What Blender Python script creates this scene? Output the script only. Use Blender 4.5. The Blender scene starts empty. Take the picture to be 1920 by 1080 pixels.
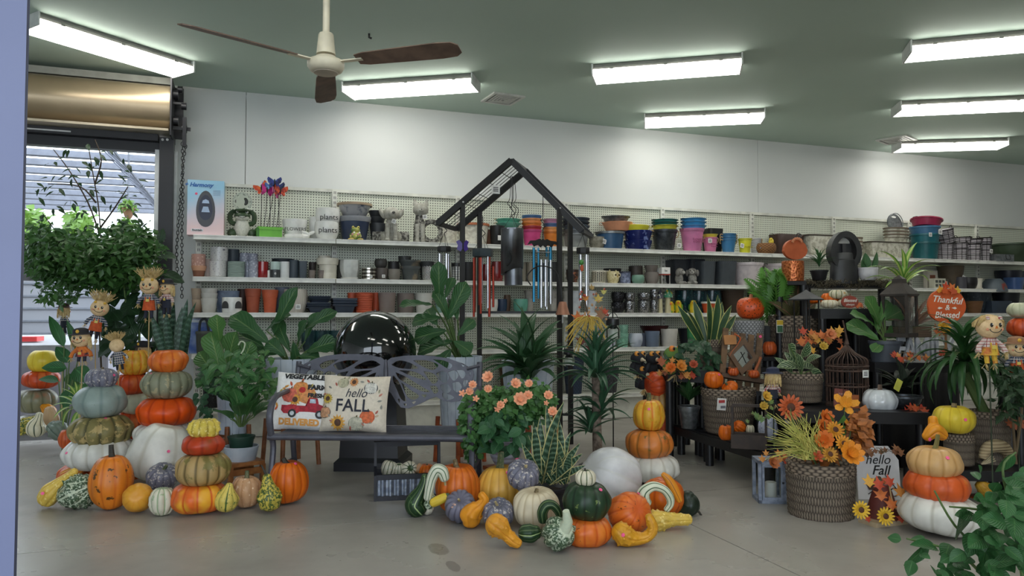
import bpy, math, random
from mathutils import Vector, Matrix, Euler, noise
R=math.radians; PI=math.pi
rnd=random.Random(7)
SC=bpy.context.scene; COL=SC.collection
# ---------------- camera ----------------
F=1400.0; CH=1.10; TH=R(19.5); PH=math.atan(50/F)
FH=Vector((math.sin(TH),math.cos(TH),0)); RT=Vector((math.cos(TH),-math.sin(TH),0))
FW=FH*math.cos(PH)+Vector((0,0,math.sin(PH))); UP=Vector((0,0,math.cos(PH)))-FH*math.sin(PH)
CAM=Vector((0,0,CH))
cd=bpy.data.cameras.new('camera'); cam=bpy.data.objects.new('camera',cd); COL.objects.link(cam)
cd.sensor_width=36; cd.lens=F/1920*36; cd.clip_start=.05; cd.clip_end=200
cam.location=CAM; cam.rotation_euler=Euler((PI/2+PH,0,-TH)); SC.camera=cam
# ---------------- world, light, exposure ----------------
w=bpy.data.worlds.new('sky'); SC.world=w; w.use_nodes=True
bg=w.node_tree.nodes['Background']; bg.inputs[0].default_value=(.80,.90,1.0,1); bg.inputs[1].default_value=2.9
SC.view_settings.view_transform='Standard'; SC.view_settings.look='None'
SC.view_settings.exposure=0.56; SC.view_settings.gamma=1; SC.view_settings.use_curve_mapping=False
LAMP=8.5   # emission of the fluorescent diffusers
# ---------------- helpers ----------------
def ray(px,py): return FW+RT*((px-960)/F)-UP*((py-540)/F)
def P(px,py,d): return CAM+ray(px,py)*d
def G(px,py,z=0.):
    v=ray(px,py); return CAM+v*((z-CH)/v.z)
def W(px,py,Y):
    v=ray(px,py); return CAM+v*(Y/v.y)
def dep(p): return (Vector(p)-CAM).dot(FW)
def s2l(x):
    x/=255.; return x/12.92 if x<=.04045 else ((x+.055)/1.055)**2.4
def C(r,g=None,b=None):
    if g is None: r,g,b=r
    return (s2l(r),s2l(g),s2l(b),1)
X_,Y_,Z_=Vector((1,0,0)),Vector((0,1,0)),Vector((0,0,1))
def cr(pts,n):
    """catmull-rom through tuples"""
    out=[]; m=len(pts)
    for i in range(m-1):
        p0=pts[max(i-1,0)];p1=pts[i];p2=pts[i+1];p3=pts[min(i+2,m-1)]
        for k in range(n):
            t=k/n
            out.append(tuple(.5*((2*b)+(-a+c)*t+(2*a-5*b+4*c-d)*t*t+(-a+3*b-3*c+d)*t**3) for a,b,c,d in zip(p0,p1,p2,p3)))
    out.append(tuple(pts[-1])); return out
class MB:
    def __init__(s): s.v=[];s.f=[];s.a={};s.u=[]
    def add(s,vs,fs):
        o=len(s.v); s.v+= [tuple(v) for v in vs]; s.f+=[tuple(i+o for i in f) for f in fs]; return s
    def box(s,c,d,rot=None):
        hx,hy,hz=d[0]/2,d[1]/2,d[2]/2; c=Vector(c)
        vs=[Vector((x,y,z)) for x in(-hx,hx) for y in(-hy,hy) for z in(-hz,hz)]
        if rot is not None: vs=[rot@v for v in vs]
        return s.add([v+c for v in vs],[(0,1,3,2),(4,6,7,5),(0,4,5,1),(2,3,7,6),(0,2,6,4),(1,5,7,3)])
    def bar(s,a,b,w,h=None,hint=Z_):
        a=Vector(a);b=Vector(b);h=h or w;x=(b-a).normalized()
        if abs(x.dot(hint))>.98: hint=Y_
        y=hint.cross(x).normalized();z=x.cross(y)
        vs=[p+y*(i*w/2)+z*(j*h/2) for p in(a,b) for i in(-1,1) for j in(-1,1)]
        return s.add(vs,[(0,1,3,2),(4,6,7,5),(0,4,5,1),(2,3,7,6),(0,2,6,4),(1,5,7,3)])
    def tube(s,pts,r,n=8,cap=True,flat=1.):
        pts=[Vector(p) for p in pts]; m=len(pts); rs=r if isinstance(r,(list,tuple)) else [r]*m
        vs=[];nrm=None
        for i,p in enumerate(pts):
            t=(pts[min(i+1,m-1)]-pts[max(i-1,0)])
            t=t.normalized() if t.length>1e-9 else Z_
            if nrm is None:
                nrm=t.cross(Z_ if abs(t.z)<.9 else X_).normalized()
            else:
                nrm=(nrm-t*nrm.dot(t))
                nrm=nrm.normalized() if nrm.length>1e-6 else t.orthogonal().normalized()
            b=t.cross(nrm)
            for k in range(n):
                a=2*PI*k/n; vs.append(p+nrm*(math.cos(a)*rs[i])+b*(math.sin(a)*rs[i]*flat))
        fs=[(i*n+k,i*n+(k+1)%n,(i+1)*n+(k+1)%n,(i+1)*n+k) for i in range(m-1) for k in range(n)]
        if cap: fs+=[tuple(range(n))[::-1],tuple((m-1)*n+k for k in range(n))]
        return s.add(vs,fs)
    def lathe(s,prof,n=28,c=(0,0,0),sx=1,sy=1,a0=0,rot=None,cap=True,sq=0):
        vs=[];m=len(prof); c=Vector(c)
        for r,z in prof:
            for k in range(n):
                a=a0+2*PI*k/n; cx,sy_=math.cos(a),math.sin(a)
                if sq:
                    q=(abs(cx)**sq+abs(sy_)**sq)**(-1./sq); cx*=q;sy_*=q
                v=Vector((r*cx*sx,r*sy_*sy,z))
                if rot is not None: v=rot@v
                vs.append(v+c)
        fs=[(i*n+k,i*n+(k+1)%n,(i+1)*n+(k+1)%n,(i+1)*n+k) for i in range(m-1) for k in range(n)]
        if cap: fs+=[tuple(range(n))[::-1],tuple((m-1)*n+k for k in range(n))]
        return s.add(vs,fs)
    def ell(s,c,rx,ry,rz,n=16,m=10,rot=None):
        prof=[(max(1e-4,math.sin(PI*i/m)),-math.cos(PI*i/m)) for i in range(m+1)]
        c=Vector(c);vs=[]
        for r,z in prof:
            for k in range(n):
                a=2*PI*k/n; v=Vector((r*math.cos(a)*rx,r*math.sin(a)*ry,z*rz))
                if rot is not None: v=rot@v
                vs.append(v+c)
        fs=[(i*n+k,i*n+(k+1)%n,(i+1)*n+(k+1)%n,(i+1)*n+k) for i in range(m) for k in range(n)]
        return s.add(vs,fs)
    def prism(s,out,dy,c=(0,0,0),rot=None):
        """outline in xz, thickness dy in y (front face at y=-dy/2)"""
        c=Vector(c);n=len(out);vs=[]
        for y in(-dy/2,dy/2):
            for x,z in out:
                v=Vector((x,y,z))
                if rot is not None: v=rot@v
                vs.append(v+c)
        fs=[tuple(range(n)),tuple(range(n,2*n))[::-1]]+[(i,i+n,(i+1)%n+n,(i+1)%n) for i in range(n)]
        return s.add(vs,fs)
    def holed(s,out,hole,dy,c=(0,0,0),rot=None):
        """ring between two equal-count outlines in xz"""
        c=Vector(c);n=len(out);vs=[]
        for y in(-dy/2,dy/2):
            for o in(out,hole):
                for x,z in o:
                    v=Vector((x,y,z))
                    if rot is not None: v=rot@v
                    vs.append(v+c)
        fs=[]
        for i in range(n):
            j=(i+1)%n
            fs+=[(i,j,n+j,n+i),(2*n+j,2*n+i,3*n+i,3*n+j),(j,i,2*n+i,2*n+j),(n+i,n+j,3*n+j,3*n+i)]
        return s.add(vs,fs)
    def mesh(s,name,smooth=True,sharp=.7):
        me=bpy.data.meshes.new(name); me.from_pydata(s.v,[],s.f)
        for k,vals in s.a.items():
            at=me.attributes.new(k,'FLOAT','POINT'); at.data.foreach_set('value',vals)
        if s.u:
            uv=me.uv_layers.new(name='UVMap'); flat=[]
            for l in me.loops: flat+=s.u[l.vertex_index]
            uv.data.foreach_set('uv',flat)
        if smooth:
            me.shade_smooth()
            if sharp: me.set_sharp_from_angle(angle=sharp)
        return me
def link(name,data,parent=None,loc=None,rot=None):
    o=bpy.data.objects.new(name,data); COL.objects.link(o)
    if parent is not None: o.parent=parent
    if loc is not None: o.location=loc
    if rot is not None: o.rotation_euler=rot
    return o
def O(name,mb,mat,parent=None,label=None,loc=None,rot=None,smooth=True,sharp=.7,kind=None):
    me=mb if isinstance(mb,bpy.types.Mesh) else mb.mesh(name,smooth,sharp)
    if mat is not None and not me.materials: me.materials.append(mat)
    o=link(name,me,parent,loc,rot)
    if label: o['label']=label
    if kind: o['kind']=kind
    return o
def tag(o,label,cat,group=None):
    o['label']=label;o['category']=cat
    if group:o['group']=group
    return o
def T(name,label,cat,loc=(0,0,0),rz=0,group=None):
    o=link(name,None,None,loc,(0,0,rz)); o.empty_display_size=.05
    return tag(o,label,cat,group)
def struct(name,mb,mat,smooth=False,label=None):
    o=O(name,mb,mat,smooth=smooth); o['kind']='structure'
    if label:o['label']=label
    return o
def dup(root,loc,rz=None,label=None,group=None,scale=None):
    r=root.copy(); COL.objects.link(r); r.location=loc
    if rz is not None: r.rotation_euler=(0,0,rz)
    if label:r['label']=label
    if group:r['group']=group
    if scale:r.scale=(scale,)*3
    for ch in list(root.children):
        c=ch.copy();COL.objects.link(c);c.parent=r
        for g in ch.children:
            d=g.copy();COL.objects.link(d);d.parent=c
    return r
# ---------------- materials ----------------
_mc={}
class NT:
    def __init__(s,name):
        s.m=bpy.data.materials.new(name); s.m.use_nodes=True; s.t=s.m.node_tree; s.b=s.t.nodes['Principled BSDF']
    def n(s,ty,ins=None,**props):
        x=s.t.nodes.new(ty)
        for k,v in props.items(): setattr(x,k,v)
        for k,v in (ins or {}).items(): s.set(x.inputs[k],v)
        return x
    def set(s,sock,v):
        if isinstance(v,bpy.types.NodeSocket): s.t.links.new(v,sock)
        else: sock.default_value=v
    def math(s,op,a,b=0.,c=0.):
        x=s.n('ShaderNodeMath',{0:a,1:b,2:c},operation=op); return x.outputs[0]
    def mix(s,f,a,b):
        x=s.n('ShaderNodeMix',{0:f,6:a,7:b},data_type='RGBA'); return x.outputs[2]
    def sstep(s,v,lo,hi):
        x=s.n('ShaderNodeMapRange',{0:v,1:lo,2:hi},interpolation_type='SMOOTHSTEP'); return x.outputs[0]
    def obj(s): return s.n('ShaderNodeTexCoord').outputs['Object']
    def noise(s,scale,vec=None,detail=3,rough=.55):
        return s.n('ShaderNodeTexNoise',{'Vector':vec if vec is not None else s.obj(),'Scale':scale,'Detail':detail,'Roughness':rough}).outputs[0]
    def attr(s,name): return s.n('ShaderNodeAttribute',attribute_name=name).outputs['Fac']
    def bump(s,h,strength=.3,dist=.01):
        x=s.n('ShaderNodeBump',{'Height':h,'Strength':strength,'Distance':dist}); s.set(s.b.inputs['Normal'],x.outputs[0])
    def fin(s,col=None,rough=.5,metal=0.,spec=.5):
        if col is not None: s.set(s.b.inputs['Base Color'],col)
        s.set(s.b.inputs['Roughness'],rough); s.b.inputs['Metallic'].default_value=metal
        s.b.inputs['Specular IOR Level'].default_value=spec
        return s.m
def M(rgb,rough=.5,metal=0.,n=None,bump=None,spec=.5,coat=0.,name='paint'):
    """plain colour with a slight noise variation"""
    key=('M',tuple(rgb),rough,metal,n,bump,spec,coat)
    if key in _mc: return _mc[key]
    t=NT(name); a=C(rgb)
    sc,rgb2,lo,hi=n if n else (9.,tuple(max(0,x*.9) for x in rgb),.35,.75)
    col=t.mix(t.sstep(t.noise(sc),lo,hi),a,C(rgb2))
    if bump: t.bump(t.noise(bump[0]),bump[1],.004)
    if coat: t.b.inputs['Coat Weight'].default_value=coat; t.b.inputs['Coat Roughness'].default_value=.08
    _mc[key]=t.fin(col,rough,metal,spec); return _mc[key]
def EM(rgb,strength):
    key=('E',tuple(rgb),strength)
    if key in _mc: return _mc[key]
    t=NT('lamp_glow'); t.fin(C(rgb),.4)
    t.b.inputs['Emission Color'].default_value=C(rgb); t.b.inputs['Emission Strength'].default_value=strength
    _mc[key]=t.m; return t.m
def GLASS(tint=(235,240,240),rough=.02):
    key=('G',tint,rough)
    if key in _mc: return _mc[key]
    t=NT('glass'); t.fin(C(tint),rough); t.b.inputs['Transmission Weight'].default_value=1; t.b.inputs['IOR'].default_value=1.2
    _mc[key]=t.m; return t.m
def text(body,size,mat,parent,loc,rot=(PI/2,0,0),ex=.0006,shear=0,sp=1.,name='lettering',bold=0,align='CENTER',sx=1.):
    cu=bpy.data.curves.new(name,'FONT'); cu.body=body; cu.size=size; cu.extrude=ex; cu.shear=shear; cu.space_character=sp
    cu.align_x=align; cu.align_y='CENTER'; cu.resolution_u=3
    if bold: cu.offset=bold
    tmp=bpy.data.objects.new('lettering_source',cu); me=bpy.data.meshes.new_from_object(tmp)
    me.materials.clear(); me.materials.append(mat); bpy.data.objects.remove(tmp); bpy.data.curves.remove(cu)
    o=link(name,me,parent,loc,rot); o.scale=(sx,1,1); return o
WHITE=M((235,235,232),.5); BLACK=M((18,18,19),.45); INK=M((25,25,27),.6)
# ================= setting =================
WY=7.6; CZ=3.25; YF=7.09; YP=7.5
XJ=W(303,400,WY).x         # right jamb of the roller door opening
mw=NT('wall_paint'); mw.fin(mw.mix(mw.sstep(mw.noise(.7),.3,.8),C(222,224,222),C(212,215,214)),.55)
mw.bump(mw.noise(60.),.06,.002); MWALL=mw.m
mc=NT('ceiling_paint'); mc.fin(mc.mix(mc.sstep(mc.noise(.6),.3,.8),C(188,206,194),C(180,199,187)),.75)
mc.bump(mc.noise(220.),.12,.002); MCEIL=mc.m
# floor
mf=NT('sealed_concrete'); o_=mf.n('ShaderNodeTexCoord').outputs['Generated']
g_=mf.n('ShaderNodeNewGeometry').outputs['Position']
n1=mf.noise(1.1,g_,5,.6); n2=mf.noise(6.,g_,6,.65); n3=mf.noise(.55,g_,3)
c1=mf.mix(mf.sstep(n1,.3,.72),C(164,160,153),C(140,135,128))
c2=mf.mix(mf.math('MULTIPLY',mf.sstep(n2,.4,.9),.16),c1,C(182,178,171))
c3=mf.mix(mf.math('MULTIPLY',mf.sstep(n3,.52,.66),.35),c2,C(120,112,102))
sx=mf.n('ShaderNodeSeparateXYZ',{0:g_})
def blob(px,py,rx,ry):   # stain on the slab, in floor metres
    p=G(px,py); a=mf.math('DIVIDE',mf.math('SUBTRACT',sx.outputs[0],p.x),rx); b=mf.math('DIVIDE',mf.math('SUBTRACT',sx.outputs[1],p.y),ry)
    d=mf.math('ADD',mf.math('MULTIPLY',a,a),mf.math('MULTIPLY',b,b)); d=mf.math('ADD',d,mf.math('MULTIPLY',n2,1.3))
    return mf.sstep(d,1.55,1.35)
st=mf.math('MAXIMUM',blob(822,1030,.05,.10),blob(850,1062,.03,.08))
ringd=G(400,975)
c4=mf.mix(mf.math('MULTIPLY',st,.5),c3,C(84,80,76))
wv=mf.n('ShaderNodeTexVoronoi',{'Vector':g_,'Scale':14.},feature='F1')
sp=mf.math('LESS_THAN',wv.outputs['Distance'],.06)
c5=mf.mix(mf.math('MULTIPLY',sp,.5),c4,C(70,66,62))
mf.fin(c5,mf.n('ShaderNodeMapRange',{0:n1,1:.3,2:.7,3:.22,4:.42}).outputs[0],0,.45); mf.bump(n2,.08,.004); MFLOOR=mf.m
b=MB();b.box((3.2,2.9,-.06),(17.6,10.6,.1)); FLOOR=struct('floor',b,M((60,57,53),.9))
gx=[-5.5,-2.2,2.208,6.6,12.]; gy=[-2.35,-.3,4.035,7.6]
for i in range(4):
    for j in range(3):
        x0,x1=gx[i]+.003,gx[i+1]-.003; y0,y1=gy[j]+.003,gy[j+1]-.003
        b=MB();b.box(((x0+x1)/2,(y0+y1)/2,-.006),(x1-x0,y1-y0,.012)); O('concrete_slab',b,MFLOOR,FLOOR,smooth=False)
b=MB();b.box((3.2,2.6,CZ+.05),(17.6,10.2,.1)); CEIL=struct('ceiling',b,MCEIL)
# back wall panels round the door opening
XS=W(460,300,WY).x; DT=W(200,268,WY).z
WB=struct('wall_back',MB().box(((XJ+12)/2,WY+.13,CZ/2),(12-XJ,.05,CZ)),MWALL)
for (x0,x1,z0) in((XJ,XS-.002,0),(XS+.003,5.9,0),(5.904,12.,0),(-5.5,XJ,DT),(-5.5,-4.9,0)):
    z1=DT if x1==-4.9 else CZ
    b=MB();b.box(((x0+x1)/2,WY+.05,(z0+z1)/2),(x1-x0,.1,z1-z0)); O('wall_panel',b,MWALL,WB,smooth=False)
struct('wall_left',MB().box((-5.55,2.6,CZ/2),(.1,10.2,CZ)),MWALL)
struct('wall_right',MB().box((12.05,2.6,CZ/2),(.1,10.2,CZ)),MWALL)
struct('wall_front',MB().box((6.95,-1.6,CZ/2),(10.2,.1,CZ)),MWALL)  # unseen wall, drawn out to keep daylight off the right side
struct('baseboard_back',MB().box(((XJ+12)/2,WY-.008,.05),(12-XJ,.012,.1)),M((70,70,72),.5))
# blue door frame post close to the camera
pc=P(38.5,540,.95)
_h=Vector((pc.x,pc.y,0)).normalized(); RT0,FH0=RT,FH; FH_=_h; RT_=Vector((_h.y,-_h.x,0)); q=Matrix((RT_,FH_,Z_)).transposed()
b=MB();b.box(pc-RT_*.15+FH_*.05+Z_*(CZ/2-pc.z),(.3,.1,CZ),q)
TR=struct('trim_1',b,M((112,118,152),.45,n=(3.,(104,110,142),.3,.8)),label='blue painted door frame post beside the entrance')
b=MB();b.box(pc+RT_*.0012+FH_*.012+Z_*(CZ/2-pc.z),(.0035,.02,CZ),q); O('edge_seal',b,M((28,26,48),.5),TR,label='dark rubber edge')
# ---- ceiling lights ----
ENDW=M((225,227,225),.5); HOUS=M((150,148,142),.5)
def diffuser_mat():
    t=NT('lamp_diffuser'); t.fin(C(250,250,245),.35)
    s=t.n('ShaderNodeSeparateXYZ',{0:t.obj()}).outputs[1]
    wv=t.math('MULTIPLY_ADD',t.math('COSINE',t.math('MULTIPLY',s,2*PI/.1)),-.13,.87)
    t.b.inputs['Emission Color'].default_value=C(255,252,244); t.set(t.b.inputs['Emission Strength'],t.math('MULTIPLY',wv,LAMP)); return t.m
MDIF=diffuser_mat(); _fix=None
def fixture(pts,label,yaw=None,L=1.24,start=None):
    global _fix
    ps=[G(*p,3.13) for p in pts]
    if start is None:
        c=(ps[0]+ps[1]+ps[2]+ps[3])/4
        d1=(ps[1]-ps[0]).normalized()+(ps[3]-ps[2]).normalized()
    else:
        d1=(ps[1]-ps[0]).normalized()+(ps[3]-ps[2]).normalized(); c=(ps[0]+ps[2])/2+d1.normalized()*L/2
    a=math.atan2(d1.y,d1.x)
    if _fix is None:
        t=T('ceiling_light',label,'lamp',(c.x,c.y,CZ),a,'fluorescent ceiling lights')
        b=MB();b.box((0,0,-.02),(L-.02,.23,.04)); b.box((0,0,-.042),(L-.02,.285,.018)); O('housing',b,HOUS,t,smooth=False)
        pr=[(-.142,-.050),(-.150,-.06),(-.142,-.092),(-.128,-.098),(.128,-.098),(.142,-.092),(.150,-.06),(.142,-.050)]
        b=MB(); vs=[(x,y,z) for x in(-L/2+.012,L/2-.012) for y,z in pr]; n=len(pr)
        b.add(vs,[(i,(i+1)%n,(i+1)%n+n,i+n) for i in range(n)]+[tuple(range(n)),tuple(range(n,2*n))[::-1]]); O('diffuser',b,MDIF,t,smooth=False)
        for s in(-1,1):
            b=MB();b.box((s*(L/2-.004),0,-.052),(.012,.306,.098)); O('end_cap',b,ENDW,t,smooth=False)
        b=MB()
        for x in(-.45,0,.45):
            for s in(-1,1): b.box((x,s*.146,-.048),(.03,.01,.02))
        O('clip',b,HOUS,t,smooth=False,kind='stuff'); _fix=t
    else: t=dup(_fix,(c.x,c.y,CZ),a,label)
    return t
fixture([(55,80),(295,150),(103,53),(356,130)],'fluorescent ceiling light hanging above the roller door drum')
fixture([(640,169),(868,154),(679,198),(900,185)],'fluorescent ceiling light between the fan and a square air vent')
fixture([(1097,140),(1394,118),(1115,170),(1402,150)],'large looking fluorescent ceiling light nearest above the hanging chimes frame')
fixture([(1202,228),(1430,218),(1212,250),(1434,241)],'fluorescent ceiling light in the middle, just behind the larger looking one')
fixture([(1703,95),(1920,74),(1697,131),(1920,114)],'fluorescent ceiling light at the upper right corner, cut by the frame',start=1)
fixture([(1682,206),(1920,195),(1678,228),(1920,218)],'fluorescent ceiling light second from the top in the right hand row',start=1)
fixture([(1670,278),(1890,271),(1670,293),(1893,288)],'fluorescent ceiling light farthest back near the wall and the far vent')
# lamps of the same rows outside the frame
for i,(x,y,a) in enumerate([(-.2,2.6,-31),(2.2,2.2,-31),(4.4,2.0,-31),(1.2,.6,-31),(3.6,-.2,-31),(9.6,4.2,-31)]):
    dup(_fix,(x,y,CZ),R(a),'fluorescent ceiling light outside the view, '+['above the floor joint by the camera','above the front of the middle display','above the front of the harvest tables','just inside the entrance opening','along the front wall','far along the side of the harvest tables'][i],'fluorescent ceiling lights')
# ---- air vents ----
def vent(corners,label):
    ps=[G(*p,CZ) for p in corners]; c=sum(ps,Vector())/4; d1=ps[1]-ps[0]; a=math.atan2(d1.y,d1.x)
    sz=((ps[1]-ps[0]).length+(ps[2]-ps[1]).length)/2*.5
    t=T('air_vent',label,'vent',(c.x,c.y,CZ),a,'square ceiling vents')
    f=lambda r,:[(-r,-r),(r,-r),(r,r),(-r,r)]
    b=MB();b.holed(f(sz),f(sz*.82),.016,rot=Matrix.Rotation(PI/2,3,'X'),c=(0,0,-.008)); O('vent_frame',b,M((205,206,200),.5),t,smooth=False)
    b=MB();b.box((0,0,-.001),(sz*1.7,sz*1.7,.002)); O('vent_back',b,M((60,60,60),.7),t,smooth=False)
    for k in range(4):
        r=sz*(.72-.17*k)
        b=MB();b.holed(f(r),f(r-.022),.004,rot=Matrix.Rotation(PI/2,3,'X'),c=(0,0,-.012-.003*k)); O('slat',b,M((190,190,184),.5),t,smooth=False)
vent([(900,187),(921,173),(992,181),(958,195)],'square ceiling air vent beside the middle light fixture')
vent([(1632,263),(1685,254),(1726,260),(1680,268)],'distant square ceiling air vent near the far wall')
# ---- ceiling fan ----
hc=P(611,118,3.7); t=T('ceiling_fan','cream three blade ceiling fan with brown dusty blades on a long rod','fan',(hc.x,hc.y,CZ))
CRM=M((228,220,196),.4); hz=hc.z-CZ
b=MB();b.tube([(0,0,hz+.10),(0,0,-.02)],.017,12); O('down_rod',b,CRM,t)
b=MB();b.lathe([(.02,-.06),(.06,-.03),(.065,0)],20); O('canopy',b,CRM,t)
b=MB();b.lathe([(.047,hz+.042),(.046,hz+.05),(.037,hz+.14),(.033,hz+.147),(.015,hz+.152)],24); O('rod_cover',b,CRM,t)
b=MB();b.lathe([(.001,hz-.052),(.066,hz-.046),(.078,hz-.040),(.090,hz-.022),(.0905,hz+.0),(.084,hz+.010),(.055,hz+.022),(.05,hz+.030),(.001,hz+.033)],32); O('motor_housing',b,CRM,t)
b=MB();b.lathe([(.001,hz-.0545),(.058,hz-.053),(.060,hz-.049),(.001,hz-.049)],32); O('motor_plate',b,M((190,178,160),.45),t)
MBL=M((120,98,84),.55,n=(9.,(92,74,64),.35,.7))
a0=math.atan2(FH.y,FH.x)+R(14)
for k in range(3):
    a=a0+k*2*PI/3; rt=Matrix.Rotation(a,3,'Z'); 
    b=MB();b.bar(rt@Vector((.07,0,hz)),rt@Vector((.2,0,hz)),.03,.006); O('blade_arm',b,CRM,t)
    b=MB(); tw=[(.17,.038),(.22,.05),(.45,.058),(.60,.062),(.675,.055),(.705,.03)]
    vs=[]
    for x,wd in tw:
        for s,zz in((-1,0),(1,0),(1,.005),(-1,.005)):
            v=Vector((x,s*wd,zz)); v=Matrix.Rotation(R(-15),3,'X')@v; vs.append(rt@(v+Vector((0,0,hz)))) 
    fs=[(i*4+j,i*4+(j+1)%4,(i+1)*4+(j+1)%4,(i+1)*4+j) for i in range(len(tw)-1) for j in range(4)]+[(3,2,1,0),(20,21,22,23)]
    b.add(vs,fs); O('fan_blade',b,MBL,t,smooth=False)
p=G(692,63,CZ); b=MB();b.tube([(p.x,p.y,CZ),(p.x,p.y,CZ-.03),(p.x+.02,p.y,CZ-.035)],.008,6)
tag(O('ceiling_hook',b,BLACK),'tiny dark hook stuck in the ceiling beside the fan','hook')
# ---- roller door ----
YD=7.22
t=T('roller_door','rolled up tan roller door drum with black brackets and hand chain','door',(XJ,YD,0)); RX=t.location.copy()
dr=W(320,206,YD); rad=.205; x1=dr.x-XJ; zc=dr.z
BRZ=M((168,150,122),.32,.55,n=(2.,(150,134,110),.3,.8))
b=MB()
arc=[(math.cos(a)*rad,math.sin(a)*rad) for a in [R(-95+i*12) for i in range(24)]]
vs=[];n=len(arc)
for x in(x1-3.6,x1):
    for rr in(1,.985):
        for y,z in arc: vs.append((x,-y*rr*1.0+0.,zc+z*rr))
fs=[]
for i in range(n-1): fs+=[(i,i+1,2*n+i+1,2*n+i),(n+i+1,n+i,3*n+i,3*n+i+1),(2*n+i,2*n+i+1,3*n+i+1,3*n+i)]
b.add(vs,fs); b.lathe([(.001,0),(rad*.98,0),(rad*.98,.01),(.001,.01)],30,c=(x1,0,zc),rot=Matrix.Rotation(PI/2,3,'Y'))
O('drum_hood',b,BRZ,t,sharp=1.2)
b=MB();b.box((x1-1.8,-.02,zc-rad-.012),(3.6,.30,.02)); O('hood_lip',b,M((180,168,146),.4,.4),t,smooth=False)
b=MB();b.box((x1-1.8,.1,zc+rad+.05),(3.6,.2,.06)); O('header_plate',b,M((148,148,140),.5),t,smooth=False)
KB=M((26,25,30),.45)
hd=W(200,250,YD)
b=MB();b.box((-1.8,.05,hd.z-.0),(3.6,.12,.07)); b.box((-1.8,.13,hd.z-.07),(3.6,.1,.1)); O('header_beam',b,KB,t,smooth=False)
b=MB();b.box((-1.05,-.015,hd.z-.01),(.75,.006,.012)); O('light_strip',b,M((225,225,225),.4),t,smooth=False)
gxx=W(312,300,YD).x-XJ
b=MB();b.box((gxx,.05,hd.z/2),(.115,.12,hd.z)); O('guide_rail',b,KB,t,smooth=False)
b=MB();b.box((W(293,300,YD).x-XJ,.1,(hd.z-.1)/2),(.035,.08,hd.z-.1)); O('guide_seal',b,M((220,222,222),.4),t,smooth=False)
b=MB();b.box((W(327,300,YD).x-XJ,.1,hd.z/2-.05),(.03,.06,hd.z-.1)); O('guide_seal',b,M((205,208,208),.4),t,smooth=False)
for px in(303,312):
    p=W(px,258,YD-.1); b=MB();b.lathe([(.001,0),(.011,0),(.011,.006),(.001,.008)],12,c=(p.x-XJ,-.018,p.z),rot=Matrix.Rotation(PI/2,3,'X')); O('bolt',b,WHITE,t)
b=MB();b.box((x1+.02,0,zc-.02),(.012,.42,.5)); b.box((x1+.06,.12,zc),(.07,.04,.46)); O('bracket_plate',b,KB,t,smooth=False)
b=MB()
for px,py,r in((338,168,.03),(330,178,.045),(330,228,.04),(345,200,.03),(346,242,.035)):
    p=W(px,py,YD-.06); b.lathe([(.001,-.02),(r,-.02),(r,.02),(.001,.02)],14,c=(p.x-XJ,-.06,p.z),rot=Matrix.Rotation(PI/2,3,'Y'))
p=W(345,195,YD-.06);b.bar((x1,-.06,p.z),(p.x-XJ+.02,-.06,p.z),.02)
p=W(346,242,YD-.06);b.bar((x1,-.06,p.z),(p.x-XJ+.05,-.06,p.z),.028)
O('sprocket',b,KB,t)
pg=W(346,248,YD-.08)
b=MB();b.box((pg.x-XJ,-.08,pg.z),(.03,.05,.26)); O('chain_guide',b,KB,t,smooth=False)
def chain_mb(pts,pitch=.032,r=.0032,L=.02,Wd=.011):
    b=MB();pts=[Vector(p) for p in pts];acc=0;k=0
    seg=[];
    for a,c in zip(pts,pts[1:]): seg.append((a,c,(c-a).length))
    tot=sum(s[2] for s in seg);d=0
    while d<tot:
        q=d
        for a,c,l in seg:
            if q<=l: p=a+(c-a)*(q/l);tg=(c-a).normalized();break
            q-=l
        s=(Y_ if k%2 else X_); s=(s-tg*s.dot(tg)).normalized()
        ring=[p+tg*(math.cos(2*PI*i/8)*L)+s*(math.sin(2*PI*i/8)*Wd) for i in range(9)]
        b.tube(ring,r,5,cap=False);d+=pitch;k+=1
    return b
cp=lambda px,py:W(px,py,YD-.08)-RX
for nm,pts in(('hand_chain',[(348,275),(344,300),(336,400),(331,470),(333,520)]),('hand_chain',[(342,270),(343,360),(341,430),(341,560)])):
    O(nm,chain_mb([cp(*p) for p in pts]),KB,t,kind='stuff')
# ---- greenhouse beyond the door ----
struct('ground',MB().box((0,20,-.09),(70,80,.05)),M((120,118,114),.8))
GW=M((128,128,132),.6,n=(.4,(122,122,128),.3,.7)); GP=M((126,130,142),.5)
b=MB();b.box((-9.5,17,1.9),(.08,18,3.8)); wl=struct('wall_greenhouse',b,GW)
for i in range(40):
    b=MB();b.box((-9.42,8.3+i*.45,1.9),(.06,.12,3.8)); O('wall_rib',b,M((112,108,104),.6),wl,smooth=False)
tgh=T('greenhouse_roof','white steel purlins and trusses of the greenhouse roof beyond the door','roof frame',(-4,14,3.4))
for i in range(15):
    y=-5.6+i*.85
    b=MB();b.box((0,y,.25),(12,.16,.10)); O('purlin',b,GP,tgh,smooth=False)
for k in range(4):
    for i in range(12):
        b=MB(); x=-4.5+k*3.2; y=-5.6+i*.85
        b.tube([(x,y,.2),(x+.5,y+.42,-.25),(x,y+.85,.2)],.012,5); O('truss_web',b,GP,tgh)
    b=MB();b.tube([(-4.0+k*3.2,-5.6,-.25),(-4.0+k*3.2,6,-.25)],.02,6); O('truss_chord',b,GP,tgh)
b=MB();b.box((-4,25,1.6),(14,.1,3.2)); g=struct('wall_far',b,M((134,135,140),.6,n=(.4,(128,130,136),.3,.7)))
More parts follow.
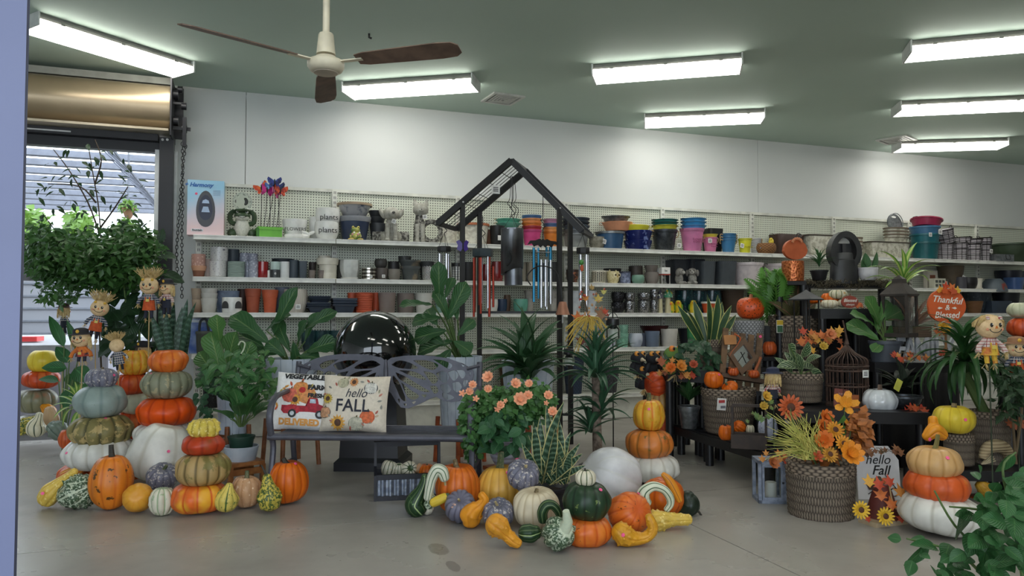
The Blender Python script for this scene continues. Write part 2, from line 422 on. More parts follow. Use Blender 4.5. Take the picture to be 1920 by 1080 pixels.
for i in range(9):
    b=MB();b.box((-4,24.93,.2+i*.36),(14,.05,.05)); O('wall_rib',b,M((108,112,120),.6),g,smooth=False)
t=T('potting_bench','long greenhouse bench with a white top and grey cloth skirt','table',(-2.6,10.5,0))
b=MB();b.box((0,0,.78),(2.6,4.4,.05)); O('bench_top',b,M((140,140,142),.5),t,smooth=False)
b=MB();b.box((0,-2.2,.38),(2.6,.02,.76)); b.box((1.3,0,.38),(.02,4.4,.76)); O('skirt',b,M((150,148,156),.8,n=(4.,(128,126,136),.3,.7)),t,smooth=False)
b=MB();b.box((.2,-1.2,.84),(.6,.3,.05)); tag(O('red_tray',b,M((214,48,44),.5),loc=t.location),'red tray lying on the greenhouse bench','tray')
# ================= shelving along the back wall =================
UPS=[-.46,.77,2.03,3.25,4.46,5.69,6.92,8.17,9.38,10.6]
ZS=[1.803,1.434,1.118,.752,.268]
mp=NT('pegboard'); s=mp.n('ShaderNodeSeparateXYZ',{0:mp.n('ShaderNodeNewGeometry').outputs['Position']})
def cell(v): return mp.math('SUBTRACT',mp.math('FRACT',mp.math('DIVIDE',v,.0254)),.5)
a=cell(s.outputs[0]);c_=cell(s.outputs[2]); d=mp.math('ADD',mp.math('MULTIPLY',a,a),mp.math('MULTIPLY',c_,c_))
mp.fin(mp.mix(mp.math('LESS_THAN',d,.045),C(214,218,202),C(52,52,46)),.5); MPEG=mp.m
SHW=M((226,226,216),.42); SHL=M((236,236,230),.4)
names=['with the fountain box and frog planter on top','with the white plant pots and grey dog planter on top','behind the red tube chimes','behind the bat chime and pink buckets','with the galvanised tubs, partly behind the house frame','with the navy tub and pink buckets on top','with the large pale buckets, behind the wooden pumpkin','with the embossed white troughs on top','with the wire baskets and teal bucket on top']
for i in range(9):
    x0,x1=UPS[i],UPS[i+1]; L=x1-x0
    if i>=7: L=x1-x0
    t=T('shelving_bay','white pegboard shelving bay '+names[i],'shelving',(x0,YF,0),0,'bays of the wall shelving')
    b=MB();b.box((L/2,YP-YF+.01,1.23),(L-.006,.012,2.16)); O('pegboard_panel',b,MPEG,t,smooth=False)
    b=MB();b.box((L/2,YP-YF+.0,2.32),(L,.04,.03)); O('top_rail',b,SHW,t,smooth=False)
    for xx in((.027,L-.027) if i==8 else (.027,)):
        b=MB()
        b.box((xx,YP-YF-.012,1.16),(.05,.03,2.34)); O('upright',b,SHW,t,smooth=False)
    b=MB()
    for k in range(40):
        for sx_ in(-.007,.007): b.box((sx_+.027,YP-YF-.0275,.35+k*.05),(.005,.002,.026))
    O('upright_slots',b,M((40,40,38),.6),t,smooth=False,kind='stuff')
    for k,z in enumerate(ZS):
        b=MB();b.box((L/2,.215,z-.014),(L-.008,.40,.028)); sh=O('shelf' if k<4 else 'base_deck',b,SHW,t,smooth=False)
        b=MB();b.box((L/2,.006,z-.02),(L-.008,.012,.04)); b.box((L/2,-.003,z-.003),(L-.008,.008,.008)); b.box((L/2,-.003,z-.037),(L-.008,.008,.007)); O('price_channel',b,SHL,sh,smooth=False)
    b=MB();b.box((L/2,.06,.12),(L-.004,.02,.23)); O('kick_plate',b,SHW,t,smooth=False)
# ================= pots and goods on the shelves =================
def pat(kind,c1,c2,ku=10,kv=30.,rough=.45,metal=0.,thr=.5):
    key=('pat',kind,tuple(c1),tuple(c2),ku,kv,rough,metal,thr)
    if key in _mc: return _mc[key]
    t=NT('glaze_'+kind); o=t.obj(); s=t.n('ShaderNodeSeparateXYZ',{0:o})
    ang=t.math('MULTIPLY',t.math('ARCTAN2',s.outputs[1],s.outputs[0]),ku/(2*PI)); z=t.math('MULTIPLY',s.outputs[2],kv)
    fr=lambda v:t.math('FRACT',v); tri=lambda v:t.math('ABSOLUTE',t.math('MULTIPLY_ADD',t.math('FRACT',v),2.,-1.))
    h=None
    if kind=='chevron': f=t.math('GREATER_THAN',fr(t.math('ADD',z,tri(ang))),thr)
    elif kind=='check':
        f=t.math('GREATER_THAN',t.math('ADD',tri(ang),tri(t.math('ADD',z,t.math('MULTIPLY',t.math('FLOOR',ang),.5)))),thr*2)
    elif kind=='band': f=t.math('GREATER_THAN',fr(z),thr)
    elif kind=='rib': h=t.math('SINE',t.math('MULTIPLY',ang,2*PI)); f=t.math('MULTIPLY_ADD',h,.5,.5)
    elif kind=='ring': h=t.math('SINE',t.math('MULTIPLY',z,2*PI)); f=t.math('MULTIPLY_ADD',h,.5,.5)
    elif kind=='plaid':
        f=t.math('MAXIMUM',t.math('GREATER_THAN',tri(ang),.84),t.math('GREATER_THAN',tri(z),.80))
    elif kind=='dots':
        v=t.n('ShaderNodeTexVoronoi',{'Vector':o,'Scale':kv}); f=t.math('LESS_THAN',v.outputs['Distance'],thr)
    elif kind=='hammer':
        v=t.n('ShaderNodeTexVoronoi',{'Vector':o,'Scale':kv}); h=v.outputs['Distance']; f=t.sstep(h,.2,.7)
    elif kind=='ombre': f=t.sstep(z,0.,1.)
    elif kind=='tile':
        f=t.math('GREATER_THAN',t.math('ADD',t.math('SINE',t.math('MULTIPLY',ang,2*PI)),t.math('SINE',t.math('MULTIPLY',z,2*PI))),thr)
    elif kind=='swirl':
        n=t.noise(kv,o,4); f=t.sstep(n,thr-.08,thr+.08); h=n
    elif kind=='weave':
        row=t.math('FLOOR',z); x=t.math('ADD',ang,t.math('MULTIPLY',row,.5)); a=t.math('SINE',t.math('MULTIPLY',fr(x),PI)); b=t.math('SINE',t.math('MULTIPLY',fr(z),PI))
        h=t.math('MULTIPLY',a,t.math('MULTIPLY_ADD',b,.55,.45)); f=t.math('MULTIPLY',t.sstep(h,.1,.9),t.math('MULTIPLY_ADD',t.noise(40.,o),.8,.5))
    if h is not None: t.bump(h,.5,.006)
    m=t.fin(t.mix(f,C(c1),C(c2)),rough,metal); _mc[key]=m; return m
SHAPES={'taper':[(.70,0),(.73,.02),(1,1)],'cyl':[(.90,0),(.96,.03),(1,.5),(1,1)],'slant':[(.82,0),(.85,.02),(1,1)],
 'round':[(.60,0),(.70,.04),(.92,.28),(1,.55),(.97,.8),(.86,1)],'egg':[(.66,0),(.74,.04),(.94,.35),(1,.65),(.97,1)],
 'bowl':[(.50,0),(.56,.03),(.85,.4),(.97,.8),(1,1)],'dish':[(.6,0),(.7,.08),(1,1)],'bell':[(.72,0),(.75,.05),(.80,.6),(.9,.88),(1,1)],
 'tub':[(.80,0),(.82,.03),(.93,.6),(1,1)],'step':[(.80,0),(.84,.02),(.90,.60),(1,.62),(1,1)]}
SOIL=M((52,40,30),.95,bump=(80.,.6))
def pot_mb(shape,r,h,sides=28,sq=0,th=.08,sx=1,sy=1,a0=0):
    pr=[(a*r,b*h) for a,b in SHAPES[shape]]
    if shape in('round','egg','bowl','bell','tub'):
        pr=[(max(.001,a),b) for a,b in cr(pr,4)]
    rt=pr[-1][0]; k=min(th*r,.012)
    prof=[(.001,0)]+pr+[(rt-k*.3,h+k*.25),(rt-k,h),]+[(max(.002,a-k),b) for a,b in pr[::-1][1:] if b>h*.35]+[(.001,h*.35)]
    b=MB();b.lathe(prof,sides,sx=sx,sy=sy,a0=a0,sq=sq,cap=False); return b
def shp(k,px,back):
    """point on shelf k (1..5) under pixel column px"""
    p=W(px,500,YF+back); p.z=ZS[k-1]; return p
def place(k,cx,w,top,base=None,back=.15):
    p=shp(k,cx,back); d=dep(p); wm=w*d/F
    zt=W(cx,top,YF+back).z; z0=p.z if base is None else W(cx,base,YF+back).z
    p.z=z0; return p,wm,max(.01,zt-z0),d
def tag_sticker(root,p,s=.03,tilt=0,mat=None,name='price_tag',rz=0,rx=0):
    b=MB();b.box((0,0,0),(s,.002,s)); o=O(name,b,mat or WHITE,root,'white price tag' ,loc=p,rot=(rx,tilt,rz),smooth=False)
    b=MB()
    for i in range(3): b.box((0,-.0014,s*(.22-.2*i)),(s*.62,.0008,s*.09))
    O('print',b,INK,o,smooth=False); return o
def pot(k,cx,w,top,label,mat,shape='taper',base=None,back=.15,name='flower_pot',cat='pot',group=None,sides=28,sq=0,rim=None,rimmat=None,saucer=None,handle=None,soil=False,band=None,sx=1,sy=1,a0=0,tagm=None,txt=None,rz=0,d=None,loc=None,wm=None,h=None):
    if loc is None: p,wm,h,d=place(k,cx,w,top,base,back)
    else: p=Vector(loc)
    r=wm/2; t=T(name,label,cat,p,rz,group); zb=0
    if saucer:
        b=MB();b.lathe([(.001,0),(r*.8,0),(r*.95,h*.10),(r*.9,h*.11),(.001,h*.05)],sides,cap=False); O('saucer',b,saucer,t); zb=h*.05
    rr=r if rim is None else r/1.06
    if sq: rr=r
    b=pot_mb(shape,rr,h-zb,sides,sq,sx=sx,sy=sy,a0=a0)
    if zb: b.v=[(x,y,z+zb) for x,y,z in b.v]
    O('body',b,mat,t)
    top_r=rr*SHAPES[shape][-1][0]
    if rim:
        b=MB();hh=h*rim; q=1.0 if shape!='taper' else 1-.3*rim
        b.lathe([(top_r*q*1.0,h-hh),(top_r*q*1.055,h-hh*.97),(top_r*1.06,h-.15*hh),(top_r*1.055,h+.002),(top_r*.97,h+.002),(top_r*.96,h-hh*.5)],sides,sx=sx,sy=sy,a0=a0,sq=sq,cap=False); O('rim',b,rimmat or mat,t)
    if band:
        bm,z0,z1=band; b=MB(); f=lambda z:rr*(SHAPES[shape][0][0]+(1-SHAPES[shape][0][0])*z)*1.015 if shape in('taper','slant') else rr*1.012
        b.lathe([(f(z0)*.96,h*z0),(f(z0),h*z0+.001),(f(z1),h*z1-.001),(f(z1)*.96,h*z1)],sides,sx=sx,sy=sy,a0=a0,sq=sq,cap=False); O('band',b,bm,t)
    if soil:
        b=MB();b.lathe([(.001,h*.86),(top_r*.9,h*.85)],20,cap=False,sx=sx,sy=sy,sq=sq,a0=a0); O('soil',b,SOIL,t)
    if handle:
        hm,kind=handle
        for s in(-1,1):
            b=MB()
            if kind=='ear':  # rope or wire ears at the sides
                pts=[(s*top_r*.98,-.02,h*.92),(s*top_r*1.25,-.01,h*.96),(s*top_r*1.3,0,h*.78),(s*top_r*1.15,.01,h*.68),(s*top_r*.93,.02,h*.74)]
                b.tube(cr(pts,4),.006 if hm is ROPE else .003,6)
            elif kind=='drop':
                pts=[(s*top_r*1.0,-.03,h*.95),(s*top_r*1.08,-.03,h*1.02),(s*top_r*1.08,.03,h*1.02),(s*top_r*1.0,.03,h*.95)]
                b.tube(cr(pts,4),.003,6)
            O('handle',b,hm,t)
    if tagm: tag_sticker(t,(tagm[0]*r,-r*1.03*abs(math.cos(math.asin(max(-1,min(1,tagm[0]*.9))))),tagm[1]*h),tagm[2] if len(tagm)>2 else .03,tilt=tagm[3] if len(tagm)>3 else 0)
    if txt:
        for (s,zz,size,m) in txt: text(s,size,m,t,(0,-(rr*.99*sy+.002),h*zz),ex=.001)
    return t
ROPE=M((176,148,104),.85,bump=(120.,.5)); WIRE=M((40,38,38),.4,.6); GALV=M((138,142,145),.38,.75,n=(30.,(108,112,116),.35,.65)); DGAL=M((84,88,92),.4,.7,n=(25.,(62,66,70),.35,.65))
CERW=M((232,232,228),.22); CREAM=M((222,216,200),.35)
# ---- top shelf ----
t=None
def fountain_box():
    p,wm,h,d=place(1,384,64,338,back=.03)
    t=T('product_box','tall pale blue and pink cardboard box printed with an oval fountain','box',p,R(-2))
    m=NT('printed_carton'); s=m.n('ShaderNodeSeparateXYZ',{0:m.obj()})
    f=m.sstep(m.math('ADD',s.outputs[2],m.math('MULTIPLY',s.outputs[0],-.25)),.02,h*.95)
    f=m.math('ADD',f,m.math('MULTIPLY_ADD',m.noise(6.),.5,-.25))
    m.fin(m.mix(f,C(238,206,208),C(150,200,228)),.35)
    b=MB();b.box((0,.07,h/2),(wm,.14,h)); O('carton',b,m.m,t,smooth=False)
    e=lambda a,b_,n=28:[(math.cos(2*PI*i/n)*a,math.sin(2*PI*i/n)*b_+(-.06*b_*math.cos(4*PI*i/n))) for i in range(n)]
    zz=h*.46
    b=MB();b.prism(e(wm*.26,h*.33),.002,(0,-.001,zz)); O('print_oval',b,M((70,70,76),.4),t,smooth=False)
    b=MB();b.prism(e(wm*.19,h*.23),.002,(0,-.002,zz+h*.03)); O('print_hollow',b,M((34,40,66),.4),t,smooth=False)
    b=MB();b.prism([(-wm*.1,0),(wm*.1,0),(wm*.08,h*.05),(0,h*.075),(-wm*.08,h*.05)],.002,(0,-.003,zz+h*.12)); b.prism([(-.02,0),(.02,0),(.035,-.05),(-.035,-.05)],.002,(0,-.003,zz+h*.06)); O('print_water',b,M((176,196,226),.4),t,smooth=False)
    text('✦ Harmony'.replace('✦','+'),.05,M((24,92,170),.5),t,(-wm*.20,-.002,h*.91),shear=.3,bold=.0015,ex=.0005)
    b=MB();b.box((-wm*.22,-.001,h*.09),(wm*.32,.002,h*.045)); O('print_label',b,M((235,235,240),.5),t,smooth=False)
    text('fountain',.025,INK,t,(-wm*.22,-.003,h*.09),bold=.0008,ex=.0003)
    b=MB()
    for i in range(5): b.box((wm*.3,-.0008,h*(.82-.022*i)),(wm*.2,.001,h*.006))
    O('print_lines',b,M((130,140,170),.5),t,smooth=False,kind='stuff')
    b=MB();b.lathe([(.001,0),(.011,0),(.011,.001),(.001,.001)],14,rot=Matrix.Rotation(PI/2,3,'X'),c=(-wm*.26,-.001,h*.75)); O('price_sticker',b,M((245,90,130),.5),t,'pink round price sticker')
fountain_box()
def frog_planter():
    p,wm,h,d=place(1,453,50,395); t=T('frog_planter','green frog statue with a white belly holding a clear glass globe','figurine',p)
    g=M((70,92,62),.35,n=(14.,(48,66,44),.3,.7)); wt=M((214,214,204),.35,n=(60.,(190,192,180),.3,.7))
    r=wm*.3
    b=MB();b.ell((0,0,h*.36),r*.95,r*.8,h*.36); O('belly',b,wt,t)
    b=MB();b.ell((0,-.01,h*.80),r*.98,r*.8,h*.17); O('head',b,g,t)
    b=MB();b.ell((0,-r*.32,h*.74),r*.86,r*.6,h*.13); O('jaw',b,wt,t)
    b=MB();b.tube([(-r*.55,-r*.93,h*.76),(0,-r*.98,h*.70),(r*.55,-r*.93,h*.76)],.003,6); O('mouth',b,M((60,60,52),.5),t)
    for s in(-1,1):
        b=MB();b.ell((s*r*.55,-r*.45,h*.93),r*.26,r*.26,r*.26); O('eye_mound',b,g,t)
        b=MB();b.ell((s*r*.55,-r*.64,h*.93),r*.15,r*.1,r*.15); e=O('eye',b,CERW,t); b=MB();b.ell((s*r*.55,-r*.73,h*.93),r*.08,r*.04,r*.08); O('pupil',b,BLACK,e)
        b=MB();b.tube(cr([(s*r*.75,0,h*.5),(s*r*1.35,0,h*.58),(s*r*1.4,0,h*.85),(s*r*.95,.01,h*.98)],5),[.022]*16,8); O('arm',b,g,t)
        b=MB();b.ell((s*r*1.2,0,h*.16),r*.55,r*.6,h*.17); O('leg',b,g,t)
        b=MB()
        for q in(-1,0,1): b.ell((s*r*.9+q*r*.25,-r*.75,h*.03),r*.14,r*.3,h*.035)
        O('toe',b,wt,t,kind='stuff')
    zc=W(452,378,YF+.15).z-p.z; rg=17.5*d/F
    b=MB();b.lathe([(rg*.35,zc-rg*.95)]+[(rg*math.cos(a),zc+rg*math.sin(a)) for a in [R(-65+i*12.6) for i in range(12)]]+[(.002,zc+rg)],28,cap=False); O('glass_globe',b,GLASS(),t,'clear glass globe')
    b=MB();b.lathe([(rg*.75,zc-rg*1.15),(rg*.9,zc-rg*1.0),(rg*.75,zc-rg*.85)],20); O('collar',b,g,t)
frog_planter()
def butterfly_stakes():
    p,wm,h,d=place(1,505,46,427); GRN=M((112,188,62),.45)
    t=T('display_block','bright green foam block holding the butterfly stakes','display stand',p,R(6))
    b=MB();b.box((0,0,h/2),(wm*.88,.14,h)); b.prism([(-wm*.44,h*.75),(wm*.44,h*.75),(wm*.5,h),(-wm*.5,h)],.15); O('block',b,GRN,t,smooth=False)
    b=MB();b.box((-wm*.42,.03,h*.45),(wm*.25,.18,h*.9)); O('side_block',b,M((70,128,52),.5),t,smooth=False)
    cols=[((232,110,40),(200,60,30)),((210,48,140),(160,20,100)),((48,66,150),(24,30,80)),((120,170,220),(60,90,170)),((236,130,180),(190,60,120)),((226,90,50),(150,40,40)),((40,60,120),(20,24,50))]
    nm=['orange','magenta','dark blue','light blue','pink','red orange','navy']
    pts=[(490,352),(501,357),(515,342),(506,348),(516,360),(526,357),(521,352)]
    gg=None
    for i,((px,py),(c1,c2)) in enumerate(zip(pts,cols)):
        bx=-wm*.36+wm*.72*i/6; base=p+Vector((bx,.0+.03*math.sin(i*2),h*.7))
        s=T('butterfly_stake',f'{nm[i]} butterfly on a thin metal stake in the green block','garden stake',base,0,'butterfly stakes in the green block')
        tip=W(px,py,YF+.15+.03*math.sin(i*2+1)-.02)-base
        b=MB();b.tube([(0,0,0),tuple(tip*.5+Vector((.005,0,0))),tuple(tip)],.0032,6); O('stake',b,M((50,48,46),.4,.6),s)
        m=M(c1,.4,n=(30.,c2,.4,.6)); ww=.07
        for sd in(-1,1):
            out=[(0,0),(sd*ww*.3,.03),(sd*ww*.85,.055),(sd*ww,.035),(sd*ww*.85,.0),(sd*ww*.6,-.012),(sd*ww*.75,-.035),(sd*ww*.5,-.05),(sd*ww*.2,-.03)]
            if sd<0: out=out[::-1]
            b=MB();b.prism(out,.003,tuple(tip+Vector((0,-.008,0))),Matrix.Rotation(sd*R(22),3,'Z')@Matrix.Rotation(R((i*37)%50-25),3,'Y')); O('wing',b,m,s,smooth=False)
        b=MB();b.ell(tuple(tip+Vector((0,-.012,0))),.006,.006,.03,8,6); O('insect_body',b,BLACK,s)
butterfly_stakes()
LET=M((40,40,40),.6)
pot(1,552,46,413,'white fluted ceramic bowl lettered FLOWERS behind the whale',CERW,'bowl',back=.2,txt=[('FLOWERS',.48,.044,LET)])
def whale():
    p,wm,h,d=place(1,558,52,438,back=.08); t=T('whale_planter','small white ceramic whale planter with a raised tail','planter',p)
    b=MB();b.lathe([(.001,0),(wm*.3,0),(wm*.36,h*.3),(wm*.34,h*.8),(wm*.3,h*.86),(wm*.28,h*.7),(.001,h*.5)],24,c=(-wm*.12,0,0),sy=.62,cap=False); O('body',b,CERW,t)
    b=MB();b.tube(cr([(wm*.15,0,h*.35),(wm*.3,0,h*.5),(wm*.36,0,h*.8),(wm*.36,0,h*1.1)],5),[.04,.036,.032,.028,.026,.024,.022,.02,.018,.017,.016,.016,.015,.015,.014,.014],10); O('tail',b,CERW,t)
    for s in(-1,1):
        b=MB();b.ell((wm*.36+s*.028,0,h*1.2),.034,.012,.016,rot=Matrix.Rotation(-s*.4,3,'Y')); O('fluke',b,CERW,t)
    b=MB();b.ell((-wm*.36,-wm*.13,h*.55),.004,.004,.004); O('eye',b,INK,t)
whale()
pot(1,592,26,408,'plain white pot half hidden behind the stacked plants pots',CERW,'egg',back=.26)
pot(1,612,45,417,'lower of two nested white pots lettered plants',CERW,'egg',txt=[('plants',.50,.074,LET)],group='stacked white lettered pots')
pot(1,614,45,392,'upper of two nested white pots lettered plants',CERW,'egg',base=428,txt=[('plants',.50,.072,LET)],group='stacked white lettered pots')
BLUP=pat('ombre',(52,64,88),(168,168,170),1,14.); 
pot(1,664,62,408,'large dark blue tapered pot under the speckled bowl',M((58,70,96),.35,n=(4.,(44,54,78),.3,.7)),'taper',back=.2,rim=.2,rimmat=M((150,152,158),.4))
pot(1,664,66,383,'wide grey and tan glazed bowl with blue bird sketches, on a blue pot',pat('swirl',(176,176,178),(70,82,104),1,9.,.3,thr=.62),'dish',base=407,back=.2,rim=.18,rimmat=M((168,146,120),.35))
def gnome_frog(k,cx,w,top,label,body,spots):
    p,wm,h,d=place(k,cx,w,top,back=.07); t=T('garden_figurine',label,'figurine',p); r=wm/2
    b=MB();b.ell((0,0,h*.34),r*.8,r*.7,h*.34); O('body',b,body,t)
    b=MB();b.ell((0,-r*.1,h*.74),r*.62,r*.55,h*.2); O('head',b,body,t)
    for s in(-1,1):
        b=MB();b.ell((s*r*.35,-r*.2,h*.93),r*.18,r*.18,r*.2); e=O('eye',b,M((236,222,120),.3),t); b=MB();b.ell((s*r*.35,-r*.36,h*.94),r*.08,r*.05,r*.08); O('pupil',b,BLACK,e)
        b=MB();b.ell((s*r*.6,-r*.3,h*.08),r*.42,r*.5,h*.09); O('foot',b,M((206,182,110),.4),t)
    for i in range(7):
        a=R(-150+i*20); b=MB();b.ell((math.cos(a)*r*.72,math.sin(a)*r*.66,h*(.3+.12*(i%3))),r*.14,r*.1,r*.14); O('flower',b,M(spots[i%len(spots)],.4),t)
gnome_frog(1,666,28,425,'small yellow frog figurine covered in pink and white flowers',M((186,182,92),.4,n=(20.,(90,120,60),.4,.6)),[(236,220,150),(230,150,170),(240,238,220)])
DKB=M((64,66,70),.4,n=(8.,(48,50,54),.3,.7))
for i,(tp,bs) in enumerate([(420,None),(408,421),(396,409)]):
    pot(1,709-2*i,34-2*i,tp,['dark grey nested bowl at the bottom behind the stone dog','dark grey nested bowl in the middle behind the stone dog','dark grey nested bowl on top behind the stone dog'][i],DKB,'dish',base=bs,back=.27,group='dark bowls behind the stone dog')
def stone_mat(): return M((176,174,164),.8,n=(26.,(150,148,138),.35,.65),bump=(70.,.4))
STONE=stone_mat(); BARK=pat('swirl',(150,148,140),(70,68,64),1,38.,.8,thr=.5)
def dog():
    p,wm,h,d=place(1,733,44,388,back=.12); t=T('dog_planter','grey stone dog statue sitting before a bark textured log planter','statue',p,R(-8)); q=d/F
    b=MB();b.tube(cr([(0,.05,h*.06),(0,.02,h*.28),(.0,-.01,h*.5),(0,-.02,h*.64)],5),[.068,.07,.07,.068,.066,.064,.062,.06,.058,.056,.054,.05,.048,.046,.045,.044],14); O('body',b,STONE,t)
    b=MB();b.ell((0,-.045,h*.79),.08,.074,.066); O('head',b,STONE,t)
    b=MB();b.ell((.012,-.115,h*.755),.042,.045,.034); O('muzzle',b,STONE,t)
    b=MB();b.ell((.016,-.16,h*.785),.016,.01,.013); O('nose',b,M((70,68,64),.6),t)
    for s in(-1,1):
        b=MB();b.ell((s*.088,-.03,h*.79),.024,.036,.055,rot=Matrix.Rotation(s*.5,3,'Y')); O('ear',b,STONE,t)
        b=MB();b.tube([(s*.035,-.055,h*.5),(s*.037,-.075,h*.2),(s*.037,-.08,.012)],[.026,.021,.022],10); b.ell((s*.037,-.095,.014),.024,.034,.015); O('leg',b,STONE,t)
        b=MB();b.ell((s*.062,.03,h*.16),.042,.06,h*.16); O('haunch',b,STONE,t)
        b=MB();b.ell((s*.026+.004,-.1,h*.815),.006,.004,.006); O('eye',b,BLACK,t)
    pl=W(698,440,YF+.17)-p; pr_=W(766,440,YF+.17)-p
    b=MB();b.lathe([(.001,-.5),(.9,-.5),(1,-.4),(1,.4),(.9,.5),(.001,.5)],18,c=(0,.075,.056),rot=Matrix.Rotation(PI/2,3,'Y')@Matrix.Diagonal((.056,.056,(pr_.x-pl.x),)).to_3x3()); O('log',b,BARK,t)
    tag_sticker(t,(.02,-.125,h*.55),.04,.3)
dog()
def cat():
    p,wm,h,d=place(1,786,36,380,back=.12); t=T('cat_planter','grey stone cat statue whose tail curls into a ring planter','statue',p,R(-6))
    b=MB();b.tube(cr([(0,.01,.0),(0,.0,h*.3),(0,-.01,h*.55),(0,-.01,h*.68)],5),[.058,.06,.06,.058,.057,.056,.056,.055,.053,.05,.047,.044,.042,.04,.04,.04],14); O('body',b,BARK,t)
    b=MB();b.ell((.01,-.02,h*.82),.078,.06,.066); O('head',b,STONE,t)
    b=MB();b.ell((.012,-.066,h*.79),.028,.02,.018); O('muzzle',b,STONE,t)
    b=MB();b.ell((.012,-.086,h*.81),.007,.005,.005); O('nose',b,M((80,76,72),.6),t)
    for s in(-1,1):
        b=MB();b.lathe([(.032,0),(.022,.03),(.003,.06)],10,c=(.01+s*.048,-.015,h*.93),sy=.5,rot=Matrix.Rotation(s*.25,3,'Y')); O('ear',b,STONE,t)
        b=MB();b.tube([(s*.025,-.045,h*.45),(s*.026,-.06,h*.15),(s*.027,-.062,.01)],[.024,.019,.02],10); b.ell((s*.027,-.078,.012),.022,.03,.013); O('leg',b,STONE,t)
        b=MB();b.ell((s*.026+.01,-.068,h*.845),.009,.005,.004,rot=Matrix.Rotation(s*.3,3,'Y')); O('eye',b,M((70,66,62),.6),t)
    rc=W(808,435,YF+.15)-p; rr=21*d/F
    b=MB();b.tube([(rc.x+math.cos(2*PI*i/28)*rr*.86,.02,rr*1.08+math.sin(2*PI*i/28)*rr*.9) for i in range(29)],.026,10,cap=False); O('tail_ring',b,BARK,t)
    tag_sticker(t,(.045,-.07,h*.63),.042,-.1)
cat()
EMBW=pat('swirl',(226,222,208),(196,190,176),1,26.,.6,thr=.5)
pot(1,840,34,428,'white pot embossed with swirls beside the cat statue',EMBW,'slant')
pot(1,887,62,421,'large white pot embossed with crescents, with a terracotta rim',EMBW,'slant',rim=.1,rimmat=M((190,110,70),.6),back=.16)
pot(1,916,30,432,'brown pot tucked beside the embossed white pot',M((118,72,48),.5),'taper',back=.2)
t=pot(1,932,28,424,'black pot with a white scroll label below the teal tray',M((26,25,25),.4),'slant',back=.1)
b=MB();b.box((0,0,0),(.08,.004,.05)); O('label_plate',b,CERW,t,'white scroll label',loc=(.02,-.085,.07),smooth=False)
TEAL=M((112,190,168),.4)
for i,(tp,bs) in enumerate([(419,428),(412,421)]): pot(1,953,48,tp,['lower pale teal tray with rope handle, resting on pots','upper pale teal tray with rope handle, resting on pots'][i],TEAL,'dish',base=bs,back=.2,handle=(ROPE,'drop'),group='pale teal trays')
b=MB();p=W(938,421,YF+.2)-Z_*.10; b.box((0,0,.05),(.12,.1,.10)); tag(O('display_riser',b,M((90,70,54),.6),loc=(W(953,430,YF+.2).x,YF+.2,ZS[0]),smooth=False),'brown box under the pale teal trays','box')
def bucket(k,cx,w,top,label,rgb,base=None,back=.15,name='bucket',cat='bucket',group=None,handle=None,txt=None,tagm=None,shape='taper',metal=0.,mat=None,rim=.12,**kw):
    m=mat or M(rgb,.4,metal); dk=mat or M(tuple(x*.86 for x in rgb),.4,metal)
    return pot(k,cx,w,top,label,m,shape,base,back,name,cat,group,rim=rim,rimmat=dk,handle=handle,txt=txt,tagm=tagm,**kw)
# colourful nested bucket stacks
def bstack(k,cx,w,levels,rest,back=.15,group=None,first_top=None,**kw):
    """levels: (top_px, base_px or None, colour name, rgb)"""
    for i,(tp,bs,nm,rgb) in enumerate(levels):
        pos='bottom' if i==0 else ('topmost' if i==len(levels)-1 else ['second','third','fourth','fifth','sixth'][i-1]+' up')
        bucket(k,cx,w,tp,f'{nm} bucket, {pos} of the stack {rest}',rgb,base=bs,back=back,group=group,**kw)
bstack(1,997,38,[(432,None,'magenta pink',(206,72,132)),(425,456,'dark red',(176,44,58)),(418,449,'orange',(222,124,52)),(411,442,'apricot',(232,150,90)),(405,436,'blue',(70,110,160))],'beside the grey spiral chime',group='pink and orange bucket stack')
bstack(1,1033,30,[(435,None,'orange',(226,132,52)),(427,458,'pale orange',(236,160,92)),(420,451,'denim blue',(72,104,150)),(412,443,'mauve',(176,120,150))],'behind the bat chime',back=.2,group='orange bucket stack')
bstack(1,1080,52,[(440,None,'galvanised',(150,154,156)),(432,462,'grey metal',(120,124,128)),(424,454,'blue grey metal',(84,98,112)),(417,447,'dark metal',(58,66,74)),(410,440,'slate metal',(70,80,92))],'of tubs beside the house frame post',back=.16,group='galvanised tub stack',metal=.5,handle=(WIRE,'drop'))
pot(1,1120,30,445,'small mottled grey stone pot with a white tag',M((140,136,122),.7,n=(22.,(104,100,88),.35,.65)),'egg',back=.1,tagm=(.5,.6,.05,.3))
t=pot(1,1144,56,436,'deep blue glazed tub with a grey rim and tag',M((56,92,128),.3,n=(6.,(44,74,108),.3,.7)),'tub',back=.12,rim=.12,rimmat=GALV,handle=(WIRE,'ear'))
pot(1,1158,58,418,'peach coloured metal tub resting in the blue tub',M((222,154,116),.45),'taper',base=434,back=.18,handle=(M((222,154,116),.45),'ear'))
pot(1,1155,54,407,'grey metal tub with wire handles, topmost above the blue tub',GALV,'taper',base=420,back=.18,rim=.2,handle=(WIRE,'drop'))
NAVY=pat('swirl',(24,34,92),(120,136,190),1,22.,.25,thr=.6)
pot(1,1196,54,452,'lower navy and white marbled tub',NAVY,'tub',back=.12,group='navy marbled tubs'); pot(1,1196,54,434,'upper navy and white marbled tub',NAVY,'tub',base=453,back=.12,group='navy marbled tubs')
YEL=M((222,214,62),.4)
pot(1,1192,52,424,'bright yellow tub with fat handles on the navy tub',YEL,'tub',base=435,back=.14,handle=(YEL,'ear'))
t=pot(1,1246,50,432,'dark wire basket with a zinc liner and rope ears',DGAL,'taper',back=.12,handle=(ROPE,'ear'),rim=.14,rimmat=DGAL,name='wire_basket',cat='basket',tagm=(.9,.25,.05,.1))
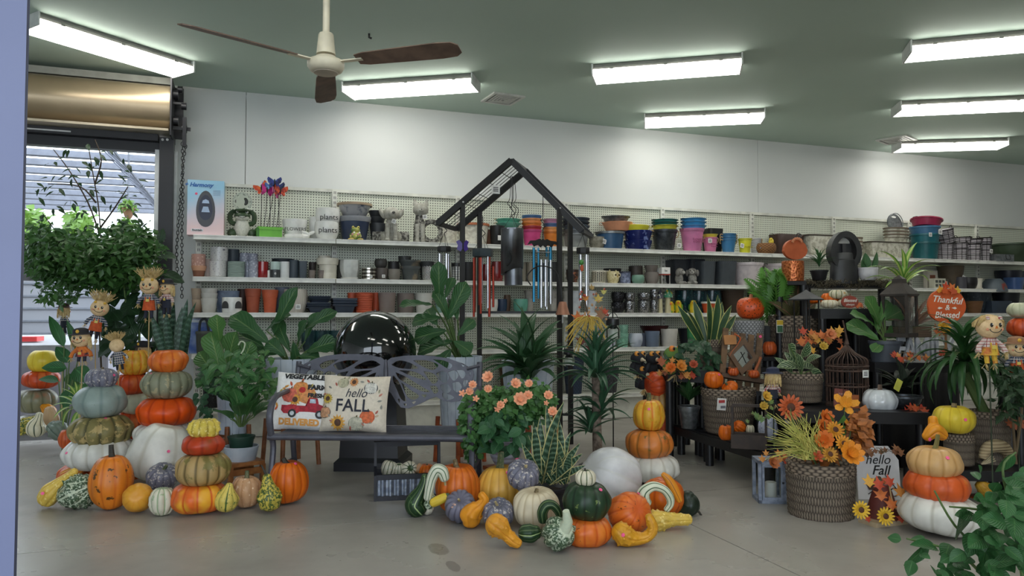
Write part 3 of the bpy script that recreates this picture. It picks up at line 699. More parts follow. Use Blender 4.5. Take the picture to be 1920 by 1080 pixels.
def wire_cage(t,r,h,m,shape=(.72,1),nu=10,nv=4,wr=.0025):
    b=MB()
    f=lambda z:r*(shape[0]+(shape[1]-shape[0])*z)
    for i in range(nu):
        a=2*PI*i/nu; b.tube([(f(0)*math.cos(a)*1.03,f(0)*math.sin(a)*1.03,0),(f(1)*math.cos(a)*1.03,f(1)*math.sin(a)*1.03,h)],wr,5)
    for j in range(nv+1):
        z=j/nv; b.tube([(f(z)*1.03*math.cos(2*PI*i/20),f(z)*1.03*math.sin(2*PI*i/20),h*z) for i in range(21)],wr*(2 if j==nv else 1),5,cap=False)
    O('wire_cage',b,m,t,kind='stuff')
wire_cage(t,25*6.9/F,.27*.72,M((190,194,196),.4,.6))
bstack(1,1247,50,[(424,438,'yellow',(216,212,70)),(418,430,'dark teal',(30,98,98)),(413,424,'teal',(44,122,118))],'in the zinc liner basket',back=.2,group='teal buckets over the wire basket',handle=(WIRE,'drop'))
LTX=M((150,70,110),.6)
bucket(1,1298,46,430,'tall pink metal bucket with faint lettering',(216,130,176),back=.1,handle=(WIRE,'drop'),txt=[('FLOWERS',.5,.035,LTX),('& GARDEN',.4,.028,LTX)])
for i,(tp,bs) in enumerate([(424,437),(417,430),(411,424)]): bucket(1,1301,48,tp,['sky blue bucket, lowest of three in the tall pink bucket','sky blue bucket, middle of three in the tall pink bucket','sky blue bucket, topmost of three in the tall pink bucket'][i],(66,146,198),base=bs,back=.12,group='sky blue buckets',handle=(WIRE,'drop'))
pot(1,1336,32,430,'black square bin behind the small pink bucket',M((22,22,22),.5),'slant',back=.28,sq=6)
bucket(1,1332,28,446,'small pink bucket with rope ears and a yellow one nested in it',(214,126,166),back=.1,handle=(ROPE,'ear'),txt=[('flowers',.55,.03,LTX),('& garden',.38,.022,LTX)],tagm=(-.6,.75,.05,0))
bucket(1,1332,29,440,'yellow bucket rim nested in the small pink bucket',(226,212,80),base=450,back=.1)
for i,(tp,bs) in enumerate([(449,None),(444,470),(439,465)]): bucket(1,1366,30,tp,['small blue bucket with rope ears, lowest of three','small blue bucket with rope ears, middle of three','small blue bucket with rope ears, topmost of three'][i],(60,122,168),base=bs,back=.1,handle=(ROPE,'ear'),group='small blue buckets')
LTY=M((150,140,30),.6)
bucket(1,1397,26,448,'small bright yellow bucket with faint lettering',(222,218,56),back=.08,txt=[('FLOWERS',.4,.024,LTY)],tagm=(-.9,.5,.05,.2))
t=pot(1,1418,20,447,'small white slatted pail behind the yellow bucket',pat('band',(206,206,206),(70,72,74),1,60.),'slant',back=.2,name='pail',cat='bucket',handle=(ROPE,'ear'))
p,wm,h,d=place(1,1437,36,452,back=.1); t=T('flower_basket_figurine','brown wicker basket figurine with a duck and small blue flowers','figurine',p)
b=pot_mb('round',wm/2,h*.8); O('body',b,pat('weave',(96,62,34),(150,104,60),16,70.,.7),t)
for i in range(6):
    b=MB();a=R(-160+i*28);b.ell((math.cos(a)*wm*.42,math.sin(a)*wm*.42,h*(.45+.1*(i%2))),.02,.012,.02); O('flower',b,M([(90,140,190),(230,230,220),(200,170,50)][i%3],.5),t)
b=MB();b.ell((wm*.25,-.02,h*.95),.03,.03,.04); b.ell((wm*.2,-.03,h*1.12),.02,.02,.02); O('duck',b,M((222,196,60),.5),t)
pot(1,1475,62,441,'wide dark brown metal trough behind the wooden pumpkin',M((62,40,32),.45),'slant',back=.26,sq=8,sy=.5,handle=(WIRE,'drop'))
EMB2=pat('swirl',(206,204,190),(170,166,150),1,20.,.5,.15,thr=.52)
pot(1,1545,88,442,'long white embossed metal trough behind the dark oval fountain',EMB2,'slant',back=.2,sq=10,sy=.36,rim=.06,rimmat=M((66,56,46),.5),name='trough',cat='planter')
pot(1,1660,92,455,'long white embossed metal trough below the stacked cream tubs',EMB2,'slant',back=.16,sq=10,sy=.36,rim=.06,rimmat=M((66,56,46),.5),name='trough',cat='planter')
for i,(tp,bs) in enumerate([(467,None),(460,487),(453,480),(446,473)]): pot(1,1606,24,tp,'narrow cream enamel pot nested in a stack beside the dark fountain, '+['lowest','second','third','topmost'][i],EMB2,'taper',base=bs,back=.14,rim=.1,rimmat=M((110,96,80),.5),group='narrow cream pots')
for i,(tp,bs) in enumerate([(446,None),(440,463),(434,457),(428,451)]): pot(1,1681,54,tp,'cream enamel oval tub nested in a stack on the trough, '+['lowest','second','third','topmost'][i],EMB2,'tub',base=bs if bs else 455,back=.16,sy=.6,rim=.1,rimmat=M((104,90,74),.5),group='cream oval tubs')
p,wm,h,d=place(1,1680,36,400,429,back=.24); t=T('oval_tray','grey metal oval tray with a slot handle leaning behind the cream tubs','tray',p)
n=28; ov=[(math.cos(2*PI*i/n)*wm/2*(1-.12*math.sin(2*PI*i/n)),h*.42+math.sin(2*PI*i/n)*h*.58) for i in range(n)]; ho=[(math.cos(2*PI*i/n)*wm*.17,h*.78+math.sin(2*PI*i/n)*h*.07) for i in range(n)]
b=MB();b.holed(ov,ho,.006,rot=Matrix.Rotation(R(-8),3,'X')); O('plate',b,GALV,t,smooth=False)
b=MB();b.tube([(x,-.006,z) for x,z in ov+ov[:1]],.005,6,cap=False); O('rolled_edge',b,GALV,t)
OMB=pat('ombre',(20,84,92),(62,120,160),1,4.,.35)
pot(1,1735,50,455,'teal bucket at the bottom of the tall coloured stack',M((24,92,98),.35),'slant',back=.13,rim=.1,group='tall coloured buckets')
pot(1,1735,52,440,'sea green bucket in the middle of the tall coloured stack',M((34,108,120),.35),'slant',base=468,back=.13,rim=.1,tagm=(-.5,.9,.05,0),group='tall coloured buckets')
pot(1,1735,54,426,'blue bucket in the tall coloured stack under the crimson one',M((66,116,156),.35),'slant',base=454,back=.13,rim=.1,tagm=(.3,.6,.06,.05),group='tall coloured buckets')
t=pot(1,1738,56,412,'crimson metal tub tilted on top of the tall coloured stack',M((164,44,80),.35),'tub',base=426,back=.13,rim=.15,handle=(WIRE,'drop')); t.rotation_euler=(R(-4),R(9),0)
PLAID=pat('ring',(196,192,196),(112,104,112),8,44.,.8)
def wbasket(cx,w,top,label,base=None,back=.12,tilt=0):
    t=pot(1,cx,w,top,label,PLAID,'slant',base=base,back=back,name='wire_basket',cat='basket',group='plaid lined wire baskets'); p,wm,h,d=place(1,cx,w,top,base,back)
    wire_cage(t,wm/2,h,WIRE,(.82,1),9,3,.0035)
    for s in(-1,1):
        b=MB();b.tube(cr([(s*wm*.5,-.02,h),(s*wm*.62,-.01,h*1.15),(s*wm*.62,.01,h*1.15),(s*wm*.5,.02,h)],4),.004,6); O('handle',b,WIRE,t)
    t.rotation_euler=(0,tilt,0); return t
wbasket(1772,30,458,'plaid lined wire basket on the shelf beside the teal bucket'); wbasket(1777,29,430,'plaid lined wire basket tilted on top of another',456,.12,R(-14))
wbasket(1799,28,456,'plaid lined wire basket second in the row',back=.12); wbasket(1825,27,458,'plaid lined wire basket third in the row',back=.12); t=wbasket(1846,22,459,'plaid lined wire basket at the end of the row with two white tags',back=.12)
tag_sticker(t,(.0,-.1,.13),.05); wbasket(1826,30,449,'plaid lined wire basket nested on the third in the row',468,.14); wbasket(1846,26,447,'plaid lined wire basket nested at the end of the row',470,.16); wbasket(1806,30,446,'plaid lined wire basket nested on the second in the row',466,.2)
p,wm,h,d=place(1,1872,44,478,back=.08); t=T('metal_tray','low galvanised tray with a wire loop handle at the shelf edge','tray',p); b=MB();b.prism([(-wm/2,0),(wm/2,0),(wm*.52,h),(-wm*.52,h)],.2); O('body',b,GALV,t,smooth=False); b=MB();b.tube(cr([(.0,-.105,h*.9),(.0,-.12,h*.3),(.07,-.12,h*.3),(.07,-.105,h*.9)],4),.004,6); O('handle',b,WIRE,t)
pot(1,1900,74,458,'very wide dark green basin at the far end of the top shelf',M((54,70,50),.5),'bowl',back=.2,rim=.08)
# ---- second shelf ----
SLATE=M((62,72,82),.5); TAUPE=M((128,118,112),.6,n=(30.,(112,102,96),.35,.65)); DBR=M((70,62,58),.55,n=(20.,(52,46,44),.35,.65))
SPECK=pat('dots',(206,204,204),(176,174,178),1,60.,.25,thr=.3)
pot(2,373,27,499,'terracotta pot with a peach rim at the end of the second shelf',M((150,100,80),.6),'taper',rim=.42,rimmat=M((214,162,132),.5),back=.12)
pot(2,372,25,477,'pink patterned pot stacked on the terracotta pot',pat('dots',(196,150,138),(226,190,178),1,50.,.5,thr=.35),'cyl',base=499,back=.12)
pot(2,391,12,486,'slim pale pink pot behind the speckled pots',M((208,190,182),.5),'cyl',back=.2)
pot(2,409,31,490,'lower glossy speckled white pot with a saucer',SPECK,'cyl',back=.12,saucer=CERW,group='speckled white pots'); t=pot(2,411,31,464,'upper glossy speckled white pot with a small plaque',SPECK,'cyl',base=490,back=.12,group='speckled white pots')
b=MB();b.box((.04,-.068,.1),(.02,.006,.012)); O('plaque',b,DKB,t,smooth=False)
pot(2,436,24,468,'dark slate pot standing behind the sage pot',SLATE,'slant',back=.26); pot(2,443,31,491,'sage green ribbed pot',pat('ring',(146,164,156),(124,142,136),8,70.,.5),'cyl',back=.1)
LAV=pat('dots',(146,150,166),(190,192,204),1,42.,.4,thr=.35)
for cx,w,tp,bs,bk,l in((458,18,475,None,.26,'lavender dotted pot at the back, nearer the slate pot'),(474,18,476,None,.26,'lavender dotted pot at the back, nearer the red pot'),(465,15,491,None,.15,'narrow lavender dotted pot beside the sage pot'),(475,18,505,None,.1,'lower lavender dotted pot in front'),(475,18,490,507,.1,'upper lavender dotted pot in front')): pot(2,cx,w,tp,l,LAV,'cyl',base=bs,back=bk,group='lavender dotted pots')
RED=M((150,24,28),.15,coat=.5)
pot(2,493,20,491,'glossy dark red cylinder pot',RED,'cyl',back=.12); pot(2,504,5,507,'very slim white tube pot beside the red one',CERW,'cyl',back=.1)
t=pot(2,516,18,506,'dark grey cup with a white curl mark',M((56,60,64),.4),'cyl',back=.1); text('e',.04,CERW,t,(0,-.045,.045),ex=.001); pot(2,516,18,491,'pale mint pot stacked on the dark grey cup',M((190,212,206),.35),'cyl',base=506,back=.1)
pot(2,534,17,491,'tall white textured cylinder pot',M((222,224,224),.4,bump=(60.,.4)),'cyl',back=.1)
pot(2,551,18,488,'tall slate cylinder pot beside the white one',SLATE,'cyl',back=.12); pot(2,568,15,490,'tall slate square pot',SLATE,'slant',back=.1,sq=8); pot(2,530,40,486,'wide dark tray behind the slate pots',M((46,52,58),.5),'dish',back=.3)
pot(2,586,14,492,'dark brown cup behind the two small brown cups',DBR,'taper',back=.22); pot(2,585,14,507,'small brown cup nearer the slate square pot',TAUPE,'taper',back=.1,group='small brown cups'); pot(2,603,14,507,'small brown cup nearer the cream pots',TAUPE,'taper',back=.1,group='small brown cups')
pot(2,615,32,512,'cream pot at the bottom of the cream stack',CREAM,'cyl',back=.14,group='cream pot stack'); pot(2,615,33,497,'cream pot in the middle of the cream stack',CREAM,'cyl',base=512,back=.14,group='cream pot stack'); pot(2,614,41,485,'wider cream dish on top of the cream stack',CREAM,'cyl',base=497,back=.14,group='cream pot stack'); pot(2,608,22,480,'round cream lid behind the cream stack',CREAM,'bowl',back=.3)
pot(2,642,22,488,'grey pot behind the white faceted pot',M((120,120,116),.6),'slant',back=.28)
pot(2,656,37,488,'white faceted octagon pot on a white saucer',M((206,208,204),.35,n=(8.,(180,182,180),.35,.65)),'egg',sides=8,saucer=CERW,back=.12)
CHR=pat('band',(210,206,196),(90,84,76),1,30.,.12,.9)
pot(2,692,27,503,'shiny banded metal pot with a white tag',CHR,'cyl',back=.1,tagm=(.1,.25,.028))
pot(2,716,24,503,'lower dark brown rounded pot with a white tag',M((88,80,76),.5),'egg',back=.12,tagm=(.1,.3,.03)); pot(2,714,24,486,'upper dark grey rounded pot of the pair',M((62,60,58),.5),'round',base=503,back=.12); pot(2,738,22,491,'dark bowl behind the taupe cup',M((58,56,56),.5),'egg',back=.24); pot(2,739,24,505,'taupe rounded cup beside the weathered planter',M((126,120,112),.55),'egg',back=.1)
WEA=pat('swirl',(78,82,82),(132,118,98),1,9.,.7,thr=.6)
pot(2,770,38,500,'lower weathered grey planter with a tan diamond mark',WEA,'taper',back=.12,rim=.2); pot(2,768,42,489,'upper weathered grey planter of the pair',WEA,'taper',base=502,back=.14,rim=.25); pot(2,759,25,481,'small dark jar on the weathered planters',M((58,60,60),.5),'cyl',base=490,back=.16,rim=.3)
pot(2,800,28,491,'dark grey wide pot behind the chevron pot',M((66,68,68),.6),'taper',back=.26,rim=.2)
BWC=pat('chevron',(30,30,30),(222,222,218),14,70.,.35,thr=.62)
pot(2,803,24,500,'black pot with white chevrons on a white saucer',BWC,'cyl',back=.1,saucer=CERW,tagm=(.35,.8,.03)); pot(2,830,18,505,'small pale pot behind the big fig leaf',M((200,200,196),.4),'cyl',back=.2)
pot(2,857,22,494,'black pot with a white tile pattern',pat('tile',(30,30,32),(226,226,222),12,60.,.35,thr=.3),'cyl',back=.12,rim=.2,rimmat=M((28,28,30),.4)); pot(2,878,24,492,'large black pot beside the house frame post',M((38,38,40),.5),'slant',back=.2)
pot(2,932,22,491,'dark red glazed pot behind the red tube chimes',M((120,20,24),.2,coat=.4),'cyl',back=.15); pot(2,912,16,496,'second dark red glazed pot behind the red tubes',M((110,18,22),.2,coat=.4),'cyl',back=.2)
pot(2,982,12,492,'narrow tan tall pot behind the grey chime',M((130,124,112),.6),'cyl',back=.2); pot(2,995,14,492,'second narrow tan tall pot behind the grey chime',M((138,130,118),.6),'cyl',back=.15); pot(2,1014,20,494,'tall dark slate pot behind the bat chime',SLATE,'slant',back=.25); pot(2,1038,24,492,'tall black pot behind the bat chime',M((36,38,40),.5),'slant',back=.25)
pot(2,1073,24,506,'dark brown pot with copper speckles below the galvanised tubs',M((58,42,38),.35,n=(40.,(150,90,60),.55,.6)),'egg',back=.12,rim=.2,rimmat=M((50,36,32),.4))
pot(2,1122,28,508,'black pot with a cream woven pattern and cream saucer',pat('check',(30,28,26),(206,200,178),22,60.,.4,thr=.52),'cyl',back=.1,rim=.1,rimmat=CREAM,saucer=CREAM); pot(2,1138,14,508,'cream pot squeezed between patterned pot and owl',CREAM,'cyl',back=.2); pot(2,1148,34,504,'dark tray behind the owl pot',M((40,40,42),.5),'dish',back=.3)
p,wm,h,d=place(2,1149,24,508,back=.1); t=T('owl_planter','small cream owl shaped planter with big eyes','planter',p,R(20)); OWL=M((216,204,160),.4,n=(40.,(186,170,120),.4,.65)); b=pot_mb('egg',wm/2,h*.95); O('body',b,OWL,t)
for s in(-1,1):
    b=MB();b.lathe([(.001,0),(wm*.2,0),(wm*.17,.006),(.001,.008)],16,c=(s*wm*.2,-wm*.43,h*.66),rot=Matrix.Rotation(PI/2,3,'X')); e=O('eye',b,M((236,226,190),.4),t); b=MB();b.ell((s*wm*.2,-wm*.49,h*.66),wm*.09,.005,wm*.09); O('pupil',b,M((70,52,30),.3),e)
    b=MB();b.lathe([(wm*.13,0),(.002,h*.2)],8,c=(s*wm*.36,0,h*.9)); O('ear',b,OWL,t)
b=MB();b.lathe([(wm*.07,0),(.001,h*.15)],6,c=(0,-wm*.47,h*.6),rot=Matrix.Rotation(R(160),3,'X')); O('beak',b,M((190,150,70),.5),t)
pot(2,1172,22,510,'blue mottled pot beside the owl',pat('swirl',(88,96,122),(140,150,180),1,30.,.35),'cyl',back=.12,rim=.12,rimmat=M((60,66,86),.4))
pot(2,1192,26,499,'dark brown pot behind the mint one',DBR,'cyl',back=.22); t=pot(2,1196,24,516,'small mint cup with a pink sticker',M((112,150,132),.35),'round',back=.07); b=MB();b.box((0,-.062,.04),(.025,.004,.02)); O('price_sticker',b,M((240,120,110),.5),t,'pink price sticker',smooth=False)
pot(2,1222,26,511,'lower taupe rounded pot of the pair',M((122,114,108),.6),'egg',back=.12,group='taupe rounded pots'); pot(2,1221,26,498,'upper taupe rounded pot of the pair',M((112,104,98),.6),'taper',base=511,back=.12,group='taupe rounded pots')
p,wm,h,d=place(2,1244,18,501,back=.08); t=T('stand_planter','small white square pot with a red base on a wire stand','planter',p); b=MB();b.box((0,0,h*.76),(wm,wm,h*.44)); O('body',b,CERW,t,smooth=False); b=MB();b.box((0,0,h*.56),(wm*1.01,wm*1.01,h*.07)); O('band',b,M((150,60,48),.4),t,smooth=False); text('be',.035,INK,t,(0,-wm/2-.001,h*.78),ex=.001)
for sx_ in(-1,1):
    for sy_ in(-1,1): b=MB();b.box((sx_*wm*.46,sy_*wm*.46,h*.27),(.005,.005,h*.54)); O('leg',b,M((200,200,198),.4),t,smooth=False)
def pup(cx,label,rz):
    p,wm,h,d=place(2,cx,26,502,back=.08); t=T('dog_figurine',label,'figurine',p,rz,'fluffy grey dog figurines'); g=M((150,148,142),.8,n=(40.,(112,110,106),.35,.65),bump=(60.,.7)); r=wm/2
    b=MB();b.ell((0,0,h*.34),r*.62,r*.6,h*.34); O('body',b,g,t); b=MB();b.ell((0,-r*.15,h*.76),r*.66,r*.62,h*.22); O('head',b,g,t); b=MB();b.ell((0,-r*.7,h*.7),r*.28,r*.3,h*.09); O('muzzle',b,M((176,174,168),.8),t); b=MB();b.ell((0,-r*.98,h*.73),r*.1,r*.08,r*.08); O('nose',b,BLACK,t)
    for s in(-1,1):
        b=MB();b.ell((s*r*.72,-r*.1,h*.68),r*.24,r*.34,h*.2); O('ear',b,M((112,110,106),.8),t); b=MB();b.ell((s*r*.45,-r*.5,h*.1),r*.32,r*.5,h*.1); O('paw',b,g,t); b=MB();b.ell((s*r*.26,-r*.68,h*.83),r*.08,r*.06,r*.08); O('eye',b,BLACK,t)
pup(1273,'fluffy grey dog figurine beside the white square pot, facing its twin',R(35)); pup(1298,'fluffy grey dog figurine nearer the large slate pots',R(-35))
for cx,w,tp,bk,l in((1270,36,488,.30,'tall dark slate square pot behind the dog figurines'),(1300,34,487,.30,'tall dark slate pot between and behind the dog figurines'),(1322,31,491,.14,'large slate square pot nearer the dog figurines'),(1357,38,491,.14,'large slate square pot beside the pale bucket')): pot(2,cx,w,tp,l,M((72,78,84),.5) if bk<.2 else M((48,52,58),.5),'slant',back=bk,sq=7,a0=.2,group='slate square pots')
PNK=M((216,206,208),.4,n=(16.,(200,190,194),.4,.65))
bucket(2,1400,62,494,'large pale pinkish metal bucket, wholly visible',(214,204,206),back=.18,mat=PNK,handle=(WIRE,'drop')); bucket(2,1462,64,496,'large pale pinkish metal bucket partly behind the orange lantern',(214,204,206),back=.18,mat=PNK,handle=(WIRE,'drop'))
# far end of second shelf
p,wm,h,d=place(2,1762,28,522,back=.06); t=T('tile_block','small cream tile patterned box with a dark grid','box',p); b=MB();b.box((0,.04,h/2),(wm,.08,h)); O('body',b,M((200,198,180),.5),t,smooth=False); b=MB()
for i in range(3):
    for j in range(2): b.box((-wm*.3+i*wm*.3,-.002,h*(.3+.4*j)),(wm*.2,.004,h*.26))
O('tile',b,M((70,74,70),.5),t,smooth=False,kind='stuff')
for cx,w,tp,bk,l,c1 in((1748,26,507,.2,'small printed seed box with a brown picture',(190,184,172)),(1772,18,523,.08,'small dark box with a white tag beside the tile box',(70,64,52))):
    p,wm,h,d=place(2,cx,w,tp,back=bk); t=T('packaged_box',l,'box',p,0,'packaged goods at the far end'); b=MB();b.box((0,.03,h/2),(wm,.06,h)); O('carton',b,M(c1,.5),t,smooth=False); b=MB();b.box((0,-.002,h*.55),(wm*.5,.003,h*.4)); O('label_print',b,M((120,66,44),.5) if c1[0]>100 else WHITE,t,smooth=False)
t=pot(2,1782,46,499,'wide dark brown basket with a tilted white tag',M((84,72,58),.6),'taper',back=.24,tagm=(.25,.45,.07,.35))
pot(2,1800,22,520,'small grey pot beside the black rounded pot',M((70,68,76),.5),'cyl',back=.12); pot(2,1815,30,521,'black rounded pot at the far end',M((24,22,24),.4),'egg',back=.12)
pot(2,1832,19,522,'cream fluted urn pot',CREAM,'bell',back=.08,saucer=CREAM)
t=pot(2,1862,46,519,'upturned blue grey bowl with a rusty red side',M((86,96,104),.5,n=(5.,(130,52,40),.6,.66)),'bowl',back=.12); t.rotation_euler=(PI,0,0); t.location.z+=.14
pot(2,1900,34,521,'mid blue glazed bowl',M((66,92,140),.25),'tub',back=.12); pot(2,1890,44,508,'dark navy basin behind the blue bowl',M((28,32,48),.4),'bowl',back=.26); pot(2,1915,24,509,'dark teal basin at the frame edge',M((22,44,54),.4),'bowl',back=.22)
# ---- third shelf ----
pot(3,371,20,562,'lower beige and brown fading pot at the shelf end',pat('ombre',(130,96,78),(190,168,146),1,9.,.6),'taper',back=.14); pot(3,370,21,541,'upper beige pot at the shelf end',M((186,166,146),.6),'taper',base=566,back=.14)
for i,(tp,bs) in enumerate([(560,None),(550,573),(541,563)]): pot(3,393,30,tp,'off white tapered pot nested in a stack of three, '+['lowest','middle','topmost'][i],M((214,212,206),.45,n=(7.,(196,192,186),.4,.7)),'taper',base=bs,back=.1,group='off white tapered pots')
pot(3,428,42,546,'blue marbled square pot behind the white arch pot',pat('swirl',(116,130,152),(84,96,120),1,9.,.4),'slant',back=.24,sq=7)
p,wm,h,d=place(3,436,36,558,back=.08); t=T('arch_planter','white planter cut with dark arch openings','planter',p); b=pot_mb('cyl',wm/2,h); O('body',b,CERW,t)
for a in(-40,40):
    n=12; out=[(-.035,0),(.035,0)]+[(.035*math.cos(PI*i/n),.02+.045*math.sin(PI*i/n)) for i in range(n+1)]; q=Matrix.Rotation(R(a),3,'Z'); b=MB();b.prism(out,.004,q@Vector((0,-wm/2*1.0,h*.28)),q); O('arch',b,M((60,60,62),.5),t,smooth=False)
TER=M((172,88,62),.65,n=(9.,(152,76,54),.35,.7)); TER2=M((198,96,62),.6,n=(9.,(178,84,54),.35,.7))
pot(3,475,30,542,'dark terracotta pot with a wide rim',TER,'taper',back=.12,rim=.32); pot(3,456,20,542,'dark brown pot behind the terracotta pots',M((66,44,38),.6),'taper',back=.24); pot(3,507,30,544,'brighter terracotta pot with a wide rim',TER2,'taper',back=.1,rim=.34); pot(3,530,26,539,'grey blue pot behind the brighter terracotta pot',M((108,116,132),.5),'slant',back=.27)
pot(3,555,43,543,'large ivory ribbed pot with a white tag',pat('rib',(186,178,168),(214,206,196),46,1,.55),'egg',back=.1,tagm=(.15,.25,.045))
ZIG=M((56,66,82),.5)
def zig(cx,w,tp,l,base=None,back=.12):
    t=pot(3,cx,w*1.38,tp,l,ZIG,'dish',sides=4,sq=0,a0=PI/4,base=base,back=back,group='blue black zigzag bowls'); p,wm,h,d=place(3,cx,w,tp,base,back)
    b=MB()
    for k in range(3): b.lathe([(wm*.64,h*(.45+.18*k)),(wm*.71,h*(.53+.18*k)),(wm*.64,h*(.60+.18*k))],4,a0=PI/4,cap=False)
    O('ridge',b,ZIG,t,kind='stuff')
zig(597,44,568,'blue black stepped bowl, lower, nearer the ribbed pot'); zig(599,40,556,'blue black stepped bowl, upper, nearer the ribbed pot',571); zig(645,46,560,'blue black stepped bowl beside the orange pot')
ORP=M((206,92,58),.5)
pot(3,661,18,549,'orange pot hidden behind its twin',ORP,'slant',back=.24); pot(3,683,34,549,'orange ribbed pot on a saucer',pat('ring',(204,92,60),(188,80,52),1,60.,.5),'slant',back=.1,saucer=ORP); pot(3,705,18,549,'orange pot between its twin and the taupe pot',ORP,'slant',back=.22)
pot(3,726,33,549,'wide taupe pot beside the orange pots',M((136,122,116),.6),'slant',back=.1,group='taupe pots'); pot(3,761,33,550,'wide taupe pot above the black sphere',M((128,116,110),.6),'slant',back=.14,group='taupe pots'); pot(3,795,33,550,'wide off white pot above the fig leaves',M((214,212,204),.5),'slant',back=.12)
pot(3,824,16,556,'mint green pot behind the fig leaves',M((130,164,150),.5),'slant',back=.14); pot(3,850,20,560,'sage grey pot behind the house frame post',M((120,126,116),.5),'slant',back=.2)
pot(3,922,24,561,'white rounded pot below the red tube chimes',M((216,214,208),.4),'egg',back=.1); pot(3,941,20,561,'navy pot below the red tube chimes',M((40,58,86),.4),'egg',back=.15); pot(3,951,14,553,'brown bottle shaped pot beside the teal bowl',M((110,84,70),.5),'round',back=.22); pot(3,976,28,561,'teal glazed bowl below the spiral chime',M((96,160,142),.3),'egg',back=.1)
GRE=M((170,166,160),.55,n=(14.,(150,146,140),.35,.65))
for cx,w in((992,20),(1036,18),(1062,16)):
    for i,(tp,bs) in enumerate([(560,None),(545,566)]): pot(3,cx,w,tp,['lower ','upper '][i]+'greige tapered pot '+{992:'left of the bat chime tubes',1036:'right of the bat chime tubes',1062:'just behind the frame posts'}[cx],GRE,'taper',base=bs,back=.16,group='greige tapered pots',rim=.2)
WGR=M((196,200,204),.45,n=(16.,(176,180,186),.35,.65))
for i,(tp,bs) in enumerate([(562,None),(546,568)]): pot(3,1078,25,tp,['lower','upper'][i]+' pale grey pot of the pair beside the frame posts',WGR,'taper',base=bs,back=.1,group='pale grey pots',rim=.25)
for i,(tp,bs) in enumerate([(562,None),(546,568)]): pot(3,1106,25,tp,['lower','upper'][i]+' pale grey pot of the pair behind the dried leaf pick',WGR,'taper',base=bs,back=.1,group='pale grey pots',rim=.25)
HB=pat('hammer',(24,24,27),(54,54,58),1,70.,.25,.6); HS=pat('hammer',(96,96,98),(168,168,170),1,75.,.2,.9)
for i,(tp,bs) in enumerate([(567,None),(548,568)]): pot(3,1158,25,tp,['lower','upper'][i]+' black hammered pot',HB,'egg',base=bs,back=.12,group='black hammered pots')
for cx,w,a,c_ in((1180,21,565,549),(1206,23,564,549),(1226,16,563,543)):
    nm={1180:'beside the black hammered pots',1206:'in the middle of the silver pots',1226:'beside the toadstools'}[cx]
    pot(3,cx,w,a,'lower silver hammered pot '+nm,HS,'egg',back=.1,group='silver hammered pots'); pot(3,cx,w,c_,'upper silver hammered pot '+nm,HS,'egg',base=a,back=.1,group='silver hammered pots')
for cx,w,tp,l,capc in((1238,13,543,'slim toadstool statue with a dark speckled cap',(74,74,84)),(1252,19,540,'toadstool statue with a green cap and yellow flowers',(56,130,96))):
    p,wm,h,d=place(3,cx,w,tp,back=.08); t=T('toadstool_statue',l,'statue',p,0,'toadstool statues'); b=MB();b.lathe([(.001,0),(wm*.3,0),(wm*.28,h*.25),(wm*.29,h*.27),(wm*.24,h*.5),(wm*.26,h*.66),(.001,h*.68)],16,cap=False); O('stem',b,M((206,196,158),.5),t); b=MB();b.lathe([(.001,h*.64),(wm*.5,h*.62),(wm*.47,h*.70),(wm*.3,h*.86),(wm*.12,h*.97),(.001,h)],18,cap=False); O('cap',b,M(capc,.3,n=(30.,(200,206,190),.58,.62)),t)
    if cx==1252:
        for i in range(5): b=MB();b.ell((math.cos(i*1.3)*wm*.25,-wm*.22,h*(.78+.05*(i%3))),.012,.01,.012); O('flower',b,M((226,190,50),.5),t)
def parrot(cx,tp,l):
    p,wm,h,d=place(3,cx,20,tp,back=.09); t=T('bird_figurine',l,'figurine',p,R(-30),'yellow bird figurines'); y=M((222,190,40),.35,n=(14.,(110,150,50),.55,.62)); b=MB();b.tube(cr([(.0,.02,.0),(0,.01,h*.3),(0,0,h*.6),(0,-.01,h*.8)],4),[.03,.036,.04,.043,.044,.044,.043,.041,.038,.036,.035,.034,.033],12); O('body',b,y,t)
    b=MB();b.ell((0,-.012,h*.82),.036,.036,h*.18); O('head',b,M((226,196,50),.35),t); b=MB();b.lathe([(.014,0),(.002,.03)],8,c=(0,-.045,h*.8),rot=Matrix.Rotation(R(120),3,'X')); O('beak',b,M((220,120,40),.4),t)
    for s in(-1,1):
        b=MB();b.ell((s*.042,.005,h*.45),.012,.03,h*.26); O('wing',b,M((96,150,52),.4),t); b=MB();b.ell((s*.028,-.034,h*.87),.007,.006,.007); O('eye',b,BLACK,t)
parrot(1257,565,'yellow and green bird figurine beside the toadstools'); parrot(1271,563,'yellow and green bird figurine in front of the teal pots'); parrot(1299,563,'yellow and green bird figurine nearest the snake plant')
TEA=pat('dots',(18,50,58),(44,110,110),1,40.,.15,thr=.22)
pot(3,1283,38,545,'dark teal glazed pot behind the yellow birds',TEA,'egg',back=.26,group='dark teal glazed pots'); pot(3,1310,34,546,'dark teal glazed pot behind the snake plant',TEA,'egg',back=.22,group='dark teal glazed pots'); pot(3,1335,34,545,'dark teal speckled pot above the orange dish',TEA,'egg',back=.2,group='dark teal glazed pots'); pot(3,1328,30,566,'orange and white dish behind the snake plant tips',M((206,84,44),.4),'dish',back=.1,rim=.15,rimmat=CERW)
pot(3,1372,44,545,'dark brown basket behind the palm leaves',M((66,52,40),.7),'taper',back=.2); pot(3,1420,40,548,'dark grey pot behind the orange pumpkin',M((50,52,54),.5),'taper',back=.2)
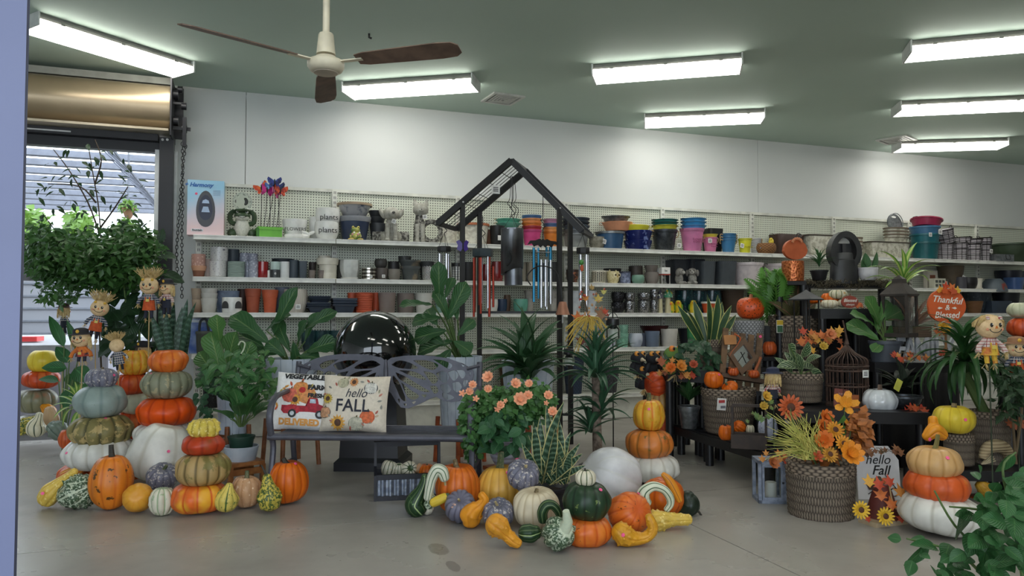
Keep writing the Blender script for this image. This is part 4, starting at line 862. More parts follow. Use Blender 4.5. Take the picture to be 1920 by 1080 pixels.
pot(3,1825,30,565,'brown wood grain bowl under the dark basins',pat('ring',(124,84,48),(98,64,36),1,80.,.6),'dish',back=.1); pot(3,1866,54,565,'dark blue rectangular planter with faint lettering',M((46,58,74),.5),'slant',back=.12,sq=9,sy=.55); pot(3,1830,48,548,'dark speckled basin resting behind the wood bowl',M((36,46,56),.5,n=(40.,(80,92,100),.6,.65)),'bowl',back=.26); pot(3,1885,44,549,'dark navy basin behind the blue planter',M((28,32,40),.5),'bowl',back=.26); pot(3,1912,24,570,'olive green tub at the frame edge',M((92,100,60),.5),'tub',back=.1)
# ---- fourth shelf ----
p,wm,h,d=place(4,385,30,621,back=.08); t=T('watering_can','dark olive metal watering pail with an arched handle','watering can',p); b=pot_mb('slant',wm/2,h); O('body',b,M((70,74,66),.5),t); b=MB();b.tube(cr([(-wm*.3,0,h),(-wm*.22,0,h*1.45),(wm*.1,0,h*1.5),(wm*.25,0,h)],5),.011,8); O('handle',b,M((50,56,60),.5),t); b=MB();b.lathe([(wm*.51,h*.88),(wm*.53,h*.92),(wm*.51,h)],24,cap=False); O('rim',b,M((84,88,80),.5),t)
p,wm,h,d=place(4,380,44,598,back=.2); t=T('product_box','blue printed box behind the dark watering pail','box',p); m=NT('blue_print'); m.fin(m.mix(m.sstep(m.noise(7.),.35,.65),C(52,92,176),C(150,172,214)),.4); b=MB();b.box((0,.06,h/2),(wm,.12,h)); O('carton',b,m.m,t,smooth=False); b=MB();b.box((.0,-.001,h*.94),(wm*.9,.002,h*.08)); O('print_band',b,M((214,222,236),.4),t,smooth=False)
t=pot(4,497,30,628,'white pot with a red floral print on the fourth shelf',pat('swirl',(220,218,214),(150,60,70),1,16.,.4,thr=.62),'cyl',back=.14); pot(4,534,22,626,'white pot with a dark floral print behind fig leaves',pat('swirl',(222,220,216),(90,40,50),1,18.,.4,thr=.64),'slant',back=.12); pot(4,465,26,622,'dark brown pot on the fourth shelf',DBR,'taper',back=.2)
DTE=pat('swirl',(26,52,60),(46,80,84),1,12.,.3)
for cx,l in((580,'nearest the floral pot'),(606,'in the middle of the row'),(634,'nearest the black sphere')): pot(4,cx,30,620,'dark teal wavy rimmed pot '+l,DTE,'bowl',back=.16,group='dark teal wavy pots')
t=pot(4,1113,24,612,'white and grey patterned box pot behind dried leaves',pat('swirl',(178,180,190),(110,112,128),1,20.,.5),'slant',back=.2,sq=8); pot(4,1143,24,621,'pale grey pot with blue speckles under the glass lantern',pat('dots',(176,180,190),(120,126,150),1,55.,.4,thr=.3),'slant',back=.1)
pot(4,1166,24,625,'lower mint crackle glazed pot',M((134,184,160),.35,n=(40.,(110,160,138),.4,.6)),'slant',back=.1,group='mint crackle pots'); pot(4,1167,22,609,'upper mint crackle glazed pot',M((150,194,172),.35,n=(40.,(124,170,148),.4,.6)),'slant',base=625,back=.12,group='mint crackle pots')
pot(4,1191,27,625,'pale blue white rounded pot',M((186,192,204),.25,n=(6.,(156,164,180),.45,.6)),'round',back=.08); pot(4,1207,18,625,'blue grey pot behind the pale rounded pot',M((116,124,146),.4),'slant',back=.22); pot(4,1222,28,621,'blue grey tapered pot',M((106,120,142),.4),'slant',back=.08); pot(4,1226,54,611,'wide maroon dish behind the blue grey pot',M((66,24,26),.4),'dish',back=.28,base=628); pot(4,1254,32,617,'off white pot with a carved wavy pattern',M((206,202,194),.5,bump=(26.,.9)),'slant',back=.08); pot(4,1290,40,616,'dark navy pot behind the green frog statue',M((30,34,44),.4),'taper',back=.2)
# base deck goods seen between the plants
for cx,w,tp,l,c in((875,40,700,'dark woven basket low behind the white planter',(70,64,62)),(960,50,690,'brown wicker basket low behind the peace lily',(104,78,56)),(1010,44,700,'tan wicker basket low behind the peace lily',(140,108,72)),(1075,40,670,'dark blue ceramic pot low beside the yucca',(44,60,84)),(400,36,690,'black grow pot low behind the pothos',(36,36,38)),(1140,40,690,'dark grey pot low behind the yucca leaves',(70,72,76))):
    pot(5,cx,w,tp,l,pat('weave',tuple(x*.7 for x in c),c,18,50.,.7),'taper',back=.16)
# ================= pumpkins and gourds =================
def pmat(main,groove=None,spot=None,thr=.6,ss=9.,lo=.1,hi=.8,patch=None,pthr=.55,ps=5.,rough=.38,bump=0,bs=30.,key=None,soft=.06):
    k=('pm',tuple(main),groove and tuple(groove),spot and tuple(spot),thr,ss,lo,hi,patch and tuple(patch),pthr,ps,rough,bump,bs,soft)
    if k in _mc: return _mc[k]
    t=NT('pumpkin_skin'); col=t.mix(t.sstep(t.noise(7.,None,4),.3,.75),C(main),C(tuple(x*.88 for x in main)))
    if patch: col=t.mix(t.sstep(t.noise(ps,None,3),pthr,pthr+.16),col,C(patch))
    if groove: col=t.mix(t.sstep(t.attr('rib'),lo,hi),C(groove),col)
    if spot: col=t.mix(t.sstep(t.noise(ss*1.7,None,5,.62),thr-.035,thr+soft-.035),col,C(spot))
    if bump: t.bump(t.noise(bs,None,4),bump,.006)
    _mc[k]=t.fin(col,rough,0,.35); return _mc[k]
STEMG=M((74,88,58),.7,n=(60.,(120,116,84),.4,.7)); STEMB=M((98,84,58),.75,n=(60.,(140,124,92),.4,.7)); STEMD=M((46,44,38),.75,n=(60.,(70,64,54),.4,.7)); STEMT=M((176,160,116),.75); PINK=M((250,96,150),.5)
def pumpkin_mb(w,h,ribs=12,depth=.07,dimple=.22,taper=0.,lump=.03,seed=1,wart=0.,ws=9.,power=.78,bdim=.5,nlat=22,tw=0):
    nph=max(48,ribs*6); rr=random.Random(seed); b=MB(); vs=[];rib=[];off=rr.random()*50
    jit=[1+(rr.random()-.5)*.5 for _ in range(ribs)]
    for i in range(nlat+1):
        t=PI*i/nlat; st=math.sin(t); r0=max(.002,st**power); z0=-math.cos(t)
        for k in range(nph):
            ph=2*PI*k/nph+tw*z0; ci=abs(math.sin(ribs*(2*PI*k/nph)/2))**.45; dj=depth*jit[int(ribs*k/nph)%ribs]
            r=r0*(1-dj*(1-ci)*min(1,st*1.6)); z=z0
            dm=dimple if z0>0 else dimple*bdim
            z-=math.copysign(1,z0)*dm*math.exp(-(r/.36)**2)*(1 if abs(z0)>.2 else 0)
            r*=1+taper*(-z0)
            q=Vector((math.cos(ph)*r,math.sin(ph)*r,z)); f=1+lump*noise.noise(q*1.7+Vector((off,0,0)))*2
            if wart:
                c=noise.cell_vector(q*ws+Vector((off,3,5))) if False else None
                v=noise.voronoi(q*ws+Vector((off,1,2)))[0][0]; f+=wart*max(0,1-v*2.6)
            vs.append((q.x*f*w/2,q.y*f*w/2,q.z*f*h/2)); rib.append(ci*min(1,st*1.4+.0))
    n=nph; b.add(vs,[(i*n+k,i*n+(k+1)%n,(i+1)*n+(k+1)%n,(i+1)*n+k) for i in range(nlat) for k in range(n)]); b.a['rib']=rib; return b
def stem_mb(base,tip,r0,r1,bend=0,n=10,side=0.):
    base=Vector(base);tip=Vector(tip);m=(base+tip)/2+Vector((bend,side,0)); pts=[tuple(base),tuple(base*.6+m*.4+(tip-base)*.05),tuple(m),tuple(tip)]
    c=cr([p+(r,) for p,r in zip(pts,(r0*1.5,r0,(r0+r1)/2,r1))],4); b=MB()
    ps=[Vector(x[:3]) for x in c]; rs=[x[3] for x in c]; b.tube(ps,rs,n)
    # ridged
    for i in range(len(b.v)):
        if (i%n)%2: p=ps[min(i//n,len(ps)-1)]; b.v[i]=tuple(p+(Vector(b.v[i])-p)*.72)
    return b
_pd=[None]
def pk(cx,cy,w,h,label,mat,d=None,ribs=12,depth=.07,stem=None,tilt=(0,0,0),sticker=None,sm=STEMG,name='pumpkin',cat='pumpkin',group=None,tall=1,**kw):
    """pumpkin seen centred at a pixel; without d it rests on the floor. stem=(height px, bend px, radius px)"""
    if d is None: d=CH*F/((cy-590)+h/2)
    c=P(cx,cy,d); q=d/F; _pd[0]=d; seed=int(cx*7+cy)
    t=T(name,label,cat,c,0,group); wm,hm=w*q,h*q
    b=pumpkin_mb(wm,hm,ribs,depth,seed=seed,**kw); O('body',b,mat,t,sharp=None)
    if stem:
        z0=hm/2*(1-kw.get('dimple',.22))-.004
        b=stem_mb((0,0,z0-.01),(stem[1]*q,0,z0+stem[0]*q),stem[2]*q,stem[2]*q*.75,stem[1]*q*.1); O('stem',b,sm,t,'dry stem')
    t.rotation_euler=tuple(R(a) for a in tilt)
    if sticker:
        a=R(sticker[0]); zz=sticker[1]; rr_=(max(.02,1-zz*zz))**.39
        nrm=Vector((math.cos(a)*rr_/wm,math.sin(a)*rr_/wm,zz/hm)).normalized(); pos=Vector((math.cos(a)*rr_*wm/2,math.sin(a)*rr_*wm/2,zz*hm/2))+nrm*.002
        b=MB();b.lathe([(.001,0),(.009,0),(.009,.0025),(.001,.003)],14,c=pos,rot=nrm.to_track_quat('Z','Y').to_matrix()); O('price_sticker',b,PINK,t,'pink round price sticker')
    return t
def gourd(pts,label,mat,d=None,stem=None,rib=(8,.06),wart=0.,ws=30.,name='gourd',sm=STEMT,dz=None,lump=.05,nseg=6,cat='gourd',group=None,sticker=None,n=64):
    nseg=8
    if wart: nseg,wart=10,wart*1.8
    """gourd along pixel points (px,py,radius px); stem=(px,py,r0,r1) from the last point"""
    if d is None:
        lo=max(y+r for x,y,r in pts); d=CH*F/(lo-590)
    q=d/F; P0=P(pts[0][0],pts[0][1],d); t=T(name,label,cat,P0,0,group)
    dz=dz or [0]*len(pts)
    pp=[tuple(P(x,y,d+e)-P0)+(r*q,) for (x,y,r),e in zip(pts,dz)]
    c=cr(pp,nseg)
    # rounded ends
    a,b_=c[0],c[-1]; v0=(Vector(c[0][:3])-Vector(c[1][:3])).normalized(); v1=(Vector(c[-1][:3])-Vector(c[-2][:3])).normalized(); pre=[];post=[]
    for k in range(1,6):
        th=PI/2*k/5; pre.append(tuple(Vector(a[:3])+v0*a[3]*math.sin(th)*.8)+(max(.0008,a[3]*math.cos(th)),)); post.append(tuple(Vector(b_[:3])+v1*b_[3]*math.sin(th)*.7)+(max(.0008,b_[3]*math.cos(th)),))
    c=pre[::-1]+c+post; ps=[Vector(x[:3]) for x in c]; rs=[x[3] for x in c]
    m=MB(); m.tube(ps,rs,n,cap=False); ribs=[];off=pts[0][0]*.37
    for i,v in enumerate(m.v):
        p=ps[i//n]; e=Vector(v)-p; ci=abs(math.sin(rib[0]*PI*(i%n)/n))**.5; f=1-rib[1]*(1-ci)
        f+=lump*noise.noise(Vector(v)*20+Vector((off,0,0)))
        if wart: f+=wart*max(0,1-2.4*noise.voronoi(Vector(v)*ws+Vector((off,0,0)))[0][0])
        m.v[i]=tuple(p+e*f); ribs.append(ci)
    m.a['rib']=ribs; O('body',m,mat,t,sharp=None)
    if stem:
        L=Vector(c[-6][:3]); tip=P(stem[0],stem[1],d)-P0; mm=MB(); mm.tube([L*.9+tip*.1,(L+tip)/2+Vector((0,0,.004)),tip],[stem[2]*q,(stem[2]+stem[3])/2*q,stem[3]*q],7); O('stem',mm,sm,t,'dry stem')
    if sticker:
        p=P(sticker[0],sticker[1],d-(sticker[2] if len(sticker)>2 else .03))-P0; mm=MB(); mm.lathe([(.001,0),(.009,0),(.009,.003),(.001,.003)],12,c=p,rot=Matrix.Rotation(PI/2,3,'X')); O('price_sticker',mm,PINK,t,'pink round price sticker')
    return t
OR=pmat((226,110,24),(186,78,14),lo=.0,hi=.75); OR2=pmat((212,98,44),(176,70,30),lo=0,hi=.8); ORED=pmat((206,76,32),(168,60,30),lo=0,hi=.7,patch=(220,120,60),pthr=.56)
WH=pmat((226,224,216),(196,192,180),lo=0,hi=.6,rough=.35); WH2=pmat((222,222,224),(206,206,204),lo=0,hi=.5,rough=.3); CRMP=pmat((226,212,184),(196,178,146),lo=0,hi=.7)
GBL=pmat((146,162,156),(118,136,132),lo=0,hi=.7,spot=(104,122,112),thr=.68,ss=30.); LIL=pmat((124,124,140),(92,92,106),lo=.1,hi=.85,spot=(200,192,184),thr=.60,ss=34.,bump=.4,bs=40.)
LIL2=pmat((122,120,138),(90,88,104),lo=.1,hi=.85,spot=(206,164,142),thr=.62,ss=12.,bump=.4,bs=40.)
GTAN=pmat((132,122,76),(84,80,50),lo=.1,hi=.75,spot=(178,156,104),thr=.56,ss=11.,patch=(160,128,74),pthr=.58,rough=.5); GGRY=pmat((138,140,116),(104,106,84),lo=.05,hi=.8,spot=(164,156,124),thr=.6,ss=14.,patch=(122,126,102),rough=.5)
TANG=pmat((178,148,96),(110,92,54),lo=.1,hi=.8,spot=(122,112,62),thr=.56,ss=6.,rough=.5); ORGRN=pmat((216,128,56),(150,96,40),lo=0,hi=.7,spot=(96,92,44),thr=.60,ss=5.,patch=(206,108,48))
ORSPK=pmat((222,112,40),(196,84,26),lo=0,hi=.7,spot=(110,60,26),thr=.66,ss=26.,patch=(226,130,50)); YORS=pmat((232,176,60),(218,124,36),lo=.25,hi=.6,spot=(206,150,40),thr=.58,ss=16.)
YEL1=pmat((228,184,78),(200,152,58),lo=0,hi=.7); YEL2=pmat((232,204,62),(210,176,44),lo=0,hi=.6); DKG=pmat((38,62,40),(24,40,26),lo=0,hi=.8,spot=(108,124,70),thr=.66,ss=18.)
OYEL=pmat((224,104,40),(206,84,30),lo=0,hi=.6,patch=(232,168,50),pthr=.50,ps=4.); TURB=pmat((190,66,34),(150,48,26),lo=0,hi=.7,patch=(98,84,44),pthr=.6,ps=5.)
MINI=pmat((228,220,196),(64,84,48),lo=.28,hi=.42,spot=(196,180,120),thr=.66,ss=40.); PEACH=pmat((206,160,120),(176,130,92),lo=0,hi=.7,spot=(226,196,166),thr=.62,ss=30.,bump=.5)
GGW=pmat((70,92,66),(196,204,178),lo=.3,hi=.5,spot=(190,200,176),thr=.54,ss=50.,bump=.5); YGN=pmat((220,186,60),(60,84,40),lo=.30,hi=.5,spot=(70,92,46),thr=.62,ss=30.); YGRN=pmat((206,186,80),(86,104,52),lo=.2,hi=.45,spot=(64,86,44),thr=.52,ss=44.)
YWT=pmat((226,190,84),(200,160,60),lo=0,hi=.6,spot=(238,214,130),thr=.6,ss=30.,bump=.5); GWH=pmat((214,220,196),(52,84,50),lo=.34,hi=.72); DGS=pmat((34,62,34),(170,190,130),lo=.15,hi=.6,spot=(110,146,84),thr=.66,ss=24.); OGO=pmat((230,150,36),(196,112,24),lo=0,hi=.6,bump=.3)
# ---- pumpkin towers beside the door ----
dA=4.95
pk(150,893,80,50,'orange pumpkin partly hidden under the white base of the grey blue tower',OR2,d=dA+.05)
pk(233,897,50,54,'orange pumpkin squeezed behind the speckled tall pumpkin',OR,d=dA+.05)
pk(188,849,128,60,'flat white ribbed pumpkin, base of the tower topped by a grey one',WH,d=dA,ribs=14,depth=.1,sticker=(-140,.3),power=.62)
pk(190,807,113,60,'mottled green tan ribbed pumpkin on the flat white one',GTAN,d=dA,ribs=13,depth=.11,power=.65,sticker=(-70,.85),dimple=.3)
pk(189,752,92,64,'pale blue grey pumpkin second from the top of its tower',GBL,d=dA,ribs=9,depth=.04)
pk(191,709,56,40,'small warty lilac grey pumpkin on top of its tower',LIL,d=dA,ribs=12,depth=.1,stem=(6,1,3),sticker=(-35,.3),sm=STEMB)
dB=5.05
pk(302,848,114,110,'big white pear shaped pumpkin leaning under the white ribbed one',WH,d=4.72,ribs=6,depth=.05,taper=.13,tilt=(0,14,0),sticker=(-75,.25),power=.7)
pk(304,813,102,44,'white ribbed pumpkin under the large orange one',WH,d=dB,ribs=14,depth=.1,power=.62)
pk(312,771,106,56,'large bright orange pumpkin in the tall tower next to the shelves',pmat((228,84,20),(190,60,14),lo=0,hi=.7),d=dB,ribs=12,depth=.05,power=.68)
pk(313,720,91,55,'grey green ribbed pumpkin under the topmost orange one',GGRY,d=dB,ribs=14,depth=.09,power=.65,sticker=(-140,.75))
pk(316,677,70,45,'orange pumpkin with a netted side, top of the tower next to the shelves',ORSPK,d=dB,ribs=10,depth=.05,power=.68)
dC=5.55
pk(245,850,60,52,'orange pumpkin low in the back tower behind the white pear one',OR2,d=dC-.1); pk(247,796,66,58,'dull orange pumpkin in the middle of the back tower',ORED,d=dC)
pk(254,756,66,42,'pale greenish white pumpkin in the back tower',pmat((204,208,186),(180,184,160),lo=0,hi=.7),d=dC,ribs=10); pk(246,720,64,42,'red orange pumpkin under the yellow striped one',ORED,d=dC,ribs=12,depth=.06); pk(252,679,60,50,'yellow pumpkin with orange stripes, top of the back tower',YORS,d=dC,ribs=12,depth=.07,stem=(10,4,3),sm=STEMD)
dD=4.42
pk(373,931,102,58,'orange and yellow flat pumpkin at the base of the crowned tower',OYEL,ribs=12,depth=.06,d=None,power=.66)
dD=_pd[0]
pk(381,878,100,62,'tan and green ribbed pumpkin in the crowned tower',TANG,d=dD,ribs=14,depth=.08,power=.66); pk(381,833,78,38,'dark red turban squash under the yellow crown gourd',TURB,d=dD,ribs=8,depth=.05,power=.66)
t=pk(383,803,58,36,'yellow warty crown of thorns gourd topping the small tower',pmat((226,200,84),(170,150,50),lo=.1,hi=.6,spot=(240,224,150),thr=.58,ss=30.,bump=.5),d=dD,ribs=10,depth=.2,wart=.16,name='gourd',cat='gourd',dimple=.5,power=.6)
# floor row beside the door
pk(209,902,76,102,'tall orange pumpkin with dark warty spots and a dark stem',pmat((222,126,36),(196,100,24),lo=0,hi=.7,spot=(86,56,26),thr=.63,ss=12.,soft=.03),ribs=10,depth=.04,stem=(24,-2,6),sm=STEMD,taper=.04,dimple=.12,power=.8)
pk(259,933,54,56,'small round golden yellow pumpkin facing forward on the floor',pmat((226,160,54),(214,146,44),spot=(220,120,50),thr=.8),ribs=10,depth=.015,tilt=(70,0,0),dimple=.08,power=.95)
pk(304,894,58,46,'small lilac grey pumpkin in front of the white pear pumpkin',LIL,d=4.5,ribs=12,depth=.1,stem=(10,6,4),sm=STEMG,tilt=(30,0,10))
pk(304,940,46,52,'cream and green crown gourd standing on the floor',pmat((224,218,196),(150,170,130),lo=.1,hi=.6,spot=(160,180,140),thr=.62,ss=20.),ribs=10,depth=.16,wart=.10,name='gourd',cat='gourd',taper=-.05,dimple=.05)
gourd([(88,935,17),(98,922,19),(112,908,13),(128,893,8),(140,884,7)],'yellow crookneck gourd lying at the end of the floor row',YWT,stem=None,rib=(8,.12),sticker=(80,925,.07))
gourd([(128,931,22),(148,921,32),(163,914,24)],'dark green and white warty gourd on the floor',GGW,rib=(9,.12),wart=.16,ws=34.,lump=.15)
gourd([(125,892,13),(140,886,13),(150,880,9)],'orange and yellow small gourd behind the crookneck',pmat((222,130,60),(206,180,70),lo=.2,hi=.5),d=4.85,rib=(8,.1))
gourd([(424,942,22),(425,932,22),(428,918,12),(430,910,7)],'yellow gourd with green stripes between tower and peach pumpkin',pmat((224,200,100),(70,96,44),lo=.3,hi=.62,spot=(80,100,50),thr=.6,ss=30.),rib=(10,.1))
pk(462,921,58,60,'peach coloured warty pumpkin with a green stem',PEACH,ribs=10,depth=.07,stem=(16,1,5),wart=.05,ws=7.)
gourd([(506,942,20),(505,930,22),(502,908,12),(500,894,8)],'yellow and dark green warty gourd with a thin curled stem',YGRN,stem=(490,872,2.5,1.5),rib=(10,.12),wart=.12,ws=34.,sm=STEMD)
pk(540,902,76,82,'round bright orange pumpkin with a black stem beside the bench',OR,ribs=14,depth=.045,stem=(12,-9,6),sm=STEMD,sticker=(-60,.85),power=.85)
# tower at the far end by the door
dF=6.3
pk(58,793,50,34,'white pumpkin at the base of the tower by the door post',WH,d=dF); pk(68,751,72,46,'grey green pumpkin with a reddish top by the door post',pmat((138,136,110),(104,104,80),lo=0,hi=.8,patch=(176,108,80),pthr=.58),d=dF,ribs=12); pk(77,711,64,36,'orange pumpkin under the yellow one by the door post',ORED,d=dF,ribs=12,depth=.05); pk(81,677,52,44,'round yellow pumpkin on top of the tower by the door post',YEL2,d=dF,ribs=9,depth=.03)
gourd([(68,806,17),(68,796,15),(72,785,8),(74,777,6)],'white gourd with dark green stripes by the door post',pmat((226,218,186),(50,66,44),lo=.25,hi=.6),d=5.9,rib=(8,.1)); gourd([(42,800,16),(58,794,14),(70,784,7)],'yellow and green warty gourd by the door post',YGRN,d=6.1,rib=(8,.1),wart=.12)
gourd([(94,772,12),(86,766,10),(80,762,5)],'bright orange folded gourd by the door post',OGO,d=6.2,rib=(6,.2)); gourd([(94,800,14),(95,785,15),(93,768,9)],'tan speckled gourd leaning by the door post',pmat((202,168,130),(170,130,96),lo=0,hi=.6),d=6.1,rib=(9,.12)); gourd([(112,812,16),(106,805,18),(98,800,12)],'grey green striped gourd by the white striped one',pmat((120,134,120),(76,92,80),lo=.1,hi=.6),d=5.9,rib=(10,.15),wart=.05)
pk(126,823,30,38,'small orange pumpkin beside the flat white base',OR2,d=5.4)
# ---- middle display ----
pk(858,914,84,92,'orange pumpkin with a grey green stem beside the crate',pmat((218,112,34),(184,84,20),lo=0,hi=.75),ribs=16,depth=.05,stem=(18,-5,6),sm=STEMB,d=4.13,power=.72)
pk(938,913,88,86,'yellow pumpkin with a tall green stem in the middle of the display',pmat((224,172,76),(198,146,58),lo=0,hi=.7),ribs=16,depth=.04,stem=(34,2,8),sticker=(-85,.75),taper=.04)
pk(981,890,62,54,'lilac grey pumpkin resting against the yellow one',LIL,d=3.98,ribs=14,depth=.1,tilt=(38,0,0),sticker=(110,.6),stem=(6,0,4),sm=STEMT)
pk(863,949,60,62,'lilac and peach pumpkin tipped forward next to the orange one',LIL2,ribs=13,depth=.1,tilt=(48,-20,0),stem=(10,-3,3),sm=STEMT); pk(934,962,60,54,'lilac grey pumpkin lying in front of the yellow one',LIL,ribs=13,depth=.1,tilt=(30,-10,0),stem=(12,-6,3),sm=STEMT)
pk(1005,951,88,74,'cream pumpkin with a dark stem stub',CRMP,ribs=15,depth=.04,stem=(8,4,5),sm=STEMB,tilt=(8,-6,0),power=.75)
pk(1100,994,94,56,'orange pumpkin under the dark green one',ORSPK,ribs=12,depth=.05,d=3.6,power=.66); pk(1100,938,92,72,'dark green pumpkin stacked on the orange one',DKG,d=3.6,ribs=12,depth=.05,sticker=(-70,.7),power=.75); pk(1098,896,40,32,'mini white and green striped squash on the dark green pumpkin',MINI,d=3.58,ribs=10,depth=.12,stem=(7,-1,2.5),sm=STEMD)
pk(1148,895,112,112,'huge smooth white pumpkin lying on its side',WH2,d=4.35,ribs=9,depth=.06,tilt=(10,-62,0),taper=-.05,dimple=.06,power=.8)
pk(1180,963,80,78,'orange pumpkin tipped forward showing its stem scar',ORSPK,ribs=12,depth=.04,tilt=(62,6,0),d=3.76,sticker=(70,.65),stem=(2,0,5),sm=STEMT,dimple=.1)
dE=4.95
pk(1221,876,106,52,'white ribbed pumpkin at the base of the tower with the yellow striped one',WH,d=dE-.0,ribs=12,depth=.07,power=.62); pk(1217,831,90,56,'orange and green blotched pumpkin in the middle of its tower',ORGRN,d=dE,ribs=12,depth=.05,power=.66); pk(1217,778,60,62,'yellow striped pumpkin with a green stem on top of its tower',YORS,d=dE,ribs=10,depth=.05,stem=(18,0,5),sticker=(-120,.45),sm=STEMG)
dG=5.9
pk(1243,800,36,44,'orange pumpkin low in the back tower behind the yellow striped one',ORED,d=dG); pk(1236,754,50,46,'tan and red striped pumpkin in the back tower',pmat((176,140,88),(150,80,50),lo=.15,hi=.5),d=dG,ribs=12,depth=.1); pk(1228,722,52,34,'bright orange pumpkin lying below the black crow dolls',pmat((216,84,40),(180,60,26),lo=0,hi=.7),d=dG,ribs=12,depth=.06,tilt=(0,80,0))
pk(1243,931,80,74,'large orange pumpkin behind the curled striped gourd',OR,d=4.1,ribs=10,depth=.04)
gourd([(1278,960,16),(1290,945,22),(1288,930,14)],'dark green round gourd behind the large orange pumpkin',pmat((34,48,36),(26,36,28)),d=4.1,stem=(1316,968,3,2),sm=STEMD)
gourd([(1244,890,5),(1254,900,8),(1264,918,9),(1274,938,6)],'orange and black edged curved gourd on the large orange pumpkin',pmat((226,144,40),(60,50,30),lo=.1,hi=.3),d=3.93,rib=(3,.1))
gourd([(1213,943,9),(1206,932,13),(1210,920,11),(1225,912,9),(1243,917,8),(1255,931,8),(1257,945,7),(1250,956,6)],'curled green and white striped gourd in a hook shape',GWH,d=3.86,rib=(6,.1))
gourd([(1228,978,20),(1245,975,17),(1262,974,12),(1282,974,11),(1292,974,9)],'pale yellow warty long gourd at the end of the row',YWT,d=3.82,rib=(7,.1),wart=.12,ws=40.,sticker=(1222,969,.09))
gourd([(1162,996,18),(1172,1004,20),(1196,1010,12),(1216,1004,10),(1224,990,10),(1220,976,9),(1216,968,7)],'golden warty swan neck gourd curled in front',pmat((222,158,40),(190,124,24),lo=0,hi=.6,bump=.6,bs=50.),rib=(7,.06),wart=.14,ws=45.,sticker=(1168,1003,.09))
gourd([(784,952,20),(779,942,20),(790,920,12),(796,904,9),(797,893,7)],'dark green streaked bottle gourd leaning on the crate',DGS,d=4.08,rib=(10,.05))
gourd([(802,933,8),(806,912,9),(811,894,10),(819,881,11),(829,884,11),(834,897,9)],'white gourd with green stripes arched like a swan neck',pmat((214,216,196),(60,96,60),lo=.3,hi=.68),d=3.98,stem=(835,910,3,2),rib=(8,.1))
gourd([(805,930,10),(808,938,10),(803,948,9)],'dark green knobbly gourd at the foot of the swan neck gourd',GGW,d=4.0,rib=(8,.1),wart=.1)
gourd([(812,943,8),(822,938,9),(835,932,8)],'small yellow gourd with a green tip',pmat((230,196,66),(210,176,50),lo=0,hi=.5),d=3.96,stem=(843,929,6,4),rib=(7,.05),sm=M((50,76,44),.5))
pk(802,953,24,24,'small white round gourd on the floor by the green gourd',pmat((222,218,200),(190,186,160)),ribs=9,depth=.04,name='gourd',cat='gourd',tilt=(60,0,0))
gourd([(884,975,18),(884,964,22),(892,955,16),(900,948,10),(908,936,9),(903,928,8)],'bright orange folded winged gourd with a curled neck',OGO,rib=(5,.2),lump=.2,d=3.85)
gourd([(928,982,21),(938,990,20),(950,1002,13),(962,1013,12),(972,1019,9)],'orange warty gourd with a long ridged neck',pmat((226,154,44),(200,124,26),lo=0,hi=.6,bump=.6,bs=50.),rib=(7,.12),wart=.12,ws=40.)
gourd([(985,1000,17),(996,1000,18),(1006,998,13)],'dark green striped egg gourd by the cream pumpkin',DGS,rib=(10,.1),d=3.58,stem=(980,1008,2.5,1.5))
gourd([(1018,975,9),(1017,960,10),(1024,948,10),(1036,947,9),(1046,958,8),(1050,972,6)],'dark green striped crook neck gourd hooked in front of the cream pumpkin',DGS,d=3.66,rib=(7,.08))
t=pk(1047,1000,64,60,'white and green winged star gourd in front',GGW,d=3.48,ribs=7,depth=.42,wart=.08,name='gourd',cat='gourd',tilt=(60,20,0),power=.7,dimple=.02)
q=3.48/F; b=MB();b.tube([(0,0,.05),(-.01,.03,.10),(-.04,.06,.13)],[.034,.024,.016],10); O('neck',b,GGW,t)
# minis in the crate
dM=4.62
for cx,cy,w,h,l,m,tl in((729,879,30,33,'mini cream and green striped squash at the end of the crate',MINI,(0,15,0)),(747,882,22,30,'mini speckled squash half hidden in the crate',MINI,(20,0,0)),(767,880,32,32,'mini white and green squash facing forward in the crate',MINI,(70,0,0)),(800,885,32,32,'mini orange pumpkin in the crate',OR,(0,0,0)),(786,878,14,20,'mini tan squash wedged in the crate',PEACH,(0,30,0))):
    pk(cx,cy,w,h,l,m,d=dM,ribs=10,depth=.12,tilt=tl,stem=(4,1,2) if m is OR else None)
# ---- harvest tables ----
pk(1763,961,144,76,'big flat white pumpkin on the floor under the orange one',WH,ribs=12,depth=.04,power=.66,tilt=(0,6,0)); dH=_pd[0]
pk(1756,910,114,60,'orange flat pumpkin between the white and tan ones',pmat((212,92,38),(184,72,24),lo=0,hi=.6,patch=(232,150,50),pthr=.62),d=dH,ribs=12,depth=.04,power=.66,tilt=(0,4,0)); pk(1752,867,96,64,'tan pumpkin with a curved green stem on the orange one',pmat((212,168,112),(184,140,84),lo=0,hi=.7),d=dH,ribs=12,depth=.06,stem=(28,10,5),sticker=(-110,.5),sm=M((120,110,62),.7))
pk(1788,786,74,54,'round yellow pumpkin with a brown stem on the woven basket',YEL2,d=4.42,ribs=12,depth=.03,stem=(10,2,6),sm=STEMB,sticker=(-110,.15)); pk(1801,862,28,32,'small orange pumpkin behind the tan one',OR2,d=4.5,stem=(8,-3,3),sm=STEMB)
gourd([(1738,818,10),(1752,808,15),(1768,816,11)],'orange winged gourd lobes hanging over the tan pumpkin',OGO,d=3.88,rib=(6,.2),lump=.2,sticker=(1743,824,.06)); gourd([(1752,806,12),(1750,794,9),(1749,785,8)],'upright orange gourd neck behind the tan pumpkin',OGO,d=3.9,rib=(6,.1))
